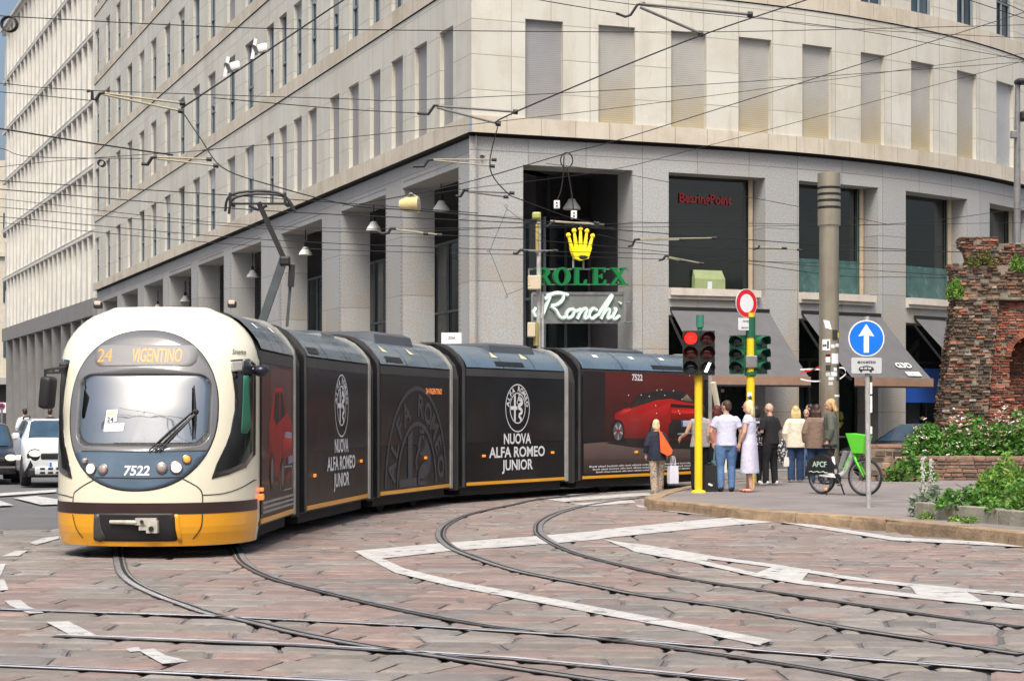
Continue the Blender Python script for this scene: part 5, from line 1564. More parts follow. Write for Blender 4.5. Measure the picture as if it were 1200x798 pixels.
def arm(label, Y, hook, r0, r1, mat, rad=.022):
    t = thing('insulator_arm', label, 'bracket', P(r0[0][0], r0[0][1], Y), group='insulator arms of the overhead line')
    for rr in (r0, r1): g = MB(); g.tube([P(x, y, Y) for x, y in rr], rad * .75, 8); g.build('rod', mat, t)
    g = MB(); g.tube([P(x, y, Y) for x, y in hook], .028, 8)
    g.build('hook', S['wire'], t)
    for e in (r0[-1], r1[-1]):
        g = MB(); g.tube([P(e[0] - 4, e[1] - .3, Y), P(e[0] + 2, e[1] + .2, Y)], rad * 1.6, 8); g.build('end_fitting', S['wire'], t)
    return t
arm('pale rod bracket hanging in front of the third storey windows at left', 30.2, [(102, 107), (108, 107), (108, 117), (112, 118), (117, 110), (123, 109)], [(121, 109.5), (215, 121.5)], [(121, 111), (213, 130.5)], S['rod'], .024)
arm('yellow rod bracket in front of the left facade above the pantograph', 29.4, [(166, 192), (173, 193), (178, 185), (184, 184)], [(180, 184), (246, 187)], [(182, 186), (254, 194.5)], S['rod'], .02)
arm('dark double rod bracket beside the corner of the building', 34.3, [(489, 133), (502, 134), (509, 124), (514, 124.5)], [(511, 124.5), (605, 131.5)], [(512, 126.5), (585, 145.5)], S['rod_d'], .028)
arm('yellow double rod bracket just under the cream ledge at the corner', 34.6, [(484, 195), (497, 195), (502, 187.5), (508, 187)], [(505, 187), (580, 187.5)], [(508, 188), (578, 195)], S['rod'], .02)
arm('lower rod bracket on the granite corner pillar', 35.2, [(534, 230), (540, 230), (544, 223), (549, 223.5)], [(545, 224), (601, 226.5)], [(548, 225), (594, 231)], S['rod_d'], .02)
arm('big dark bracket at the top centre above the shutters', 39, [(722, 16), (733, 20), (739, 18), (747, 6), (756, 4)], [(750, 5), (880, 17.5)], [(750, 9), (822, 40)], S['rod_d'], .04)
arm('rod bracket right above the yellow crown', 40.5, [(641, 266), (646, 262), (650, 259)], [(645, 259), (706, 264)], [(648, 260.5), (700, 262)], S['rod'], .025)
arm('pale rod bracket on the pillar right of the crown', 42, [(736, 289), (741, 288), (744, 281), (750, 280.5)], [(744, 280.5), (838, 279)], [(746, 281.5), (800, 281)], S['rod'], .02)
arm('tan slanted rod at the left edge of the first mezzanine window', 42.5, [(772, 305), (777, 304), (780, 300), (784, 300.5)], [(780, 300.5), (823, 309)], [(782, 302), (800, 306)], S['rod'], .022)
arm('small pale rod bracket in front of the second arcade opening', 33, [(443, 272), (448, 274), (455, 273), (458, 268), (464, 268)], [(462, 268.5), (516, 275.5)], [(466, 270), (500, 274)], S['rod'], .018)
arm('small rod bracket crossing the pole left of the crown', 41, [(601, 297), (606, 297), (610, 293), (614, 293)], [(610, 293), (652, 294)], [(611, 294), (640, 295)], S['rod_d'], .02)
arm('thin rod bracket in front of the gap between the first and second mezzanine windows', 44, [(882, 292), (888, 291), (890, 288)], [(884, 289), (938, 293)], [(886, 290), (920, 291)], S['rod'], .016)

def ring(label, x, y, Y, rad, tube=.013):
    g = MB()
    for k in range(3):
        c = P(x + k * .8, y + k * .5, Y); g.tube([c + Vector((rad * math.cos(a), .01 * k, rad * .95 * math.sin(a))) for a in [2 * math.pi * i / 20 for i in range(21)]], tube, 6)
    return tag(g.build('cable_coil', S['wire']), label, 'cable')
# span wires nearer the camera, above the frame; the tram's windscreen mirrors them
for lab, a, b in (('span wire above the frame mirrored high in the tram windscreen', (-14, 13.5, 7.4), (9, 9.5, 6.4)), ('span wire above the frame mirrored low in the tram windscreen', (-14, 14.5, 6.2), (9, 12.5, 5.9)), ('slanting span wire above the frame mirrored across the tram windscreen', (-8, 16.5, 5.9), (3, 6.5, 7.6))):
    g = MB(); g.tube([a, b], .02, 6); tag(g.build('overhead_wire', S['wire'], smooth=True), lab, 'wire', 'wires of the tram overhead line')
ring('coiled spare cable hanging at the top left corner', 10, 28, 30, .125)
ring('small cable loop in front of the lowest fins', 118, 191, 34, .06, .008)
g = MB()
c = P(664, 188, 37.2)
g.tube([c + Vector((.12 * math.cos(a), 0, .15 * math.sin(a))) for a in [2 * math.pi * i / 20 for i in range(21)]], .014, 6)
g.tube(spline([P(661, 182, 37.2), P(660, 205, 37.2), P(657, 225, 37.2), P(652, 236, 37.2)], 5), .013, 6); g.tube(spline([P(664, 195, 37.2), P(668, 215, 37.2), P(671, 235, 37.2), P(672, 248, 37.2)], 5), .013, 6)
ct = thing('hanging_cable', 'black looped cable with two white sockets hanging above the crown', 'cable', P(664, 253, 37.2))
g.build('cord', S['wire'], ct)
for x, y in ((652.5, 240), (672.5, 252)):
    g = MB(); q = P(x, y, 37.2); g.rbox(-.06, .06, -.05, .05, -.08, .08, .012, 0, Matrix.Translation(q)); sk = g.build('socket', S['porc'], ct)
    g = MB(); g.ball(q + Vector((0, -.05, .03)), .018, 8); g.ball(q + Vector((0, -.05, -.03)), .018, 8); g.build('holes', S['wire'], sk)
for lab, x, y in (('white horn loudspeaker lower on the slanting cable at left', 276, 79), ('white horn loudspeaker higher on the slanting cable at left', 308, 58)):
    Y = 30; q = P(x, y, Y)
    t = thing('loudspeaker', lab, 'loudspeaker', q)
    g = MB(); g.rbox(-.10, .07, -.1, .1, -.05, .08, .03, 0, Matrix.Translation(q + Vector((.02, 0, 0))) @ Matrix.Rotation(math.radians(-14), 4, 'Y')); g.build('housing', S['porc'], t, auto=40)
    g = MB(); g.tube([q + Vector((-.09, 0, 0)), q + Vector((-.13, -.03, -.02))], [.05, .09], 12); g.build('horn', S['iron'], t)
    g = MB(); g.prism([(-.20, -.16), (-.14, -.15), (-.09, .16), (-.14, .17)], lambda a, b, d: q + Vector((a, d, b)), -.01, .01); g.build('back_plate', S['porc'], t)
# yellow floodlight on the line
q = P(480, 240, 34.0)
t = thing('floodlight', 'yellowed drum floodlight hung on cables in front of the first arcade opening', 'lamp', q)
g = MB(); R_ = Matrix.Translation(q) @ Matrix.Rotation(math.radians(90), 4, 'Y') @ Matrix.Rotation(math.radians(10), 4, 'X')
g.lathe([(.02, -.19), (.09, -.18), (.135, -.06), (.14, .12), (.15, .14), (.15, .17)], 18, 0, R_)
g.build('housing', pm('yellowed_enamel', (.62, .50, .24), .45, var=.15, vscale=6, grime=.5), t, auto=40)
g = MB(); g.lathe([(.14, .165), (.10, .18), (.02, .185)], 18, 0, R_); g.build('lens', T['lamp_off'], t)
g = MB(); g.tube([q + Vector((-.05, 0, .12)), q + Vector((.02, 0, .20)), q + Vector((.12, 0, .14))], .03, 6); g.build('bracket', S['iron'], t)

# pendant lamps under the arcade ceiling
S['lampshade'] = pm('enamel_shade', (.82, .82, .78), .4, var=.08)
pl0 = None
for lab, x, y, Y in (('white dome lamp hanging in the arcade bay nearest the building corner', 517, 235, 55.2), ('white dome lamp hanging in the second arcade bay from the corner', 438, 257, 60.5), ('white dome lamp in the arcade bay right behind the pantograph', 358, 290, 68.5),
                     ('white dome lamp in the arcade bay left of the pantograph foot', 296, 311, 78), ('dome lamp in the fifth arcade bay from the corner', 253, 320, 86), ('dome lamp in the sixth arcade bay from the corner', 217, 334, 92), ('farthest dome lamp in the arcade, near the finned block', 185, 344, 98),
                     ('white dome lamp hanging high behind the looped cable above the crown', 670, 217, 53.0)):
    q = P(x, y, Y); q.z = 7.55 if Y < 54 else 7.75 - (Y - 55) * .012
    if pl0 is None:
        t = thing('pendant_lamp', lab, 'lamp', q, group='dome lamps under the arcade'); pl0 = t
        g = MB(); g.lathe([(.06, .22), (.10, .20), (.14, .12), (.23, .0), (.25, -.06), (.25, -.08), (.23, -.08), (.05, .05)], 20, 0, Matrix.Translation(q)); g.build('lamp_shade', S['lampshade'], t, auto=50)
        g = MB(); g.tube([q + Vector((0, 0, .2)), q + Vector((0, 0, .95))], .02, 6); g.tube([q + Vector((0, 0, .2)), q + Vector((0, 0, .38))], .06, 10); g.build('cord', T['black'], t)
    else: dup(pl0, q, 0, lab)

# ================================================================ SHOP SIGNS
S['gold'] = pm('yellow_plastic', (.86, .66, .015), .4, var=.05, emit=(.9, .68, .02), estr=.12)
S['green'] = pm('green_letters', (.004, .14, .035), .4, var=.06, emit=(0, .2, .05), estr=.10)
S['neon'] = pm('neon_tube', (.7, .8, .72), .3, var=0, emit=(.72, .95, .78), estr=.6)
S['neon2'] = pm('letter_core', (.35, .42, .38), .4, var=0, emit=(.35, .5, .40), estr=.2)
ra, rb = pt(pathR, tR(617), 0, -.12), pt(pathR, tR(735), 0, -.12)
RW_ = (rb - ra).length
def sg(x, y, d=0):  # photo pixels on the sign plane
    t = (x - 617) / (735 - 617); q = ra.lerp(rb, t); Y = q.y
    n = (rb - ra).normalized().cross(Vector((0, 0, 1)))
    return Vector((q.x, q.y, CAMH - (y - HOR) * Y / F)) + n * d
sgn = thing('shop_sign', 'green serif letters with a yellow crown mounted across the corner opening', 'sign', sg(676, 338))
# crown
g = MB()
cpx = [(662, 285), (667, 305.5), (685, 305.5), (692, 287)]
g.prism([(688.5, 291), (684.5, 303.5), (676.2, 306), (668.5, 303.5), (664, 291), (670, 293.5), (676, 294), (682.5, 293.5)], lambda x, y, d: sg(x, y, d), .0, .16)
for x0, y0, x1, y1 in ((662, 276, 667.5, 297), (668.7, 270.8, 671.8, 295), (676.3, 268.5, 676.3, 295), (683.8, 271.2, 680.8, 295), (690.5, 277, 685, 297)):
    g.tube([sg(x0, y0, .08), sg(x1, y1, .08)], [.036, .07], 10); g.ball(sg(x0, y0, .08), .068, 12)
crown = g.build('crown', S['gold'], sgn, auto=45)
g = MB(); g.ball(sg(676, 302, .16), (.18, .03, .06), 14); g.build('crown_opening', T['black'], crown)
# serif letters as outlines on a unit square
def serif(ch):
    E = .0
    if ch == 'L': return [[(0, 0), (.92, 0), (.95, .32), (.86, .32), (.78, .09), (.42, .09), (.42, .91), (.58, .93), (.58, 1), (0, 1), (0, .93), (.16, .91), (.16, .09), (0, .07)]]
    if ch == 'E': return [[(0, 0), (.95, 0), (.98, .3), (.89, .3), (.80, .09), (.42, .09), (.42, .46), (.58, .46), (.64, .36), (.71, .36), (.71, .64), (.64, .64), (.58, .55), (.42, .55), (.42, .91), (.76, .91), (.84, .72), (.92, .72), (.92, 1), (0, 1), (0, .93), (.16, .91), (.16, .09), (0, .07)]]
    if ch == 'X': return [[(0, 0), (.36, 0), (.36, .07), (.24, .09), (.46, .39), (.66, .09), (.56, .07), (.56, 0), (1.02, 0), (1.02, .07), (.92, .09), (.62, .53), (.84, .91), (.97, .93), (.97, 1), (.62, 1), (.62, .93), (.72, .91), (.54, .65), (.38, .91), (.48, .93), (.48, 1), (.02, 1), (.02, .93), (.12, .91), (.40, .50), (.12, .09), (0, .07)]]
    if ch == 'R': return [[(0, 0), (.56, 0), (.56, .07), (.42, .09), (.42, .91), (.16, .91), (.16, .09), (0, .07)], [(0, .93), (.16, .91), (.42, .91), (.5, .91), (.5, 1), (0, 1)],
                          [(.5, 1), (.5, .91), (.62, .86), (.66, .74), (.62, .60), (.5, .55), (.42, .55), (.42, .46), (.55, .46), (.78, .52), (.93, .66), (.93, .82), (.80, .96), (.62, 1)], [(.52, .47), (.80, .0), (1.08, .0), (1.08, .07), (1.0, .09), (.74, .50)]]
def sletter(g, ch, x0, x1, y0, y1):
    def fn(x, y, d): return sg(x0 + (x1 - x0) * x, y0 + (y1 - y0) * y, d)
    if ch == 'O':
        n = 40; vs = []
        for d in (.14, .02):
            for i in range(n):
                a = 2 * math.pi * i / n
                vs += [fn(.5 + .5 * math.cos(a), .5 + .52 * math.sin(a), d), fn(.5 + .24 * math.cos(a), .5 + .42 * math.sin(a), d)]
        m = 2 * n
        for i in range(n):
            a, b = 2 * i, (2 * i + 2) % m
            g.add(vs, [(a, a + 1, b + 1, b), (m + a, m + b, m + b + 1, m + a + 1), (a, b, m + b, m + a), (a + 1, m + a + 1, m + b + 1, b + 1)]) if i == 0 else g.f.extend([[g_o + k for k in q] for q in ((a, a + 1, b + 1, b), (m + a, m + b, m + b + 1, m + a + 1), (a, b, m + b, m + a), (a + 1, m + a + 1, m + b + 1, b + 1))]) or g.m.extend([0] * 4)
            if i == 0: g_o = len(g.v) - len(vs)
    else:
        for k, poly in enumerate(serif(ch)): g.prism(poly, fn, .02 + .002 * k, .14 + .002 * k)
for ch, x0, x1 in (('R', 622, 641), ('O', 644, 664), ('L', 666.5, 684), ('E', 688.5, 706.5), ('X', 711, 731)):
    g = MB(); sletter(g, ch, x0, x1, 334.5, 314); g.build('letter', S['green'], sgn, recalc=True)
g = MB()
for y in (315.5, 333.5): g.bar(sg(617, y, -.02), sg(736, y, -.02), .05, .04)
for x in (669, 681): g.bar(sg(x, 300, .0), sg(x, 316, 0), .05, .05)
for x in (617.5, 735.5): g.bar(sg(x, 315, -.02), sg(x, 334, -.02), .04, .04)
g.build('sign_frame', S['iron'], sgn)
# script name in a framed box
rs = thing('shop_sign', 'pale neon script in a grey framed box below the green letters', 'sign', sg(676, 379))
g = MB()
for d0, d1, xx in ((-.06, .02, 0),):
    vs = [sg(x, y, d) for d in (d0, d1) for y in (344, 377.5) for x in (621, 730)]
    g.add(vs, [(0, 1, 3, 2), (4, 6, 7, 5), (0, 4, 5, 1), (1, 5, 7, 3), (3, 7, 6, 2), (2, 6, 4, 0)])
g.build('sign_box', pm('smoked_panel', (.17, .185, .17), .25, var=.15, coat=.3), rs)
g = MB()
for a, b in (((621, 344), (730, 344)), ((621, 377.5), (730, 377.5)), ((621, 344), (621, 377.5)), ((730, 344), (730, 377.5))): g.bar(sg(*a, .01), sg(*b, .01), .06, .08)
g.tube([sg(731, 355, 0), sg(739, 353, 0), sg(739, 377, 0), sg(731, 378, 0)], .02, 6)
g.build('sign_frame', S['iron'], rs)
SCR = [[(625, 366), (627, 372), (632, 370), (636, 360), (641, 348)], [(635, 351), (644, 345), (655, 344.5), (656, 351), (650, 357), (642, 359)], [(642, 359), (648, 364), (652, 371), (657, 373), (661, 369)],
       [(637, 347), (650, 343.5), (662, 346)],
       [(668, 363), (663, 364), (660, 369), (662, 373), (667, 371), (669, 365), (667, 362), (671, 365), (675, 364)], [(675, 363), (677, 364), (673, 374)], [(674, 370), (680, 363), (684, 363), (682, 370), (682, 373.5), (687, 371)],
       [(696, 364), (692, 362), (688, 366), (687, 371), (691, 373.5), (697, 369)], [(697, 370), (704, 360), (711, 350), (714, 346.5), (713, 350), (706, 362), (701, 374)], [(702, 371), (707, 364), (711, 363), (710, 369), (709, 373.5), (714, 371)],
       [(716, 363), (719, 363), (715, 372), (718, 374), (723, 370)], [(723.5, 356), (724.3, 355)], [(624, 371), (622, 366), (625, 361)]]
for k, (mt, r_, nm, off) in enumerate(((S['neon'], .019, 'neon_script', .09), (S['neon2'], .058, 'script_letters', .045))):
    g = MB()
    for st in SCR:
        L = spline([sg(x, y, off) for x, y in st], 5)
        g.tube(L, r_, 8)
    g.build(nm, mt, rs)

# ================================================================ POLES, LIGHTS, ROAD SIGNS
S['yel'] = pm('yellow_pole', (.80, .56, .012), .45, var=.08, vscale=4, grime=.35, gcol=(.35, .25, .05), gscale=(4, 4, 1))
S['grn'] = pm('green_enamel', (.012, .105, .055), .4, var=.12, grime=.3)
S['teal'] = pm('teal_cap', (.04, .18, .13), .5, var=.2)
S['sig'] = pm('signal_body', (.022, .022, .018), .5, var=.2)
S['redlit'] = pm('red_lamp_lit', (.5, .01, .008), .3, var=0, emit=(1.0, .012, .008), estr=2.2)
S['red_off'] = pm('red_lamp_dark', (.10, .010, .010), .15, var=.2, coat=.4)
S['grn_off'] = pm('dark_lens', (.02, .025, .035), .15, var=.2, coat=.4)
S['barlit'] = pm('white_bar_lit', (.9, .9, .85), .3, var=0, emit=(1, .98, .92), estr=1.6)
S['signred'] = pm('sign_red', (.62, .012, .02), .45, var=.05)
S['signwhite'] = pm('sign_white', (.74, .75, .76), .45, var=.05, grime=.15)
S['signblue'] = pm('sign_blue', (.005, .16, .68), .4, var=.06)
S['plate'] = pm('sign_plate_grey', (.50, .52, .53), .45, var=.06, grime=.2)
S['ink'] = pm('sign_ink', (.03, .03, .03), .5, var=0)
S['alu'] = pm('weathered_pole', (.40, .40, .38), .55, metal=.2, var=.25, vscale=6, grime=.6, gcol=(.2, .13, .07), gscale=(6, 6, 1.5))

def signal_head(t, fn, states, mat, rad=.125, visor=True, depth=.22):
    """three lamps in a housing; fn(x, z, d): x across, d towards the viewer of its face"""
    g = MB()
    vs = [fn(x, z, d) for z in (-.50, .50) for d in (-.20, 0) for x in (-.17, .17)]
    g.add(vs, [(0, 2, 3, 1), (4, 5, 7, 6), (0, 1, 5, 4), (1, 3, 7, 5), (3, 2, 6, 7), (2, 0, 4, 6)])
    for z in (-.165, .165):
        vs = [fn(x, z + e, d) for e in (-.012, .012) for d in (-.205, .006) for x in (-.176, .176)]
        g.add(vs, [(0, 2, 3, 1), (4, 5, 7, 6), (0, 1, 5, 4), (1, 3, 7, 5), (3, 2, 6, 7), (2, 0, 4, 6)])
    h = g.build('signal_head', mat, t)
    for z, st in zip((.33, 0, -.33), states):
        g = MB(); n = 20
        ringp = [(math.cos(2 * math.pi * i / n), math.sin(2 * math.pi * i / n)) for i in range(n)]
        vs = [fn(0, z, .05)] + [fn(rad * .6 * c, z + rad * .6 * s_, .038) for c, s_ in ringp] + [fn(rad * c, z + rad * s_, .008) for c, s_ in ringp]
        g.add(vs, [(0, 1 + i, 1 + (i + 1) % n) for i in range(n)] + [(1 + i, 1 + n + i, 1 + n + (i + 1) % n, 1 + (i + 1) % n) for i in range(n)])
        ln = g.build('lens', S['grn_off'] if st == 'bar' else st, h, smooth=True)
        if st == 'bar':
            g = MB(); vs = [fn(x, z + y, d) for d in (.052, .07) for x, y in ((-.075, -.10), (-.015, -.115), (.075, .10), (.015, .115))]
            g.add(vs, [(0, 1, 2, 3), (4, 7, 6, 5), (0, 4, 5, 1), (1, 5, 6, 2), (2, 6, 7, 3), (3, 7, 4, 0)]); g.build('lit_bar', S['barlit'], h)
        g = MB(); m = 16
        a0, a1 = math.radians(-25), math.radians(205)
        vs = []
        for dd, rr in ((0, rad * 1.16), (depth, rad * 1.10)):
            for i in range(m + 1):
                a = a0 + (a1 - a0) * i / m
                dcut = dd * (1 - .45 * abs(math.cos(a))) if dd else 0
                vs.append(fn(rr * math.cos(a), z + rr * math.sin(a), dcut))
        g.add(vs, [(i, i + 1, m + 2 + i, m + 1 + i) for i in range(m)]); g.build('visor', mat, h, smooth=True)
    return h
# red light with two columns of lamps
tl = thing('traffic_light', 'yellow pole traffic light with its left column showing red and a lit white bar', 'traffic light', Gi(818, 577))
bp_ = Gi(818.5, 577)
g = MB(); g.tube([bp_, bp_ + Vector((0, 0, 2.30))], .078, 16); g.lathe([(.15, 0), (.14, .03), (.09, .05)], 16, 0, Matrix.Translation(bp_)); g.build('pole', S['yel'], tl, auto=40)
g = MB(); g.tube([bp_ + Vector((.03, 0, 2.30)), bp_ + Vector((.03, 0, 3.42))], .05, 12, 0); g.tube([bp_ + Vector((.03, 0, 3.22)), bp_ + Vector((.03, 0, 3.46))], .075, 12); g.build('pole_top', S['teal'], tl, auto=40)
for x, st in ((809.5, (S['redlit'], S['red_off'], S['grn_off'])), (828.5, (S['red_off'], S['red_off'], 'bar'))):
    c = P(x, 413.5, bp_.y - .16); ang = math.radians(-10 if x < 815 else 8)
    xd = Vector((math.cos(ang), math.sin(ang), 0)); nd = Vector((xd.y, -xd.x, 0))
    signal_head(tl, lambda a, z, d, c=c, xd=xd, nd=nd: c + xd * a * .92 + Vector((0, 0, z * .86)) + nd * d, st, S['sig'], .135)
# second pole: green housings seen from behind, round sign above
t2 = thing('traffic_light', 'yellow pole traffic light in green housings with their lamps turned away to the side', 'traffic light', Gi(879, 572))
b2 = Gi(879.5, 572)
g = MB(); g.tube([b2, b2 + Vector((0, 0, 3.62))], .085, 16); g.build('pole', S['yel'], t2, auto=40)
g = MB(); q = P(879.5, 383, b2.y); g.tube([q - Vector((0, 0, .22)), q + Vector((0, 0, .20))], .10, 14); g.tube([P(879.5, 440, b2.y), P(879.5, 436, b2.y)], .12, 12); g.build('pole_cap', S['grn'], t2, auto=40)
g = MB(); q = P(880, 424, b2.y); g.rbox(-.12, .12, -.12, .12, -.13, .13, .02, 0, Matrix.Translation(q)); g.build('clamp', S['iron'], t2)
for x, ang in ((864, 248), (892, 305)):
    c = P(x, 415.5, b2.y + .02); a = math.radians(ang)
    nd = Vector((math.cos(a), math.sin(a), 0)); xd = Vector((-nd.y, nd.x, 0))
    signal_head(t2, lambda u, z, d, c=c, xd=xd, nd=nd: c + xd * u + Vector((0, 0, z * .80)) + nd * d, (S['grn_off'],) * 3, S['grn'], .13, depth=.26)
g = MB()
rs2 = random.Random(4)
for j in range(9):
    zz_ = rs2.uniform(1.7, 2.75); w_ = rs2.uniform(.03, .06)
    a = math.radians(rs2.uniform(235, 300)); c = b2 + Vector((math.cos(a) * .088, math.sin(a) * .088, zz_)); tx = Vector((-math.sin(a), math.cos(a), 0))
    g = MB(); g.add([c + tx * -w_ + Vector((0, 0, -w_)), c + tx * w_ + Vector((0, 0, -w_)), c + tx * w_ + Vector((0, 0, w_)), c - tx * w_ + Vector((0, 0, w_))], [(0, 1, 2, 3)]); g.build('sticker', (S['signwhite'], S['grn'], S['plate'])[j % 3], t2)
def disc_sign(c, xd, r, rings, thick=.02):
    """rings: [(radius, material)] from the rim inwards"""
    xd = Vector(xd).normalized(); nd = xd.cross(Vector((0, 0, 1)))
    out = []
    for k, (rr, mt) in enumerate(rings):
        g = MB(); n = 40
        d0, d1 = (-thick, 0) if k == 0 else (0, .002 * k)
        vs = [c + xd * rr * math.cos(2 * math.pi * i / n) + Vector((0, 0, rr * math.sin(2 * math.pi * i / n))) + nd * d for d in (d0, d1) for i in range(n)]
        g.add(vs, [tuple(reversed(range(n))), tuple(range(n, 2 * n))] + [(i, (i + 1) % n, n + (i + 1) % n, n + i) for i in range(n)])
        out.append(g)
    return out, nd
c = P(875, 355.5, b2.y - .1); xa = (.80, .60, 0)
sgns, nd = disc_sign(c, xa, .30, [(.30, 0), (.285, 0), (.19, 0)])
ne = thing('no_entry_sign', 'round white sign with a red rim above the green traffic light', 'sign', P(879.5, 388, b2.y - .1))
sgns[0].build('sign_disc', S['plate'], ne); sgns[1].build('red_ring', S['signred'], ne); sgns[2].build('white_field', S['signwhite'], ne)
fn = frame(P(875.3, 380, b2.y - .12), xa)
g = MB(); g.prism(rrect(-.235, .235, -.125, .125, .02, 3), lambda x, y, d: fn(x, y, d), -.015, 0); pl = g.build('sign_plate', S['signwhite'], ne)
g = MB(); g.text('eccetto', lambda x, y, d: fn(x, y + .045, .004), .05, 0, 'C', .01, width=.22); g.text('taxi bus', lambda x, y, d: fn(x - .06, y - .085, .004), .04, 0, 'C', .01, width=.2)
g.build('lettering', S['ink'], pl)
g = MB(); g.prism([(.10, -.07), (.17, -.07), (.17, -.01), (.10, -.01)], fn, .003, .005); g.build('red_mark', S['signred'], pl)
# blue arrow sign
ap_ = Gi(1018, 594.5)
bs = thing('road_sign', 'round blue sign with a white upward arrow on a worn grey pole', 'sign', ap_)
g = MB(); g.tube([ap_, ap_ + Vector((-.03, 0, 3.12))], .042, 14); g.build('pole', S['alu'], bs, auto=40)
c = P(1015.3, 396.5, ap_.y - .08)
sgns, nd = disc_sign(c, (1, .06, 0), .3, [(.30, 0), (.296, 0), (.278, 0)])
sgns[0].build('sign_disc', S['plate'], bs); sgns[1].build('white_rim', S['signwhite'], bs)
bf = sgns[2].build('blue_field', S['signblue'], bs)
fn = frame(c, (1, .06, 0))
g = MB(); g.prism([(-.045, -.235), (.04, -.235), (.04, .045), (.13, .03), (-.005, .235), (-.135, .03), (-.045, .045)], fn, .005, .009); g.build('arrow', S['signwhite'], bf)
fp = frame(P(1015.5, 428.3, ap_.y - .08), (1, .06, 0))
g = MB(); g.prism(rrect(-.25, .25, -.128, .128, .02, 4), fp, -.015, 0); ep = g.build('sign_plate', S['plate'], bs)
g = MB(); g.text('eccetto', lambda x, y, d: fp(x, y + .035, .004), .055, 0, 'C', .015, width=.30)
g.prism([(-.13, -.05), (-.11, -.02), (.09, -.02), (.12, -.05), (.12, -.08), (-.13, -.08)], fp, .003, .005)
for x in (-.09, .07): g.prism(disc(x, -.088, .022, .022, 10), fp, .003, .005)
g.prism([(-.08, -.02), (.0, .005), (.07, -.02), (.06, -.02), (.0, -.003), (-.07, -.02)], fp, .0025, .0045)
g.build('lettering', S['ink'], ep)
g = MB()
for j in range(3): g.prism([(-.105 + j * .065, -.06), (-.055 + j * .065, -.06), (-.055 + j * .065, -.033), (-.105 + j * .065, -.033)], fp, .0055, .007)
g.build('tram_windows', S['plate'], ep)
for z, m, h in ((2.05, 1, .1), (1.85, 0, .19), (1.55, 0, .27), (1.2, 0, .12), (2.3, 0, .08)):
    g = MB(); g.rbox(.018, .05, -.045, .0, z, z + h, .004, 0, Matrix.Translation(ap_)); g.build('sticker', S['ink'] if m else S['signwhite'], bs)
# big bronze column
S['bronze'] = pm('bronze_column', (.50, .44, .33), .32, metal=.8, var=.1, vscale=1.5, grime=.35, gcol=(.22, .19, .14), gscale=(2, 2, .4))
cb = Gi(971.5, 563.5)
col = thing('lighting_column', 'tall bronze column with black rings near its top and torn stickers below', 'column', cb)
k_ = cb.y / F
r_ = 11.6 * k_; zt_ = lambda y: CAMH - (y - HOR) * k_
g = MB(); g.lathe([(r_ * 1.02, 0.0), (r_, .5), (r_ * .98, zt_(264) - .15)], 28, 0, Matrix.Translation(cb)); g.build('shaft', S['bronze'], col, auto=40)
g = MB(); pf = [(r_ * .95, zt_(265)), (13.3 * k_, zt_(264.5))]
for y in (244, 236, 228.5, 221):
    pf += [(13.3 * k_, zt_(y + 1.6)), (11.6 * k_, zt_(y + 1.5)), (11.6 * k_, zt_(y - 1.5)), (13.3 * k_, zt_(y - 1.6))]
pf += [(13.3 * k_, zt_(203.5)), (12.6 * k_, zt_(203))]
g.lathe(pf, 28, 0, Matrix.Translation(Vector((cb.x, cb.y, .15 - .15)))); hd = g.build('column_head', S['bronze'], col, auto=40)
g = MB()
for y in (244, 236, 228.5, 221): g.lathe([(12.9 * k_, zt_(y + 1.5)), (12.9 * k_, zt_(y - 1.5))], 28, 0, Matrix.Translation(Vector((cb.x, cb.y, 0))), cap=False)
g.build('black_ring', T['black'], hd)
def sticker(x0, x1, y0, y1, mats, tilt=0):
    g = MB(); n = 4
    for i in range(n):
        vs = []
        for x, y in ((x0 + (x1 - x0) * i / n, y1), (x0 + (x1 - x0) * (i + 1) / n, y1), (x0 + (x1 - x0) * (i + 1) / n, y0), (x0 + (x1 - x0) * i / n, y0)):
            xx = x + tilt * (y - (y0 + y1) / 2); s_ = max(-.98, min(.98, (xx - 971.5) / 11.6)); a = math.asin(s_); rr = r_ + .006
            vs.append(Vector((cb.x + rr * math.sin(a), cb.y - rr * math.cos(a), zt_(y + tilt * 1.2 * (x - (x0 + x1) / 2)))))
        g.quad(*vs)
    return g.build('sticker', mats, col)
sticker(964.5, 971.5, 376, 386, S['signwhite'], .25); sticker(962.5, 971, 398, 411, S['signwhite']); sticker(972, 976, 404, 408, S['signwhite']); sticker(977, 982, 403, 407, S['signwhite'])
sticker(972.5, 981, 414.5, 426.5, S['signwhite']); sticker(966, 971, 415.5, 418, S['red_off']); sticker(966, 971, 418.5, 425, S['signwhite']); sticker(966, 971.5, 428, 434.5, S['ink']); sticker(975, 979, 431, 435, S['signwhite'])
sticker(972, 979.5, 436, 441, S['signwhite']); sticker(966, 971, 436.5, 441, S['plate']); sticker(969, 975, 442, 445.5, S['signwhite']); sticker(969, 974, 447.5, 451.5, S['plate']); sticker(973.5, 980, 387, 399, S['ink']); sticker(980, 982.5, 390, 396, S['yel']); sticker(979, 983.5, 428, 446, S['ink'])
sticker(963, 967, 404, 406.5, S['ink']); sticker(967.5, 969.5, 400, 409, S['ink']); sticker(976, 983, 462.5, 465, S['signwhite'])
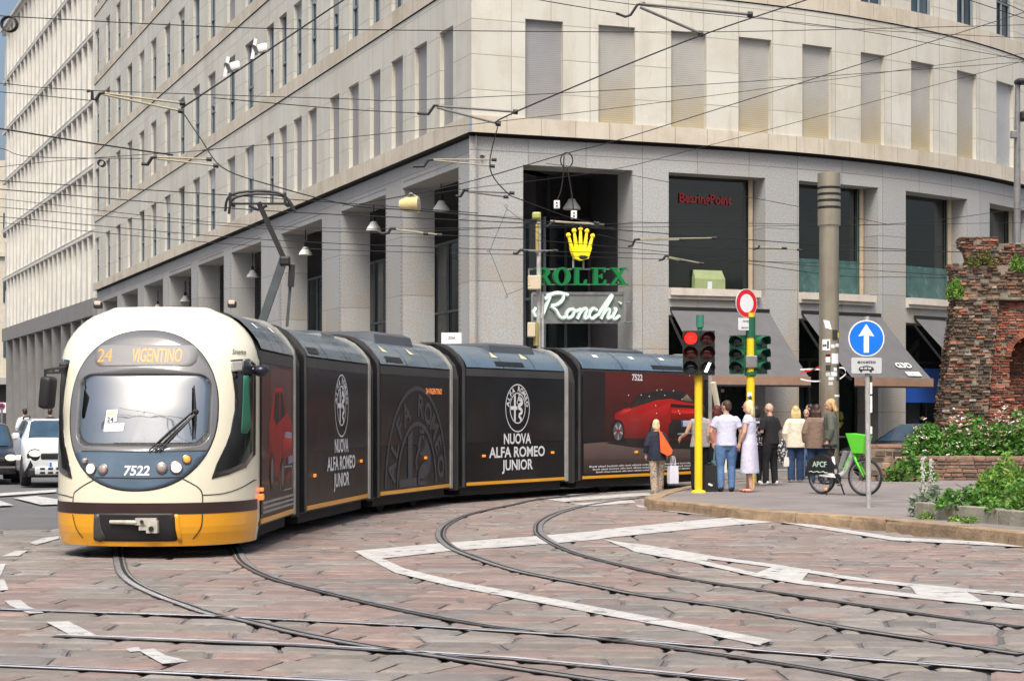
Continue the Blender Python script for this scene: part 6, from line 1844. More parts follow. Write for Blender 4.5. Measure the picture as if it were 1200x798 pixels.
# barrier tape tied to the column
for lab, m_, pts in (('red and white barrier tape tied to the bronze column, red strip', S['signred'], [(938, 437), (950, 434), (962, 429)]), ('white barrier tape stretched left of the bronze column, upper', S['signwhite'], [(938, 433), (950, 432.5), (963, 433)]),
                     ('white barrier tape stretched left of the bronze column, lower', S['signwhite'], [(938, 444), (950, 446.5), (963, 446.5)]), ('white tape loop right of the bronze column', S['signwhite'], [(983, 431), (989, 431.5), (991, 438), (984, 444)])):
    g = MB(); L = spline([P(x, y, cb.y) for x, y in pts], 5)
    vs = [p + Vector((0, 0, e)) for p in L for e in (-.016, .016)]
    g.add(vs, [(2 * i, 2 * i + 1, 2 * i + 3, 2 * i + 2) for i in range(len(L) - 1)])
    tag(g.build('barrier_tape', m_), lab, 'tape')
# pole in front of the corner opening, with boxes and lantern
pb = P(631, 405, 45.5); pb.z = .16
pp_ = thing('line_pole', 'slender pale pole with junction boxes standing before the script sign', 'pole', pb)
g = MB(); g.tube([pb, P(631.5, 255, 45.5)], .055, 12); g.tube([Vector((pb.x + .10, pb.y, .16)), P(636, 345, 45.5)], .036, 10); g.build('pole', S['alu'], pp_)
for q_ in (([P(629.5, 296, 45.42), P(629.5, 262, 45.42)], .04), ([P(628, 405, 45.4), P(628, 378, 45.4)], .06)):
    g = MB(); g.tube(q_[0], q_[1], 8); g.build('sleeve', pm('faded_yellow', (.42, .33, .10), .6, var=.2, grime=.5), pp_)
for x0, x1, y0, y1 in ((618.5, 634, 323, 339.5), (618, 627.5, 378, 395)):
    a, b = P(x0, y1, 45.3), P(x1, y0, 45.3); g = MB(); g.rbox(a.x, b.x, 45.2, 45.42, a.z, b.z, .02); g.build('junction_box', pm('box_cream', (.55, .47, .33), .6, grime=.5), pp_)
a, b = P(623.5, 257, 45.5), P(634, 249, 45.5); g = MB(); g.rbox(a.x, b.x, 45.38, 45.6, a.z, b.z, .04); g.build('lantern', pm('lantern_olive', (.35, .36, .10), .4), pp_)
# lamp post at the right edge
lb = P(1192, 290, 50); lb.z = .15
lp_ = thing('lamp_post', 'grey steel lamp post with two black floodlights at the right edge', 'lamp post', lb)
g = MB(); g.tube([lb, P(1192, 200, 50), P(1192.5, 100, 50)], [.11, .09, .07], 12); g.build('pole', S['iron'], lp_)
for x0, x1, y0, y1 in ((1190, 1215, 93, 99), (1195, 1212, 131, 142)):
    a, b = P(x0, y1, 50), P(x1, y0, 50); g = MB(); g.rbox(a.x, b.x, 49.8, 50.2, a.z, b.z, .05); g.tube([P(1192.5, (y0 + y1) / 2 + 8, 50), P(1197, (y0 + y1) / 2, 50)], .03, 6); g.build('floodlight', T['black'], lp_)
g = MB(); a = P(1188, 158, 49.9); g.rbox(-.08, .08, -.08, .08, -.1, .1, .02, 0, Matrix.Translation(a)); g.build('camera', S['iron'], lp_)
# small white ZONA sign behind the tram
zb_ = P(529, 396, 46.5)
zs_ = thing('street_sign', 'small white rectangular sign reading zona seen over the tram roof', 'sign', Vector((zb_.x, zb_.y, .16)))
fz_ = frame(zb_, (1, .0, 0))
g = MB(); g.prism([(-.25, -.20), (.25, -.20), (.25, .13), (-.25, .13)], fz_, -.02, 0); zp = g.build('sign_plate', S['signwhite'], zs_)
g = MB(); g.text('ZONA', lambda x, y, d: fz_(x + .01, y - .03, .004), .06, 0, 'C', .02, width=.17); g.build('lettering', S['ink'], zp)
g = MB(); g.tube([Vector((zb_.x, zb_.y + .05, .16)), zb_ + Vector((0, .05, .1))], .035, 8); g.build('pole', S['iron'], zs_)
# no-parking sign at the left edge
nb = P(2, 478, 62)
np_ = thing('parking_sign', 'small white sign with a round no parking mark at the far left edge', 'sign', Vector((nb.x, nb.y, 0)))
fn = frame(nb, (1, 0, 0))
g = MB(); g.prism([(-.14, -.16), (.14, -.16), (.14, .18), (-.14, .18)], fn, -.02, 0); zp = g.build('sign_plate', S['signwhite'], np_)
g = MB(); g.prism(disc(0.0, .05, .115, .115, 24), fn, .002, .006); g.build('red_ring', S['signred'], zp)
g = MB(); g.prism(disc(0.0, .05, .08, .08, 24), fn, .007, .01); g.build('blue_field', pm('np_blue', (.02, .03, .12), .5), zp)
g = MB(); g.tube([Vector((nb.x, nb.y + .04, 0)), nb], .04, 8); g.build('pole', S['iron'], np_)

# ================================================================ VEHICLES
S['tyre'] = pm('tyre', (.016, .016, .017), .8, var=.2)
S['rim'] = pm('alloy', (.35, .35, .36), .35, metal=.7, var=.1)
S['cglass'] = pm('car_glass', (.03, .065, .105), .08, var=.4, vscale=1.2, spec=.5)
def car(label, at, head, L, W, H, paint, clad, hood=.95, cowl=.24, roof0=.40, roof1=.88, headl=None, detail=False, tail=None, belt=None):
    """x forward; stations as fractions of the length from the nose"""
    t = thing('parked_car' if headl is None else 'car', label, 'car', at, math.atan2(head[1], head[0]))
    bl = belt or hood
    st = [(0.0, .84, .50, hood * .72, .80), (.02, .93, .32, hood * .80, .84), (.06, .98, .24, hood * .88, .86), (cowl - .02, 1, .22, hood, .86), (cowl, 1, .22, bl + .02, .86), (roof0, 1, .22, H - .04, .74), (roof0 + .12, 1, .22, H, .75), (roof1 - .1, 1, .22, H - .01, .74), (roof1, .99, .22, H - .10, .70), (.975, .95, .26, bl + .1, .80), (1.0, .88, .42, bl * .92, .78)]
    w = W / 2
    def sec(s):
        f, kw, zb, zr, kr = s; x = L / 2 - f * L; ww = w * kw
        zs_ = min(bl, zr - .03)
        pts = [(ww * .90, zb), (ww * .985, zb + .12), (ww, (zb + zs_) / 2), (ww * .985, zs_ - .05), (ww * .95, zs_), (w * kr, zr - .035), (w * kr * .85, zr)]
        return [Vector((x, -y, z)) for y, z in pts] + [Vector((x, y, z)) for y, z in reversed(pts)]
    R = [sec(s) for s in st]; n = len(R[0])
    g = MB()
    for i in range(len(R) - 1):
        for j in range(n):
            g.add([R[i][j], R[i][(j + 1) % n], R[i + 1][(j + 1) % n], R[i + 1][j]], [(0, 1, 2, 3)], 1 if clad and j in (0, n - 2) else 0)
    g.add(R[0], [tuple(reversed(range(n)))], 0); g.add(R[-1], [tuple(range(n))], 0)
    body = g.build('body', [paint, clad or paint], t, local=True, auto=32, recalc=True)
    def inset(q, k, out):
        c = sum(q, Vector()) / 4; nn = (q[1] - q[0]).cross(q[3] - q[0]).normalized()
        if nn.dot(c - Vector((0, 0, .7))) < 0: nn = -nn
        return [c + (p - c) * k + nn * out for p in q]
    def screen(i, k, nm):
        row = [5, 6, n - 7, n - 6]; A_, B_ = [R[i][j].copy() for j in row], [R[i + 1][j].copy() for j in row]
        c = sum(A_ + B_, Vector()) / 8; nn = (A_[3] - A_[0]).cross(B_[0] - A_[0]).normalized()
        if nn.dot(c - Vector((0, 0, .7))) < 0: nn = -nn
        q = [c + (p - c) * k + nn * .014 for p in A_ + B_]
        g = MB(); g.add(q, [(0, 1, 5, 4), (1, 2, 6, 5), (2, 3, 7, 6)]); g.build(nm, S['cglass'], t, local=True)
    screen(4, .93, 'windscreen')
    screen(8, .86, 'rear_window')
    for s_ in (0, 1):
        g = MB()
        for i, k in ((5, .92), (6, .93), (7, .90)):
            j0, j1 = (4, 5) if s_ == 0 else (n - 6, n - 5)
            g.quad(*inset([R[i][j0], R[i + 1][j0], R[i + 1][j1], R[i][j1]], k, .01))
        j0, j1 = (4, 5) if s_ == 0 else (n - 6, n - 5)
        q = inset([R[4][j0], R[5][j0], R[5][j1], R[4][j1]], .8, .01); g.quad(*q)
        g.build('side_window', S['cglass'], t, local=True)
    for fx_, sy in ((.19, 1), (.19, -1), (.82, 1), (.82, -1)):
        x = L / 2 - fx_ * L; y = sy * (w - .09); rr = .315
        Mx = Matrix.Translation((x, y, rr)) @ Matrix.Rotation(math.pi / 2, 4, 'X')
        g = MB(); g.lathe([(rr * .62, -.11), (rr * .95, -.11), (rr, -.07), (rr, .07), (rr * .95, .11), (rr * .62, .11)], 24, 0, Mx); wh = g.build('wheel', S['tyre'], t, local=True, auto=40)
        g = MB(); g.lathe([(.03, -.10 * 1), (rr * .6, -.085), (rr * .63, -.1), (rr * .63, .1), (rr * .6, .085), (.03, .10)], 20, 0, Mx); g.build('rim', S['rim'], wh, local=True, auto=40)
        g = MB(); n2 = 14
        pr = [(x + (rr + .07) * math.cos(a), rr + (rr + .07) * math.sin(a)) for a in [math.pi * (-.08 + 1.16 * i / n2) for i in range(n2 + 1)]]
        vs = [Vector((px_, sy * (w + d), pz)) for d in (-.20, .008) for px_, pz in pr] 
        m2 = n2 + 1
        g.add(vs, [(i, i + 1, m2 + i + 1, m2 + i) for i in range(n2)] + [tuple(range(m2, 2 * m2))]); g.build('wheel_arch', clad or T['black'], t, local=True)
    fr_ = lambda y, z, d=0: Vector((L / 2 - .02 + d, y, z))
    if headl is not None:
        for sy in (1, -1):
            g = MB(); c = Vector((L / 2 - .06, sy * w * .70, hood * .72)); g.ball(c, (.12, .15, .09), 14); hl = g.build('headlight', headl, t, local=True, smooth=True)
            g = MB(); g.ball(c + Vector((-.03, 0, -.05)), (.12, .19, .17), 14); g.build('lamp_surround', T['black'], hl, local=True, smooth=True)
        g = MB(); g.rbox(L / 2 - .10, L / 2 + .025, -w * .55, w * .55, hood * .60, hood * .74, .03); g.build('grille', T['black'], t, local=True)
        g = MB(); g.rbox(L / 2 - .12, L / 2 + .05, -w * .88, w * .88, .22, .44, .06); bmp = g.build('bumper', clad or paint, t, local=True)
        g = MB(); g.rbox(L / 2 + .045, L / 2 + .06, -.26, .26, .46, .57, .005, 0); np2 = g.build('number_plate', S['signwhite'], t, local=True)
        g = MB(); g.rbox(L / 2 + .0605, L / 2 + .064, -.26, -.21, .465, .565, .001); g.rbox(L / 2 + .0605, L / 2 + .064, .21, .26, .465, .565, .001); g.build('plate_band', S['signblue'], np2, local=True)
    for sy in (1, -1):
        g = MB(); g.rbox(L * (.5 - roof0) + .18, L * (.5 - roof0) + .36, sy * (w + .02) if sy > 0 else -w - .19, sy * (w + .19) if sy > 0 else -w - .02, bl - .02, bl + .15, .05, seg=3); g.build('wing_mirror', paint, t, local=True, auto=40)
    return t, L, w, hood
S['cwhite'] = pm('white_car_paint', (.62, .64, .66), .3, var=.04, coat=.6)
S['cblack'] = pm('black_car_paint', (.012, .012, .014), .25, var=.1, coat=.7)
S['cblue'] = pm('blue_car_paint', (.05, .10, .19), .25, var=.1, coat=.6)
S['cgrey'] = pm('dark_grey_car_paint', (.028, .03, .034), .25, var=.1, coat=.7)
S['hl'] = pm('car_lamp_lit', (.8, .72, .6), .2, var=0, emit=(1.0, .72, .45), estr=1.1)
hd = (.33, -.944)
wc, L, w, hood = car('white upright hatchback with black cladding and lit headlights behind the tram front', Vector((-11.1, 45.4, 0)), hd, 3.65, 1.66, 1.58, S['cwhite'], T['black'], hood=1.06, cowl=.235, roof0=.36, roof1=.93, headl=S['hl'], belt=1.10)
g = MB(); g.rbox(L / 2 - .02, L / 2 + .07, -w * .72, w * .72, .27, .47, .07, seg=3); bmp = g.build('skid_plate', S['plate'], wc, local=True, auto=40)
g = MB()
for y in (-.42, -.24, -.06, .12, .30, .46):
    for z in (.33, .42): g.rbox(L / 2 + .05, L / 2 + .078, y - .06, y + .06, z - .028, z + .028, .025)
g.build('intake_hole', T['black'], bmp, local=True)
g = MB()
for sy in (1, -1): g.tube([Vector((.5, sy * w * .70, 1.58)), Vector((.4, sy * w * .70, 1.63)), Vector((-1.3, sy * w * .70, 1.62)), Vector((-1.4, sy * w * .70, 1.56))], .02, 6)
g.build('roof_rail', T['black'], wc, local=True)
car('low black car with lit lamps left of the white hatchback', Vector((-13.45, 47.4, 0)), hd, 4.2, 1.76, 1.46, S['cblack'], None, hood=.86, headl=S['hl'])
car('blue car at the back of the queue by the left edge', Vector((-16.6, 56.0, 0)), hd, 4.2, 1.75, 1.5, S['cblue'], None, hood=.9, headl=T['lamp_off'])
car('dark grey car parked behind the low wall with only its roof showing', Vector((11.05, 50.4, 0)), (-.90, -.38), 4.4, 1.78, 1.45, S['cgrey'], None, hood=.93, cowl=.26, roof0=.42)
# ================================================================ RUIN, WALLS, PLANTS
E = {}
E['brick'] = pm('old_brick', (1, 1, 1), .9, var=.35, vscale=7, bump=.7, bscale=25, attr=True)
E['mortar'] = pm('old_mortar', (.20, .165, .13), .95, var=.35, vscale=5, bump=.8, bscale=18, grime=.5)
E['conc'] = pm('mossy_concrete', (.26, .245, .195), .9, var=.25, vscale=4, bump=.5, bscale=20, grime=.7, gcol=(.10, .10, .06), gscale=(2, 2, .7))
E['soil'] = pm('soil', (.05, .038, .028), .95, var=.4, vscale=8, bump=.6, bscale=20)
E['leaf'] = pm('leaf', (1, 1, 1), .55, var=.25, vscale=2.5, attr=True, spec=.3)
_b = E['leaf'].node_tree.nodes['Principled BSDF']
_t = E['leaf'].node_tree.nodes.new('ShaderNodeBsdfTranslucent'); _m = E['leaf'].node_tree.nodes.new('ShaderNodeMixShader'); _m.inputs[0].default_value = .35
E['leaf'].node_tree.links.new(_b.inputs['Base Color'].links[0].from_socket, _t.inputs[0]); E['leaf'].node_tree.links.new(_b.outputs[0], _m.inputs[1]); E['leaf'].node_tree.links.new(_t.outputs[0], _m.inputs[2])
E['leaf'].node_tree.links.new(_m.outputs[0], E['leaf'].node_tree.nodes['Material Output'].inputs[0])
E['petal'] = pm('petal', (1, 1, 1), .6, var=.1, attr=True)
DARK = [(.075, .052, .036), (.095, .062, .04), (.055, .042, .032), (.115, .075, .048), (.085, .066, .048), (.125, .085, .058), (.065, .052, .04)]
PALE = [(.24, .16, .11), (.28, .20, .14), (.24, .12, .07), (.26, .23, .20), (.30, .13, .07)]
RED = [(.25, .075, .042), (.21, .066, .038), (.29, .095, .055), (.17, .058, .038), (.31, .13, .08), (.14, .052, .036)]
def bricks(g, fn, z0, z1, lo, hi, ch, bl, cols, seed, jit=.03, depth=.16, skip=None):
    """courses of single bricks; fn(a, z, d): a along the wall, d out of it"""
    rnd = random.Random(seed); z = z0
    while z < z1 - ch * .4:
        h = ch * rnd.uniform(.85, 1.15); a = lo(z) - rnd.random() * bl
        while a < hi(z):
            w = bl * rnd.uniform(.55, 1.35); b = min(a + w, hi(z)); a2 = max(a, lo(z) + rnd.uniform(-.04, .02))
            if b - a2 > .05 and not (skip and skip((a2 + b) / 2, z + h / 2)):
                o = rnd.uniform(-jit, jit); e = .008; c = cols((a2 + b) / 2, z, rnd); k = rnd.uniform(.75, 1.25); c = tuple(q * k for q in c)
                t1, t2 = rnd.uniform(-.01, .01), rnd.uniform(-.01, .01)
                vs = [fn(x, y, d) for d in (-depth, o) for x, y in ((a2 + e, z + e + t1), (b - e, z + e + t2), (b - e, z + h - e + t2), (a2 + e, z + h - e + t1))]
                c2 = [fn(x, y, o + .012) for x, y in ((a2 + e + .012, z + e + .012 + t1), (b - e - .012, z + e + .012 + t2), (b - e - .012, z + h - e - .012 + t2), (a2 + e + .012, z + h - e - .012 + t1))]
                g.add(vs + c2, [(0, 1, 5, 4), (1, 2, 6, 5), (2, 3, 7, 6), (3, 0, 4, 7), (4, 5, 9, 8), (5, 6, 10, 9), (6, 7, 11, 10), (7, 4, 8, 11), (8, 9, 10, 11)], 0, None, c)
            a += w
        z += h
ruin = thing('ruined_wall', 'ruined ancient brick wall with a battered dark pier and a red arch recess', 'ruin', (12.5, 48.6, 0))
YR = 48.0; kr = YR / F
def rx_(x): return (x - 600) * kr
def rz_(y): return CAMH - (y - HOR) * kr
def rf(a, z, d): return Vector((a, YR - d, z))
def lin(pts):
    zs_ = [p[0] for p in pts]; xs_ = [p[1] for p in pts]
    return lambda z: float(np.interp(z, zs_, xs_))
pierL = lin([(.1, rx_(1100)), (rz_(480), rx_(1105)), (rz_(420), rx_(1112)), (rz_(350), rx_(1121))])
pierR = lin([(.1, rx_(1158)), (rz_(480), rx_(1159)), (rz_(350), rx_(1172))])
def core(g, lo, hi, z0, z1, y0, y1, n=6, m=0):
    for i in range(n):
        za, zb = z0 + (z1 - z0) * i / n, z0 + (z1 - z0) * (i + 1) / n
        vs = [Vector((x, y, z)) for z in (za, zb) for y in (y0, y1) for x in (lo(z) + .03, hi(z) - .03)]
        g.add(vs, [(0, 1, 5, 4), (1, 3, 7, 5), (3, 2, 6, 7), (2, 0, 4, 6)] + ([(4, 5, 7, 6)] if i == n - 1 else []), m)
def mixcol(a, z, r):
    v = math.sin(a * 3.1 + z * 1.7) * math.sin(z * 2.3 - a * 1.3)
    return r.choice(PALE if r.random() < .13 + .08 * (v > .3) else (RED[3:4] + PALE[2:3] if r.random() < .07 + .10 * (z > rz_(385)) else DARK))
g = MB()
bricks(g, rf, .1, rz_(350), pierL, pierR, .074, .19, mixcol, 1, .045)
def side(a, z, d): return Vector((pierL(z) - d, YR + a, z))
bricks(g, side, .1, rz_(350), lambda z: 0, lambda z: .85, .074, .2, mixcol, 2, .04)
core(g, pierL, pierR, 0, rz_(350), YR + .02, YR + .9, 6, 1)
g.build('battered_pier', [E['brick'], E['mortar']], ruin)
# red wall with arched recess
g = MB(); wl = lin([(.1, rx_(1159)), (rz_(480), rx_(1160)), (rz_(350), rx_(1173))]); wr = lambda z: rx_(1290)
ax, az, ar, aw = rx_(1212), rz_(418), 25 * kr, 25 * kr
def inarch(a, z): return abs(a - ax) < aw and (z < az or (a - ax) ** 2 + (z - az) ** 2 < ar ** 2)
def hole(a, z): return rx_(1175) < a < rx_(1181) and rz_(414) < z < rz_(402)
def redcol(a, z, r): return r.choice(RED if r.random() < .85 else DARK)
rf2 = lambda a, z, d: Vector((a, YR + .22 - d, z))
bricks(g, rf2, .1, rz_(350), wl, wr, .07, .2, redcol, 3, .03, skip=lambda a, z: inarch(a, z) or hole(a, z))
rf3 = lambda a, z, d: Vector((a, YR + .95 - d, z))
bricks(g, rf3, .1, az + ar, lambda z: ax - aw, lambda z: ax + aw, .085, .26, redcol, 4, .02)
for i in range(26):       # arch ring voussoirs
    a = math.pi * (i + .5) / 26; r0, r1 = ar * 1.0, ar * 1.26
    da = math.pi / 26 * .44; c = random.Random(i).choice(RED)
    vs = [Vector((ax + rr * math.cos(an), YR + y, az + rr * math.sin(an))) for y in (.15, .9) for rr, an in ((r0, a - da), (r0, a + da), (r1, a + da), (r1, a - da))]
    g.add(vs, [(3, 2, 1, 0), (0, 1, 5, 4), (1, 2, 6, 5), (2, 3, 7, 6), (3, 0, 4, 7)], 0, None, c)
core(g, lambda z: wl(z), wr, 0, rz_(350), YR + .98, YR + 2.2, 4, 1)
for z0, z1, x0, x1 in ((0, az + ar, None, ax - aw), (0, az + ar, ax + aw, None), (az + ar, rz_(350), None, None)):
    core(g, (lambda z: wl(z)) if x0 is None else (lambda z: x0), wr if x1 is None else (lambda z: x1), z0, z1, YR + .24, YR + 1.0, 3, 1)
g.build('arched_wall', [E['brick'], E['mortar']], ruin)
# ledge, upper tier and stump
g = MB()
bricks(g, rf, rz_(352), rz_(348), lambda z: rx_(1119), lambda z: rx_(1290), .09, .8, lambda a, z, r: r.choice([(.17, .14, .11), (.2, .17, .13)]), 5, .06, .9)
up = lambda a, z, d: Vector((a, YR + .3 - d, z))
bricks(g, up, rz_(348), rz_(309), lambda z: rx_(1119.5 + .5 * math.sin(z * 9)), lambda z: rx_(1290), .074, .2, mixcol, 6, .06)
core(g, lambda z: rx_(1120), lambda z: rx_(1290), rz_(350), rz_(310), YR + .32, YR + .95, 3, 1)
bricks(g, lambda a, z, d: Vector((rx_(1120) - d, YR + .3 + a, z)), rz_(348), rz_(309), lambda z: 0, lambda z: .65, .10, .3, mixcol, 8, .04)
g.build('upper_tier', [E['brick'], E['mortar']], ruin)
g = MB()
up2 = lambda a, z, d: Vector((a, YR + .55 - d, z))
bl_ = lin([(rz_(310), rx_(1141)), (rz_(300), rx_(1139)), (rz_(290), rx_(1136)), (rz_(287), rx_(1131)), (rz_(276), rx_(1131))]); br_ = lin([(rz_(310), rx_(1180)), (rz_(276), rx_(1176))])
topcol = lambda a, z, r: r.choice(RED[:4] if r.random() < .35 else (PALE if r.random() < .2 else DARK))
bricks(g, up2, rz_(310), rz_(276) + .03 , bl_, br_, .07, .19, topcol, 9, .05)
core(g, bl_, br_, rz_(311), rz_(277), YR + .57, YR + 1.0, 5, 1)
bricks(g, lambda a, z, d: Vector((bl_(z) - d, YR + .55 + a, z)), rz_(310), rz_(276), lambda z: 0, lambda z: .42, .07, .19, topcol, 10, .03)
up3 = lambda a, z, d: Vector((a, YR + .8 - d, z))
bricks(g, up3, rz_(310), rz_(281), lambda z: rx_(1180), lambda z: rx_(1290), .07, .19, topcol, 11, .05)
core(g, lambda z: rx_(1178), lambda z: rx_(1290), rz_(311), rz_(282), YR + .82, YR + 1.7, 3, 1)
g.build('broken_top', [E['brick'], E['mortar']], ruin)

def leaves(g, n, sample, size, cols, rnd, up=.3, long=1.7):
    for _ in range(n):
        p, shade = sample(); s = size * rnd.uniform(.6, 1.35)
        d = Vector((rnd.gauss(0, 1), rnd.gauss(0, 1), rnd.gauss(up, .7))).normalized()
        x = d.cross(Vector((rnd.gauss(0, 1), rnd.gauss(0, 1), rnd.gauss(0, 1)))).normalized(); y = d.cross(x)
        c = rnd.choice(cols); k = rnd.uniform(.75, 1.3); c = tuple(q * k for q in c)
        a, b = x * s * .5, d * s * long * .5
        g.add([p - b, p + a * .9 - b * .1 + y * s * .12, p + b, p - a * .9 - b * .1 + y * s * .12], [(0, 1, 2), (0, 2, 3)], 0, None, c)
def heap(cx, cy, z0, rx, ry, h, rnd, fill=.55):
    """points of an uneven mound: mostly near its skin"""
    ph = [rnd.uniform(0, 6.3) for _ in range(6)]
    def s():
        while True:
            u, v = rnd.uniform(-1, 1), rnd.uniform(-1, 1)
            if u * u + v * v < 1: break
        top = h * math.sqrt(max(0, 1 - (u * u + v * v) ** 1.4)) * (.80 + .14 * math.sin(u * 5 + ph[0]) + .12 * math.sin(v * 6 + ph[1] + u * 3) + .10 * math.sin(u * 13 + ph[2]))
        w = 1 - rnd.random() ** 2 * fill if rnd.random() < .72 else rnd.random()
        return Vector((cx + u * rx, cy + v * ry, z0 + top * w)), w
    return s
GREEN = [(.085, .22, .035), (.115, .29, .05), (.065, .175, .03), (.16, .33, .06), (.095, .24, .055)]
LIGHT = [(.17, .33, .05), (.22, .37, .06), (.14, .29, .045), (.26, .40, .09), (.11, .24, .045)]
SILVER = [(.30, .36, .27), (.36, .42, .33), (.25, .31, .22)]
def plant(name, label, cat, heaps, size, cols, seed, n, flowers=None, stems=None, group=None, long=1.7):
    rnd = random.Random(seed)
    x, y, z = heaps[0][:3]
    t = thing(name, label, cat, (x, y, z), group=group)
    g = MB()
    for (cx, cy, z0, rx0, ry0, h) in heaps:
        leaves(g, int(n), heap(cx, cy, z0, rx0, ry0, h, rnd), size, cols, rnd, long=long)
    g.build('foliage', E['leaf'], t)
    g = MB()
    for (cx, cy, z0, rx0, ry0, h) in heaps:
        for _ in range(stems or 10):
            a = Vector((cx + rnd.uniform(-.6, .6) * rx0, cy + rnd.uniform(-.6, .6) * ry0, z0 - .02)); b = Vector((cx + rnd.uniform(-.9, .9) * rx0, cy + rnd.uniform(-.7, .7) * ry0, z0 + h * rnd.uniform(.5, .95)))
            g.tube([a, a.lerp(b, .5) + Vector((rnd.uniform(-.05, .05), 0, .06)), b], [.012, .008, .004], 5)
    g.build('stem', pm('stem_green', (.08, .10, .04), .8), t)
    if flowers:
        g = MB(); nf, fc, fs, zmin = flowers
        for (cx, cy, z0, rx0, ry0, h) in heaps:
            sm = heap(cx, cy, z0 + .03, rx0, ry0, h * 1.04, rnd, .15); k = 0
            while k < nf:
                p, w = sm()
                if w < zmin: continue
                k += 1; c = rnd.choice(fc)
                for q in range(5):
                    a = q * 1.256 + rnd.random(); d = Vector((math.cos(a), math.sin(a) * .6 - .5, .55)); s_ = fs * rnd.uniform(.7, 1.3)
                    sd = Vector((-math.sin(a), math.cos(a), 0))
                    g.add([p, p + d * s_ * .6 + sd * s_ * .4, p + d * s_, p + d * s_ * .6 - sd * s_ * .4], [(0, 1, 2, 3)], 0, None, c)
        tag(g.build('blossoms', E['petal'], t), kind='stuff')
    return t
ROSE = [(.75, .70, .68), (.72, .50, .46), (.78, .62, .52), (.80, .78, .74), (.70, .42, .36)]
yb = 45.6
def bx_(x, Y): return (x - 600) * Y / F
for lab, x0, x1, top, sd in (('leftmost rose bush behind the low brick wall, few white blossoms', 1056, 1112, 494, 21), ('middle rose bush below the dark pier, pale pink blossoms', 1098, 1165, 484, 22), ('rose bush below the red arch, dense pink blossoms on top', 1150, 1222, 480, 23), ('rose bush at the right edge behind the low wall', 1205, 1285, 479, 24)):
    cx = (bx_(x0, yb) + bx_(x1, yb)) / 2; rx0 = (bx_(x1, yb) - bx_(x0, yb)) / 2
    plant('rose_bush', lab, 'bush', [(cx, yb, .45, rx0, .95, 1.02 + (494 - top) * .021)], .075, GREEN, sd, 2600, (45 if sd == 21 else 120, ROSE, .085, .80), 14, 'rose bushes behind the low wall')
for lab, x, y, w_, h_, sd in (('tuft of weeds on the left end of the ruin ledge', 1120, 350, .22, .55, 31), ('tuft of dry grass in the middle of the ruin ledge', 1151, 312, .45, .38, 32), ('green tuft in the notch at the right of the ruin', 1194, 318, .22, .42, 33)):
    q = P(x, y, YR - (.0 if sd == 31 else -.25)); plant('weed_tuft', lab, 'plant', [(q.x, q.y + (.1 if sd == 31 else .1), q.z, w_, .22, h_)], .05, LIGHT if sd != 32 else [(.16, .17, .05), (.22, .19, .07), (.10, .13, .035)], sd, 420, None, 12, 'weeds on the ruin', long=2.6)
# low brick wall and its rough stub, soil behind
Yw = 43.6
lw_ = thing('low_wall', 'low weathered brick wall with a rough stone stub at its left end', 'wall', (9.2, Yw, .15))
g = MB(); zt1 = CAMH - (534.5 - HOR) * Yw / F
wf = lambda a, z, d: Vector((a, Yw - d, z))
bricks(g, wf, .14, zt1 - .07, lambda z: bx_(1056, Yw), lambda z: bx_(1300, Yw), .085, .30, lambda a, z, r: r.choice([(.19, .105, .07), (.16, .095, .068), (.20, .125, .09), (.14, .095, .072)]), 41, .012)
bricks(g, wf, zt1 - .085, zt1, lambda z: bx_(1056, Yw), lambda z: bx_(1300, Yw), .085, .42, lambda a, z, r: r.choice([(.24, .15, .10), (.21, .135, .095)]), 42, .03, .4)
core(g, lambda z: bx_(1056, Yw), lambda z: bx_(1300, Yw), .1, zt1 - .01, Yw + .02, Yw + .4, 1, 1)
g.build('brick_wall', [E['brick'], E['mortar']], lw_)
Ys = 43.0
g = MB(); zt2 = CAMH - (520.5 - HOR) * Ys / F
sf = lambda a, z, d: Vector((a, Ys - d, z))
bricks(g, sf, .14, zt2 - .10, lambda z: bx_(1012, Ys), lambda z: bx_(1057, Ys), .15, .26, lambda a, z, r: r.choice(DARK + PALE[:2] + [(.2, .11, .07)] * 2), 43, .05)
bricks(g, sf, zt2 - .10, zt2, lambda z: bx_(1010, Ys), lambda z: bx_(1058, Ys), .10, .5, lambda a, z, r: r.choice([(.31, .17, .11), (.27, .15, .10)]), 44, .04, .5)
bricks(g, lambda a, z, d: Vector((bx_(1057, Ys) + d, Ys + a, z)), .14, zt2 - .1, lambda z: 0, lambda z: .7, .12, .26, lambda a, z, r: r.choice(DARK), 45, .03)
core(g, lambda z: bx_(1012, Ys), lambda z: bx_(1057, Ys), .1, zt2 - .01, Ys + .02, Ys + .75, 2, 1)
g.build('stone_stub', [E['brick'], E['mortar']], lw_)
mb = MB(); mb.box(9.1, 16.8, Yw + .3, 47.6, .0, .50); tag(mb.build('planting_soil', E['soil']), kind='structure')
q = P(1052, 562, 42.8); plant('ivy', 'dark ivy clump growing at the foot of the rough stone stub', 'plant', [(q.x + .3, 42.75, .15, .62, .25, .62)], .075, GREEN, 51, 520, None, 10)
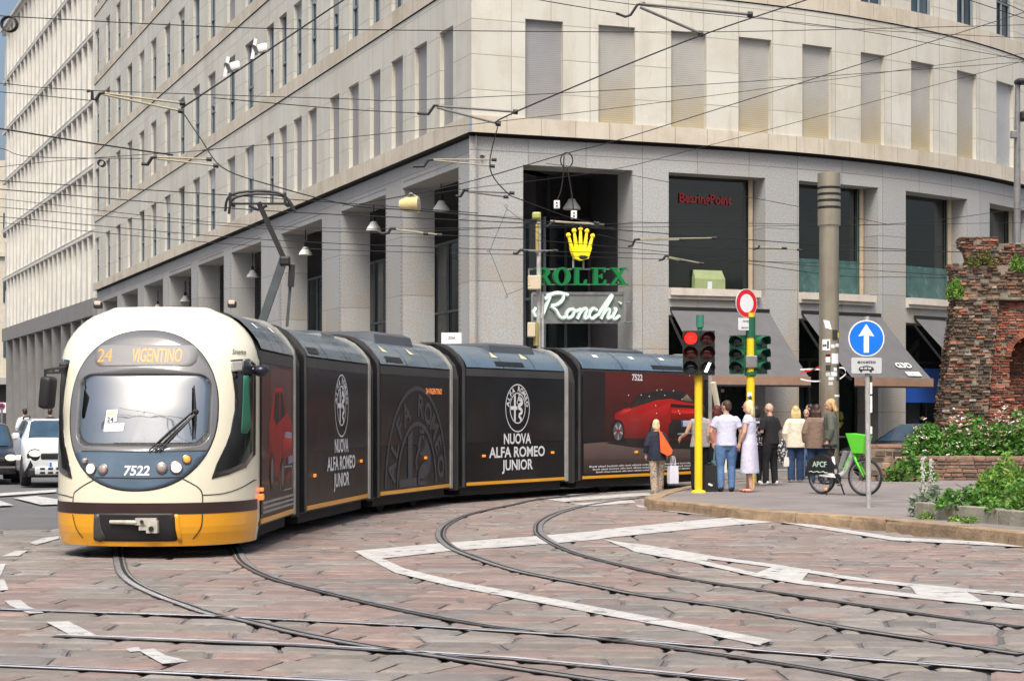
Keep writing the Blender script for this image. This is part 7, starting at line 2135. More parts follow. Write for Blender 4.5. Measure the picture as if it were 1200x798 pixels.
# front planter
A_ = Gi(1071, 606); B_ = Gi(1290, 625)
pdir = (B_ - A_); pdir.z = 0; pdir.normalize(); pn = Vector((-pdir.y, pdir.x, 0))
pt_ = thing('planter', 'long low concrete planter at the kerb filled with green plants', 'planter', A_)
def plf(a, d, z): return A_ + pdir * a + pn * d + Vector((0, 0, z))
g = MB(); rnd = random.Random(8); a = 0
while a < 7:
    w_ = rnd.uniform(.95, 1.25); dz = rnd.uniform(-.012, .012)
    g.rbox(a + .008, a + w_ - .008, 0, .16, -.02, .215 + dz, .015, 0, Matrix.Translation(A_) @ Matrix(((pdir.x, pn.x, 0, 0), (pdir.y, pn.y, 0, 0), (0, 0, 1, 0), (0, 0, 0, 1)))); a += w_
g.build('front_edge', E['conc'], pt_)
g = MB(); Mp = Matrix.Translation(A_) @ Matrix(((pdir.x, pn.x, 0, 0), (pdir.y, pn.y, 0, 0), (0, 0, 1, 0), (0, 0, 0, 1)))
g.rbox(-.01, .15, .165, 5.0, -.02, .20, .015, 0, Mp); g.build('side_edge', E['conc'], pt_)
g = MB(); g.box(.15, 7, .15, 5, 0, .15, 0, Mp); g.build('soil', E['soil'], pt_)
for lab, a, d, rx0, ry0, h, cols, sd, n, sz, lg, fl in (('feathery light green shrub at the left of the concrete planter', .90, 1.15, .66, .75, .74, LIGHT, 61, 3800, .036, 2.6, None), ('leafy green plant low in front of the feathery shrub', 1.05, .60, .80, .36, .42, GREEN, 62, 900, .06, 1.7, None),
                                                ('loose yellow green shrub in the middle of the planter', 1.95, 1.4, .80, .8, .76, LIGHT + GREEN[:2], 63, 3000, .042, 2.2, None), ('bushy green plant at the right edge of the photo with white blossoms', 3.0, 1.05, .85, .75, .66, GREEN + LIGHT, 64, 2200, .05, 1.9, (7, [(.8, .8, .76)], .07, .85)),
                                                ('low sprawling green plant at the planter front between the shrubs', 2.0, .62, .7, .36, .42, GREEN + LIGHT[:2], 65, 800, .05, 1.8, None), ('tall green shrub at the back of the planter', 3.2, 2.4, 1.2, .9, .72, GREEN, 66, 1500, .06, 1.7, None)):
    q = plf(a, d, .14); plant('shrub', lab, 'plant', [(q.x, q.y, q.z, rx0, ry0, h)], sz, cols, sd, n, fl, 16, 'plants in the concrete planter', lg)
q = plf(-.12, .35, .0)
plant('silver_plant', 'silvery leaved plant with two woolly spikes at the planter end', 'plant', [(q.x + .06, q.y, q.z + .05, .34, .3, .40)], .06, SILVER, 71, 420, None, 8, None, 3.4)
g = MB()
rnd = random.Random(3)
for dx, h in ((-.10, .78), (.02, .76)):
    b = Vector((q.x + dx, q.y - .05, q.z + .1)); g.tube([b, b + Vector((.0, 0, h * .6)), b + Vector((-.02, 0, h))], [.015, .022, .012], 6)
    for _ in range(60):
        c = b + Vector((rnd.gauss(0, .02), rnd.gauss(0, .02), rnd.uniform(.3, 1) * h)); g.ball(c, .016, 5)
sp = [o for o in bpy.data.objects if o.name == 'silver_plant'][0]
g.build('flower_spike', pm('woolly_grey', (.42, .42, .36), .9), sp)
plant('weed_tuft', 'dark green weed clump on the pavement at the planter corner', 'plant', [(q.x - .05, q.y - .12, .15, .20, .16, .30)], .05, GREEN, 72, 260, None, 6, 'weeds by the planter')
for lab, x, y, sd in (('small weed at the foot of the planter, left of the others', 1085, 608, 73), ('small weed at the foot of the planter, middle one', 1122, 611, 74), ('small weed at the foot of the planter near its first joint', 1137, 613, 75)):
    q = Gi(x, y); plant('weed_tuft', lab, 'plant', [(q.x, q.y, q.z, .14, .07, .11)], .03, LIGHT, sd, 90, None, 4, 'weeds by the planter')

# ================================================================ THE HIRE BICYCLE
bd = Vector((.62, -.785, 0)).normalized(); bn = Vector((-bd.y, bd.x, 0)); br0 = Vector((5.93, 35.9, .15))
def bk(a, z, w=0.0): return br0 + bd * a + bn * w + Vector((0, 0, z))
E['lime'] = pm('lime_green', (.12, .66, .035), .4, var=.04, coat=.2)
E['bwhite'] = pm('frame_white', (.66, .66, .64), .35, var=.05, coat=.3)
E['bgrey'] = pm('battery_grey', (.25, .25, .26), .4)
bike = thing('bicycle', 'white and lime green hire bicycle with a front basket on its kickstand', 'bicycle', bk(.55, 0))
R_ = .355; WB = 1.07
def wheel(a, dirv, c0):
    nv = Vector((-dirv.y, dirv.x, 0))
    def wp_(ang, r, w=0): return c0 + dirv * (r * math.cos(ang)) + Vector((0, 0, r * math.sin(ang))) + nv * w
    g = MB(); n = 40
    vs = []
    for i in range(n):
        an = 2 * math.pi * i / n
        for k in range(6):
            b = 2 * math.pi * k / 6; vs.append(wp_(an, R_ - .026 + .026 * math.cos(b), .026 * math.sin(b)))
    g.add(vs, [(i * 6 + k, i * 6 + (k + 1) % 6, ((i + 1) % n) * 6 + (k + 1) % 6, ((i + 1) % n) * 6 + k) for i in range(n) for k in range(6)])
    wh = g.build('wheel', S['tyre'], bike, smooth=True)
    g = MB()
    for i in range(n):
        a0, a1 = 2 * math.pi * i / n, 2 * math.pi * (i + 1) / n
        for w0, w1, r0, r1 in ((-.012, .012, R_ - .065, R_ - .065), (.012, .012, R_ - .065, R_ - .048), (-.012, -.012, R_ - .065, R_ - .048)):
            g.quad(wp_(a0, r0, w0), wp_(a1, r0, w0), wp_(a1, r1, w1), wp_(a0, r1, w1))
    g.build('rim', S['rim'], wh)
    g = MB()
    for i in range(18): an = 2 * math.pi * i / 18; g.tube([wp_(an, .03, .02 if i % 2 else -.02), wp_(an + .25, R_ - .06)], .0025, 4)
    g.build('spoke', S['iron'], wh)
    g = MB(); g.tube([c0 - nv * .05, c0 + nv * .05], .045, 12); g.build('hub', T['black'], wh)
wheel(0, bd, bk(0, R_)); fdir = (bd + bn * -.0).normalized(); fdir = Vector((.80, -.60, 0)).normalized(); wheel(WB, fdir, bk(WB, R_))
g = MB()
g.tube(spline([bk(.0, R_ + .06), bk(.25, R_ + .02), bk(.42, R_ - .0), bk(.55, R_ + .06), bk(.68, .62), bk(.80, .86)], 6), [.035] * 12 + [.055] * 19, 10)
g.tube([bk(.36, R_ + .02), bk(.27, .72)], .028, 8); g.tube([bk(.0, R_, .07), bk(.40, R_ - .02, .05)], .02, 8); g.tube([bk(.0, R_, -.07), bk(.40, R_ - .02, -.05)], .02, 8)
fr_o = g.build('frame', E['bwhite'], bike, smooth=True)
fb = lambda a, z, out: lambda x, y, d=0: bk(a, z, 0) + (bd * .55 + Vector((0, 0, .83))).normalized() * x + (Vector((0, 0, .55)) - bd * .83) * y + bn * -(out + d)
g = MB(); fnb = fb(.66, .61, .062); g.text('Lime', lambda x, y, d: fnb(x, y - .035, d), .085, 0, 'C', .01, width=.28); g.build('lettering', E['lime'], fr_o)
g = MB(); g.rbox(0, 1, 0, 1, 0, 1, .01) if False else None
vs = [bk(a, z, w) for w in (-.04, .04) for a, z in ((.44, .52), (.50, .46), (.68, .80), (.56, .84))]
g.add(vs, [(0, 1, 2, 3), (7, 6, 5, 4), (0, 4, 5, 1), (1, 5, 6, 2), (2, 6, 7, 3), (3, 7, 4, 0)]); g.build('battery', E['bgrey'], bike)
g = MB(); n = 16
arc = [(R_ + .05) for _ in range(n + 1)]
vs = []
for w in (-.05, .05):
    vs += [bk((R_ + .045) * math.cos(a), R_ + (R_ + .045) * math.sin(a), w) for a in [math.pi * (.12 + .90 * i / n) for i in range(n + 1)]] + [bk(.02, R_ + .02, w)]
m = n + 2
g.add(vs, [tuple(range(m)), tuple(reversed(range(m, 2 * m)))] + [(i, (i + 1) % m, m + (i + 1) % m, m + i) for i in range(m)]); fen = g.build('wheel_guard', T['black'], bike)
ff = lambda x, y, d=0: bk(-.02 + x, R_ + .17 + y, -.054 - d)
g = MB(); g.text('APCF', ff, .10, 0, 'C', .02, width=.36)
for z_, s_ in ((-.10, .4),): g.tube([ff(-.26 + i * .052, z_ + .012 * math.sin(i * 2.1), .004) for i in range(10)], .008, 4)
g.build('lettering', pm('graffiti_mint', (.45, .62, .52), .6), fen)
g = MB(); g.tube([bk(.27, .70), bk(.22, .90)], .018, 8); g.rbox(-.15, .13, -.085, .085, -.035, .03, .03, 0, Matrix.Translation(bk(.20, .93)) @ Matrix.Rotation(math.atan2(bd.y, bd.x), 4, 'Z'), seg=3); g.build('saddle', T['black'], bike, auto=50)
g = MB(); g.tube([bk(.80, .84), bk(.755, 1.06)], .022, 8); hbd = Vector((-fdir.y, fdir.x, 0)); c = bk(.72, 1.10)
g.tube([c - hbd * .30 - bd * .14, c - hbd * .16, c + hbd * .16, c + hbd * .30 - bd * .14], .016, 8); g.tube([c - hbd * .20 + Vector((0, 0, .02)), c - hbd * .08 + Vector((0, 0, .05))], .03, 8); g.build('handlebar', T['black'], bike)
g = MB()
for w in (-.055, .055): g.tube([bk(.82, .80) + hbd * w, bk(.88, .66) + hbd * w, bk(WB, R_) + hbd * w], [.028, .026, .016], 8)
g.tube([bk(.80, .86), bk(.82, .76)], .035, 8); g.build('fork', E['lime'], bike, smooth=True)
g = MB(); bc = bk(.93, .80)
lo_ = [(-.10, -.10), (.12, -.10), (.12, .10), (-.10, .10)]; hi_ = [(-.19, -.19), (.19, -.17), (.19, .17), (-.19, .19)]
ins = [(x * .93, y * .93) for x, y in hi_]
vs = [bc + fdir * x + hbd * y for x, y in lo_] + [bc + fdir * x + hbd * y + Vector((0, 0, .33 + (.04 if x < 0 else 0))) for x, y in hi_] + [bc + fdir * x + hbd * y + Vector((0, 0, .33 + (.04 if x < 0 else 0))) for x, y in ins] + [bc + fdir * x * .9 + hbd * y * .9 + Vector((0, 0, .03)) for x, y in lo_]
fs = [(3, 2, 1, 0)]
for i in range(4):
    j = (i + 1) % 4; fs += [(i, j, 4 + j, 4 + i), (4 + i, 4 + j, 8 + j, 8 + i), (8 + i, 8 + j, 12 + j, 12 + i)]
fs.append((12, 13, 14, 15)); g.add(vs, fs); g.build('basket', E['lime'], bike)
g = MB(); g.tube([bk(.36, .33, -.08), bk(.30, .0, -.22)], .015, 6); g.tube([bk(.36, .33, .06), bk(.42, .0, .16)], .015, 6); g.build('kickstand', T['black'], bike)
g = MB(); c = bk(.44, .31, -.07); g.tube([c, c + bd * .12 + Vector((0, 0, -.12))], .013, 6); g.tube([bk(.44, .31, .07), bk(.32, .43, .07)], .013, 6); g.rbox(-.05, .05, -.04, .04, -.012, .012, .008, 0, Matrix.Translation(c + bd * .12 + Vector((0, 0, -.12)) - bn * .05)); g.lathe([(.09, -.01), (.10, 0), (.09, .01)], 16, 0, Matrix.Translation(bk(.44, .31, -.055)) @ Matrix.Rotation(math.atan2(bd.y, bd.x), 4, 'Z') @ Matrix.Rotation(math.pi / 2, 4, 'X')); g.build('pedal_crank', T['black'], bike)
g = MB(); g.rbox(-.02, .02, -.03, .03, -.02, .02, .008, 0, Matrix.Translation(bk(.12, .10, -.03))); g.build('reflector', T['amber'], bike)

# ================================================================ PEOPLE
def loft(g, rings, n=18, m=0):
    vs = []
    for cx, cy, z, rx0, ry0 in rings:
        for i in range(n):
            a = 2 * math.pi * i / n
            c, s_ = math.cos(a), math.sin(a); e = .86
            vs.append(Vector((cx + rx0 * math.copysign(abs(c) ** e, c), cy + ry0 * math.copysign(abs(s_) ** e, s_), z)))
    N = len(rings)
    g.add(vs, [(i * n + k, i * n + (k + 1) % n, (i + 1) * n + (k + 1) % n, (i + 1) * n + k) for i in range(N - 1) for k in range(n)] + [tuple(reversed(range(n))), tuple(range((N - 1) * n, N * n))], m)
def fuse(g, name, mat, parent, voxel=.012, it=4):
    """one continuous skin over overlapping closed shapes"""
    me = bpy.data.meshes.new('raw'); me.from_pydata([tuple(v) for v in g.v], [], g.f)
    ob = bpy.data.objects.new('raw', me); COL.objects.link(ob)
    bm = bmesh.new(); bm.from_mesh(me); bmesh.ops.recalc_face_normals(bm, faces=bm.faces); bm.to_mesh(me); bm.free()
    r = ob.modifiers.new('r', 'REMESH'); r.mode = 'VOXEL'; r.voxel_size = voxel
    s_ = ob.modifiers.new('s', 'SMOOTH'); s_.iterations = it; s_.factor = .5
    bpy.context.view_layer.update()
    out = bpy.data.meshes.new_from_object(ob.evaluated_get(bpy.context.evaluated_depsgraph_get()))
    out.name = name; out.materials.clear(); out.materials.append(mat)
    out.polygons.foreach_set('use_smooth', [True] * len(out.polygons))
    bpy.data.objects.remove(ob); bpy.data.meshes.remove(me)
    o = bpy.data.objects.new(name, out); COL.objects.link(o)
    if parent: o.parent = parent; BASE[o.name] = BASE[parent.name]
    return o
_cl = {}
def cloth(name, col, rough=.85, **kw):
    if name not in _cl: _cl[name] = pm(name, col, rough, bump=.75, bscale=kw.pop('bscale', 17), var=kw.pop('var', .16), vscale=kw.pop('vscale', 6), **kw)
    return _cl[name]
SK = pm('skin', (.56, .33, .24), .55, var=.08, vscale=6)
def hand(g, w, d, side, curl=.35):
    """palm, four fingers and a thumb from wrist w along d; side: direction towards the thumb"""
    d = d.normalized(); side = (side - d * side.dot(d)).normalized(); nrm = d.cross(side)
    g.tube([w - d * .02, w + d * .03, w + d * .085], [.026, .036, .033], 10)
    for k, (o, L) in enumerate(((.030, .072), (.011, .082), (-.009, .077), (-.028, .060))):
        b = w + d * .078 + side * o
        g.tube([b - d * .02, b + d * L * .5 + nrm * .008, b + d * L * (1 - curl * .35) + nrm * L * curl], [.0105, .010, .008], 6)
    b = w + d * .03 + side * .03
    g.tube([b - side * .015, b + side * .022 + d * .03, b + side * .024 + d * .068], [.013, .012, .009], 6)
def person(label, at, face, height=1.75, female=False, top=None, sleeve=1.0, ttop=.02, legs=None, flare=0, hem=.0, dress=None, shoes=None, hair=None, hairstyle='short', arms=None, lean=0.0, yaw=0.0, feet=None, heavy=1.0, jacket_hem=.88, skin=None, group='people waiting at the crossing', skirt_len=None, sandals=False, topcol2=None):
    t = thing('person', label, 'person', at, math.radians(face), group=group)
    t.scale = (height / 1.75,) * 3
    V = Vector
    sw = (.17 if female else .195) * heavy; hw = (.172 if female else .165) * heavy; wst = (.128 if female else .150) * heavy
    ln = lambda z: lean * max(0, z - .95)
    sh = {s: V((s * sw * .97, ln(1.43), 1.405)) for s in (1, -1)}
    A = arms or {}
    arm_ = {}
    for s in (1, -1):
        e, w = A.get(s, (V((s * (sw + .06), -.03, 1.13)), V((s * (sw + .055), .05, .885))))
        arm_[s] = (V(e) + V((0, ln(V(e).z), 0)), V(w) + V((0, ln(V(w).z), 0)))
    fo = feet or {1: (.10, .02), -1: (-.10, -.02)}
    hip = {s: V((s * .088 * heavy, 0, .90)) for s in (1, -1)}
    ank = {s: V((fo[s][0], fo[s][1], .085)) for s in (1, -1)}
    kn = {s: hip[s].lerp(ank[s], .5) + V((s * .006, .025, 0)) for s in (1, -1)}
    hy = math.radians(yaw); H0 = V((0, ln(1.6) + .015, 1.635))
    Rh = Matrix.Rotation(hy, 3, 'Z')
    hp = lambda x, y, z: H0 + Rh @ V((x, y, z - 1.635))
    # continuous body
    g = MB()
    loft(g, [(0, 0, .84, hw * .75, .09), (0, 0, .92, hw, .118 * heavy), (0, ln(1.0), 1.0, (hw + wst) / 2, .108 * heavy), (0, ln(1.1), 1.1, wst, .100 * heavy), (0, ln(1.25) + .005, 1.25, sw * .86, .112), (0, ln(1.37), 1.37, sw * .92, .100), (0, ln(1.44), 1.44, sw * .62, .078), (0, ln(1.49), 1.485, .062, .062)])
    g.tube([V((0, ln(1.45), 1.45)), V((0, ln(1.56) + .008, 1.57))], [.062, .054], 12)
    R3 = Rh.to_4x4() if False else Rh
    g.ball(hp(0, 0, 1.645), (.076, .096, .112), 18, 0, Rh); g.ball(hp(0, .03, 1.578), (.056, .066, .058), 14, 0, Rh)
    g.tube([hp(0, .088, 1.655), hp(0, .112, 1.622)], [.011, .016], 8); g.ball(hp(0, .09, 1.583), (.024, .012, .010), 8, 0, Rh)
    for s in (1, -1):
        g.ball(hp(s * .078, -.005, 1.632), (.012, .026, .034), 8, 0, Rh)
        e, w = arm_[s]
        g.tube([sh[s] + V((-s * .03, 0, .0)), sh[s] + V((s * .005, 0, -.03)), sh[s].lerp(e, .5), e, e.lerp(w, .4), w], [.050, .049 * heavy, .044 * heavy, .038, .039, .027], 10)
        g.ball(sh[s] + V((-s * .025, 0, -.018)), .048 * heavy, 10)
        hand(g, w, (w - e).normalized() * .5 + V((0, 0, -.5)), V((-s * .3, 1, 0)))
        g.tube([hip[s] + V((0, 0, .02)), hip[s].lerp(kn[s], .4), kn[s], kn[s].lerp(ank[s], .35) + V((0, -.012, 0)), ank[s], ank[s] + V((0, 0, -.05))], [.098 * heavy, .086 * heavy, .056, .056, .036, .038], 12)
        g.ball(ank[s] + V((s * .008, .075, -.048)), (.042, .118, .034), 12)
    fuse(g, 'body', skin or SK, t, .0085, 3)
    g = MB()
    for s in (1, -1): g.ball(hp(s * .031, .086, 1.648), (.013, .010, .008), 8)
    g.build('eyes', T['black'], t, local=True)
    # trousers
    if legs is not None:
        g = MB()
        loft(g, [(0, 0, .80, hw * .98, .112), (0, 0, .92, hw + .014, .130 * heavy), (0, ln(1.0), 1.0, (hw + wst) / 2 + .016, .122 * heavy), (0, ln(1.05), 1.045, wst + .022, .116 * heavy)])
        for s in (1, -1):
            lo = ank[s] + V((0, 0, hem - .035))
            g.tube([hip[s] + V((0, 0, .0)), hip[s].lerp(kn[s], .4), kn[s], kn[s].lerp(lo, .5), lo], [.112 * heavy, .102 * heavy, .074 + flare * .5, .066 + flare * .8, .056 + flare], 14)
        fuse(g, 'trousers', legs, t, .012, 3)
    if skirt_len is not None:
        g = MB(); zl, rl = skirt_len
        wv = lambda z: .0
        loft(g, [(0, 0, zl, rl, rl * .72), (0, 0, (zl + .92) / 2, (rl + hw) / 2 + .02, (rl + hw) / 2 * .74), (0, 0, .92, hw + .02, .135), (0, ln(1.1), 1.1, wst + .016, .112)])
        fuse(g, 'skirt', top if dress else legs, t, .012, 2)
    # top
    if top is not None:
        g = MB(); o = ttop
        lo = jacket_hem
        loft(g, [(0, ln(lo), lo, hw + o + .004, .122 * heavy + o), (0, ln(1.0), 1.0, (hw + wst) / 2 + o + .006, .112 * heavy + o), (0, ln(1.1), 1.12, wst + o + .006, .104 * heavy + o), (0, ln(1.25) + .005, 1.25, sw * .88 + o, .114 + o), (0, ln(1.37), 1.37, sw * .94 + o, .102 + o), (0, ln(1.44), 1.445, sw * .64 + o, .080 + o), (0, ln(1.49), 1.488, .075 + o * .4, .070 + o * .4)])
        for s in (1, -1):
            e, w = arm_[s]
            g.ball(sh[s] + V((-s * .028, 0, -.018)), .060 * heavy + o * .5, 10)
            if sleeve <= 0: continue
            if sleeve <= 1: a0_ = sh[s] + V((-s * .012, 0, -.03)); q = [a0_, a0_.lerp(e, sleeve * .5), a0_.lerp(e, sleeve)]; r_ = [.060 * heavy + o * .5, .057 * heavy + o * .7, .055 * heavy + o * .9]
            else: a0_ = sh[s] + V((-s * .012, 0, -.03)); q = [a0_, a0_.lerp(e, .5), e, e.lerp(w, sleeve - 1)]; r_ = [.060 * heavy + o * .5, .056 * heavy + o * .7, .050 + o * .8, .040 + o * .8]
            g.tube(q, r_, 12)
        fuse(g, 'dress' if dress else 'shirt', top, t, .012, 3)
    # shoes
    if shoes is not None:
        for s in (1, -1):
            g = MB()
            if sandals:
                g.ball(ank[s] + V((s * .008, .07, -.072)), (.046, .122, .014), 12); g.tube([ank[s] + V((s * .008 - .045, .11, -.06)), ank[s] + V((s * .008, .115, -.022)), ank[s] + V((s * .008 + .045, .11, -.06))], .012, 6); g.tube([ank[s] + V((-.04, -.01, -.01)), ank[s] + V((0, .035, .0)), ank[s] + V((.04, -.01, -.01))], .011, 6)
            else:
                g.ball(ank[s] + V((s * .008, .075, -.045)), (.050, .132, .042), 14); g.ball(ank[s] + V((0, -.02, -.02)), (.048, .06, .055), 12)
            g.build('shoe', shoes, t, local=True, smooth=True)
    if hair is not None:
        g = MB()
        if hairstyle != 'bald':
            g.ball(hp(0, -.022, 1.672), (.086, .094, .096), 18, 0, Rh); g.ball(hp(0, -.05, 1.625), (.078, .068, .075), 14, 0, Rh)
        if hairstyle == 'bob':
            for s in (1, -1): g.ball(hp(s * .06, -.02, 1.60), (.036, .065, .085), 10, 0, Rh)
            g.ball(hp(0, -.065, 1.58), (.085, .05, .085), 12, 0, Rh)
        if hairstyle in ('long', 'verylong', 'curly'):
            L_ = {'long': .26, 'verylong': .36, 'curly': .20}[hairstyle]; k = 1.25 if hairstyle == 'curly' else 1.0
            rr = random.Random(len(label))
            for i in range(11):
                x = -.075 * k + .15 * k * i / 10; zb_ = 1.62 - L_ * (1 - .25 * abs(i - 5) / 5) - rr.uniform(0, .03)
                y0_ = -.05 + .02 * abs(i - 5) / 5 - .02
                g.tube([hp(x * .9, y0_ + .01, 1.68), hp(x * 1.12, y0_ - .028, 1.58), hp(x * 1.12, y0_ - .03 - .03 * (k > 1), (1.58 + zb_) / 2), hp(x * .98, y0_ - .02, zb_)], [.03 * k, .034 * k, .032 * k, .012], 8)
            for s in (1, -1): g.ball(hp(s * .072, -.015, 1.60), (.03, .055, .095), 10, 0, Rh)
        fuse(g, 'hair', hair, t, .010, 2)
    return t
V = Vector
C = cloth
HB = pm('blond_hair', (.55, .40, .18), .6, var=.25, vscale=18, bump=.5, bscale=50); HBR = pm('brown_hair', (.055, .03, .02), .55, var=.3, vscale=18, bump=.5, bscale=50); HR = pm('auburn_hair', (.11, .022, .014), .5, var=.3, vscale=18, bump=.4, bscale=50); HK = pm('black_hair', (.015, .012, .011), .5, var=.3, vscale=18); HW = pm('pale_blond_hair', (.66, .54, .30), .6, var=.2, vscale=18, bump=.5, bscale=50)
WS = pm('white_shoe', (.70, .70, .68), .5, var=.08); BS = pm('black_shoe', (.014, .013, .013), .4)
jeans = C('blue_denim', (.085, .17, .34), vscale=5, var=.3, grime=.25, gcol=(.20, .28, .42), gscale=(3, 3, 1)); dark_denim = C('dark_denim', (.02, .045, .11), var=.3)
blackc = C('black_cotton', (.010, .010, .012)); greyc = C('grey_cotton', (.40, .40, .40)); lav = C('pale_lavender_cotton', (.52, .53, .66), var=.06)
def floral(name, c0, cols, sc):
    m = pm(name, c0, .85, var=.1, bump=.3); nt = m.node_tree; L = nt.links; b = nt.nodes['Principled BSDF']; src = b.inputs['Base Color'].links[0].from_socket
    tc = _n(nt, 'ShaderNodeTexCoord')
    for i, c in enumerate(cols):
        vz = _n(nt, 'ShaderNodeTexNoise'); vz.inputs['Scale'].default_value = sc * (1 + .35 * i); vz.inputs['Detail'].default_value = 3
        mp = _n(nt, 'ShaderNodeMapping'); mp.inputs['Location'].default_value = (i * 7.3, i * 3.1, 0); L.new(tc.outputs['Object'], mp.inputs[0]); L.new(mp.outputs[0], vz.inputs['Vector'])
        gt = _n(nt, 'ShaderNodeMath', operation='GREATER_THAN'); gt.inputs[1].default_value = .56; L.new(vz.outputs['Fac'], gt.inputs[0])
        mx = _n(nt, 'ShaderNodeMix', data_type='RGBA'); L.new(gt.outputs[0], mx.inputs[0]); L.new(src, mx.inputs[6]); mx.inputs[7].default_value = (*c, 1); src = mx.outputs[2]
    L.new(src, b.inputs['Base Color']); return m
printed = floral('printed_trousers', (.42, .36, .29), [(.10, .07, .06), (.40, .22, .10), (.22, .2, .2)], 26)
zebra = floral('black_white_print', (.02, .02, .022), [(.5, .5, .5)], 22)
def up(px, py): return Gi(px, py)
p1 = G(770, 579)
person('stooped elderly woman with a blond bob, navy top and patterned wide trousers, seen from behind', p1, 6, 1.56, True, C('navy_knit', (.010, .014, .032)), 1.8, .035, printed, .035, .0, None, WS, HW, 'bob', {1: (V((.25, .0, 1.14)), V((.24, .10, .92))), -1: (V((-.24, -.02, 1.15)), V((-.25, .08, .93)))}, .22, 0, {1: (.08, .12), -1: (-.07, -.12)}, 1.05, jacket_hem=.80, group='people at the crossing')
p2 = up(821, 574)
person('person in a pale grey top and wide black trousers behind the yellow pole', p2, 14, 1.72, True, greyc, .0, .03, blackc, .05, 0, None, BS, HBR, 'short', {-1: (V((-.30, .02, 1.16)), V((-.36, .20, 1.08)))}, .03, 10, None, 1.12, group='people at the crossing')
p3 = up(840, 574)
person('red haired woman in a salmon sleeveless top standing left of the man in jeans', p3, 24, 1.70, True, C('salmon_cotton', (.62, .22, .17)), .0, .012, blackc, .03, 0, None, BS, HR, 'bob', None, 0, 0, None, .98, group='people at the crossing')
p4 = up(851, 576)
person('broad man in a pale lavender T-shirt and blue jeans looking left, back to us', p4, 6, 1.79, False, lav, .62, .016, jeans, .008, 0, None, BS, HBR, 'short', {-1: (V((-.31, -.03, 1.15)), V((-.24, .06, .93))), 1: (V((.29, -.02, 1.14)), V((.27, .08, .90)))}, 0, 45, {1: (.11, .0), -1: (-.11, -.04)}, 1.14, group='people at the crossing')
p5 = up(878.5, 576.5)
person('woman with wavy blond hair in a long pale lavender dress and red sandals, in profile', p5, 62, 1.79, True, C('lavender_linen', (.53, .52, .64), var=.08, grime=.2, gcol=(.40, .40, .52), gscale=(9, 9, .8)), .30, .014, None, 0, 0, True, pm('red_leather', (.35, .03, .03), .4), HW, 'long', {1: (V((.22, -.02, 1.15)), V((.18, .12, .94))), -1: (V((-.22, .02, 1.14)), V((-.18, .14, .93)))}, .02, 15, {1: (.08, .06), -1: (-.08, -.06)}, 1.0, .92, None, 'people at the crossing', (.36, .235), True)
p6 = up(886, 568.5)
person('woman in a black and white patterned shirt half hidden behind the lavender dress', p6, 20, 1.70, True, zebra, 1.4, .025, blackc, .0, 0, None, WS, HK, 'bob', None, 0, 0, {1: (.10, .05), -1: (-.12, .02)}, 1.0, group='people at the crossing')
p7 = up(903, 568.5)
person('shaven headed man all in black with white trainers, arms bent in front', p7, 40, 1.76, False, blackc, .80, .022, blackc, .012, 0, None, WS, None, 'bald', {-1: (V((-.27, .0, 1.14)), V((-.16, .24, 1.14))), 1: (V((.27, -.02, 1.14)), V((.24, .12, .95)))}, .04, 22, {1: (.14, .0), -1: (-.12, .03)}, 1.10, group='people at the crossing')
p8 = up(932.5, 565)
person('woman with long blond hair in a cream fringed knit and dark jeans', p8, -4, 1.71, True, C('cream_knit', (.66, .60, .48), var=.12, vscale=14), 1.85, .045, dark_denim, .03, 0, None, WS, HB, 'long', None, 0, 0, None, 1.05, jacket_hem=.80, group='people at the crossing')
p9 = up(945.5, 562)
person('dark haired woman facing us between the cream knit and the brown jacket', p9, 160, 1.66, True, C('dusk_blue', (.06, .08, .12)), 1.8, .02, jeans, .01, 0, None, BS, HK, 'long', None, 0, 0, None, .95, group='people at the crossing')
p10 = up(957, 566.5)
person('woman with long dark brown hair in a brown jacket, back to us', p10, -18, 1.74, True, C('taupe_suede', (.20, .135, .10), var=.14), 1.85, .05, dark_denim, .02, 0, None, BS, HR if False else pm('dark_auburn_hair', (.045, .018, .012), .5, var=.3, vscale=18, bump=.5), 'verylong', None, .02, 0, None, 1.12, jacket_hem=.78, group='people at the crossing')
p11 = up(973.5, 567.5)
person('tall woman with blond curly hair in a grey green jacket, in profile against the column', p11, 75, 1.86, True, C('grey_green_drill', (.085, .095, .075), var=.18), 1.85, .035, blackc, .01, 0, None, BS, pm('curly_blond_hair', (.50, .33, .14), .6, var=.35, vscale=14, bump=.6), 'curly', None, 0, 5, None, 1.0, jacket_hem=.74, group='people at the crossing')
p12 = up(949.5, 558)
person('black haired man behind the brown jacket with only his head showing', p12, 70, 1.78, False, blackc, 1.8, .02, blackc, 0, 0, None, BS, HK, 'short', None, 0, 0, None, 1.0, group='people at the crossing')
for lab, x, y, Y, c, f in (('pedestrian with dark hair and a white navy top beyond the parked cars', 29, 497, 62, C('white_navy', (.55, .57, .62)), 30), ('dark pedestrian beyond the roof of the white hatchback', 59, 497, 64, blackc, -20)):
    person(lab, Vector(((x - 600) * Y / F, Y, 0.16)), f, 1.72, False, c, 1.5, .03, blackc, .01, 0, None, BS, HK, 'short', None, 0, 0, None, 1.0, group='pedestrians far left')
dq = cab(-1.18, .03, .22)
person('tram driver in a white shirt seated behind the windscreen', dq, 178, 1.76, False, C('white_shirt', (.66, .67, .70)), 1.4, .02, blackc, .01, 0, None, None, HBR, 'short', {1: (V((.27, .14, 1.10)), V((.16, .40, 1.12))), -1: (V((-.27, .14, 1.10)), V((-.14, .40, 1.10)))}, .05, 0, None, 1.05, group='tram crew')
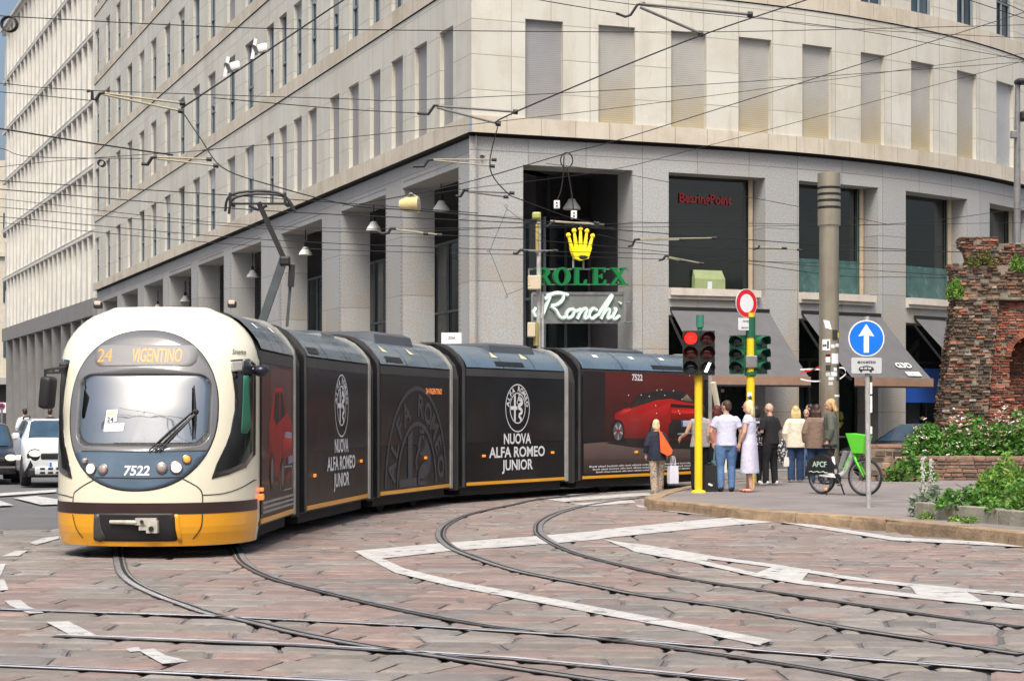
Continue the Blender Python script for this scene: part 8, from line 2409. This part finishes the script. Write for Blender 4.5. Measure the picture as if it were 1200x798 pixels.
# things they carry
def bag(name, label, cat, c, w, d, h, mat, rz=0, taper=.85, handle=None, hmat=None):
    t = thing(name, label, cat, Vector(c) - Vector((0, 0, h / 2)))
    Mx = Matrix.Translation(Vector(c)) @ Matrix.Rotation(math.radians(rz), 4, 'Z')
    g = MB(); vs = [Mx @ Vector((x * w / 2 * k, y * d / 2 * k, z * h / 2)) for z, k in ((-1, 1), (-.2, 1.03), (1, taper)) for x, y in ((-1, -1), (1, -1), (1, 1), (-1, 1))]
    fs = [(3, 2, 1, 0), (8, 9, 10, 11)]
    for r in (0, 4): fs += [(r + i, r + (i + 1) % 4, r + 4 + (i + 1) % 4, r + 4 + i) for i in range(4)]
    g.add(vs, fs); g.build('bag_body', mat, t)
    if handle:
        g = MB()
        for y in (-d * .3, d * .3): g.tube(spline([Mx @ Vector((-w * .25 * taper, y, h / 2 - .02)), Mx @ Vector((-w * .12, y, h / 2 + handle * .8)), Mx @ Vector((w * .12, y, h / 2 + handle * .8)), Mx @ Vector((w * .25 * taper, y, h / 2 - .02))], 4), .009, 6)
        g.build('handle', hmat or mat, t)
    return t
orange = pm('orange_leather', (.86, .13, .025), .5, var=.1, vscale=5)
Y1 = p1.y
c = P(779.5, 523, Y1 - .10)
t = thing('shoulder_bag', 'orange leather shoulder bag carried by the blond woman in navy', 'bag', c - V((0, 0, .3)))
g = MB(); fo_ = lambda x, y, d: P(x, y, Y1 - .12) + V((0, d, 0))
g.prism([(772.5, 506), (774.5, 505.5), (788, 527.5), (786.5, 532), (782, 534), (774, 529.5), (773.5, 520)], fo_, -.06, .10); g.build('bag_body', orange, t)
g = MB(); g.tube([fo_(773.5, 507, .0), P(771.5, 503, Y1 - .02), P(772.5, 503, Y1 + .08)], .018, 6); g.build('strap', orange, t)
bag('shopping_bag', 'white paper shopping bag in the right hand of the woman with the orange bag', 'bag', P(788.5, 556, Y1 - .02), .20, .13, .37, pm('white_paper', (.66, .66, .74), .7, var=.04), 20, .95, .22)
bag('handbag', 'small white handbag hanging beside the cream knit woman', 'bag', P(923, 541, p8.y), .20, .10, .21, pm('white_leather', (.66, .64, .60), .5, var=.05), 10, .85, .16)
bag('tote_bag', 'teal tote bag held behind the yellow traffic light pole', 'bag', P(838.5, 549, p3.y - .25), .17, .12, .34, pm('teal_cloth', (.18, .42, .42), .7, var=.5, vscale=18), 5, .8, .2)
t = bag('suitcase', 'black suitcase standing at the feet of the man in jeans', 'suitcase', Gi(832.5, 576) + V((0, .05, .27)), .27, .22, .50, pm('black_nylon', (.010, .010, .011), .6, var=.2), 8, .96, .05)
g = MB(); q = Gi(832, 576) + V((-.0, -.075, .14)); g.rbox(-.045, .045, -.004, .004, -.02, .02, .004, 0, Matrix.Translation(q) @ Matrix.Rotation(.4, 4, 'Y')); g.build('badge', S['signwhite'], t)
t = thing('jacket', 'black and white patterned jacket hanging from the bald man\'s hand', 'jacket', P(916, 545, p7.y - .05))
g = MB(); g.ball(P(916, 528, p7.y - .06), (.10, .07, .20), 12); g.ball(P(915, 537, p7.y - .08), (.08, .06, .14), 10); g.ball(P(917.5, 519, p7.y - .04), (.06, .05, .12), 10); fuse(g, 'cloth', zebra, None, .012, 3).parent = t
for o in t.children:
    for v in o.data.vertices: v.co -= t.location
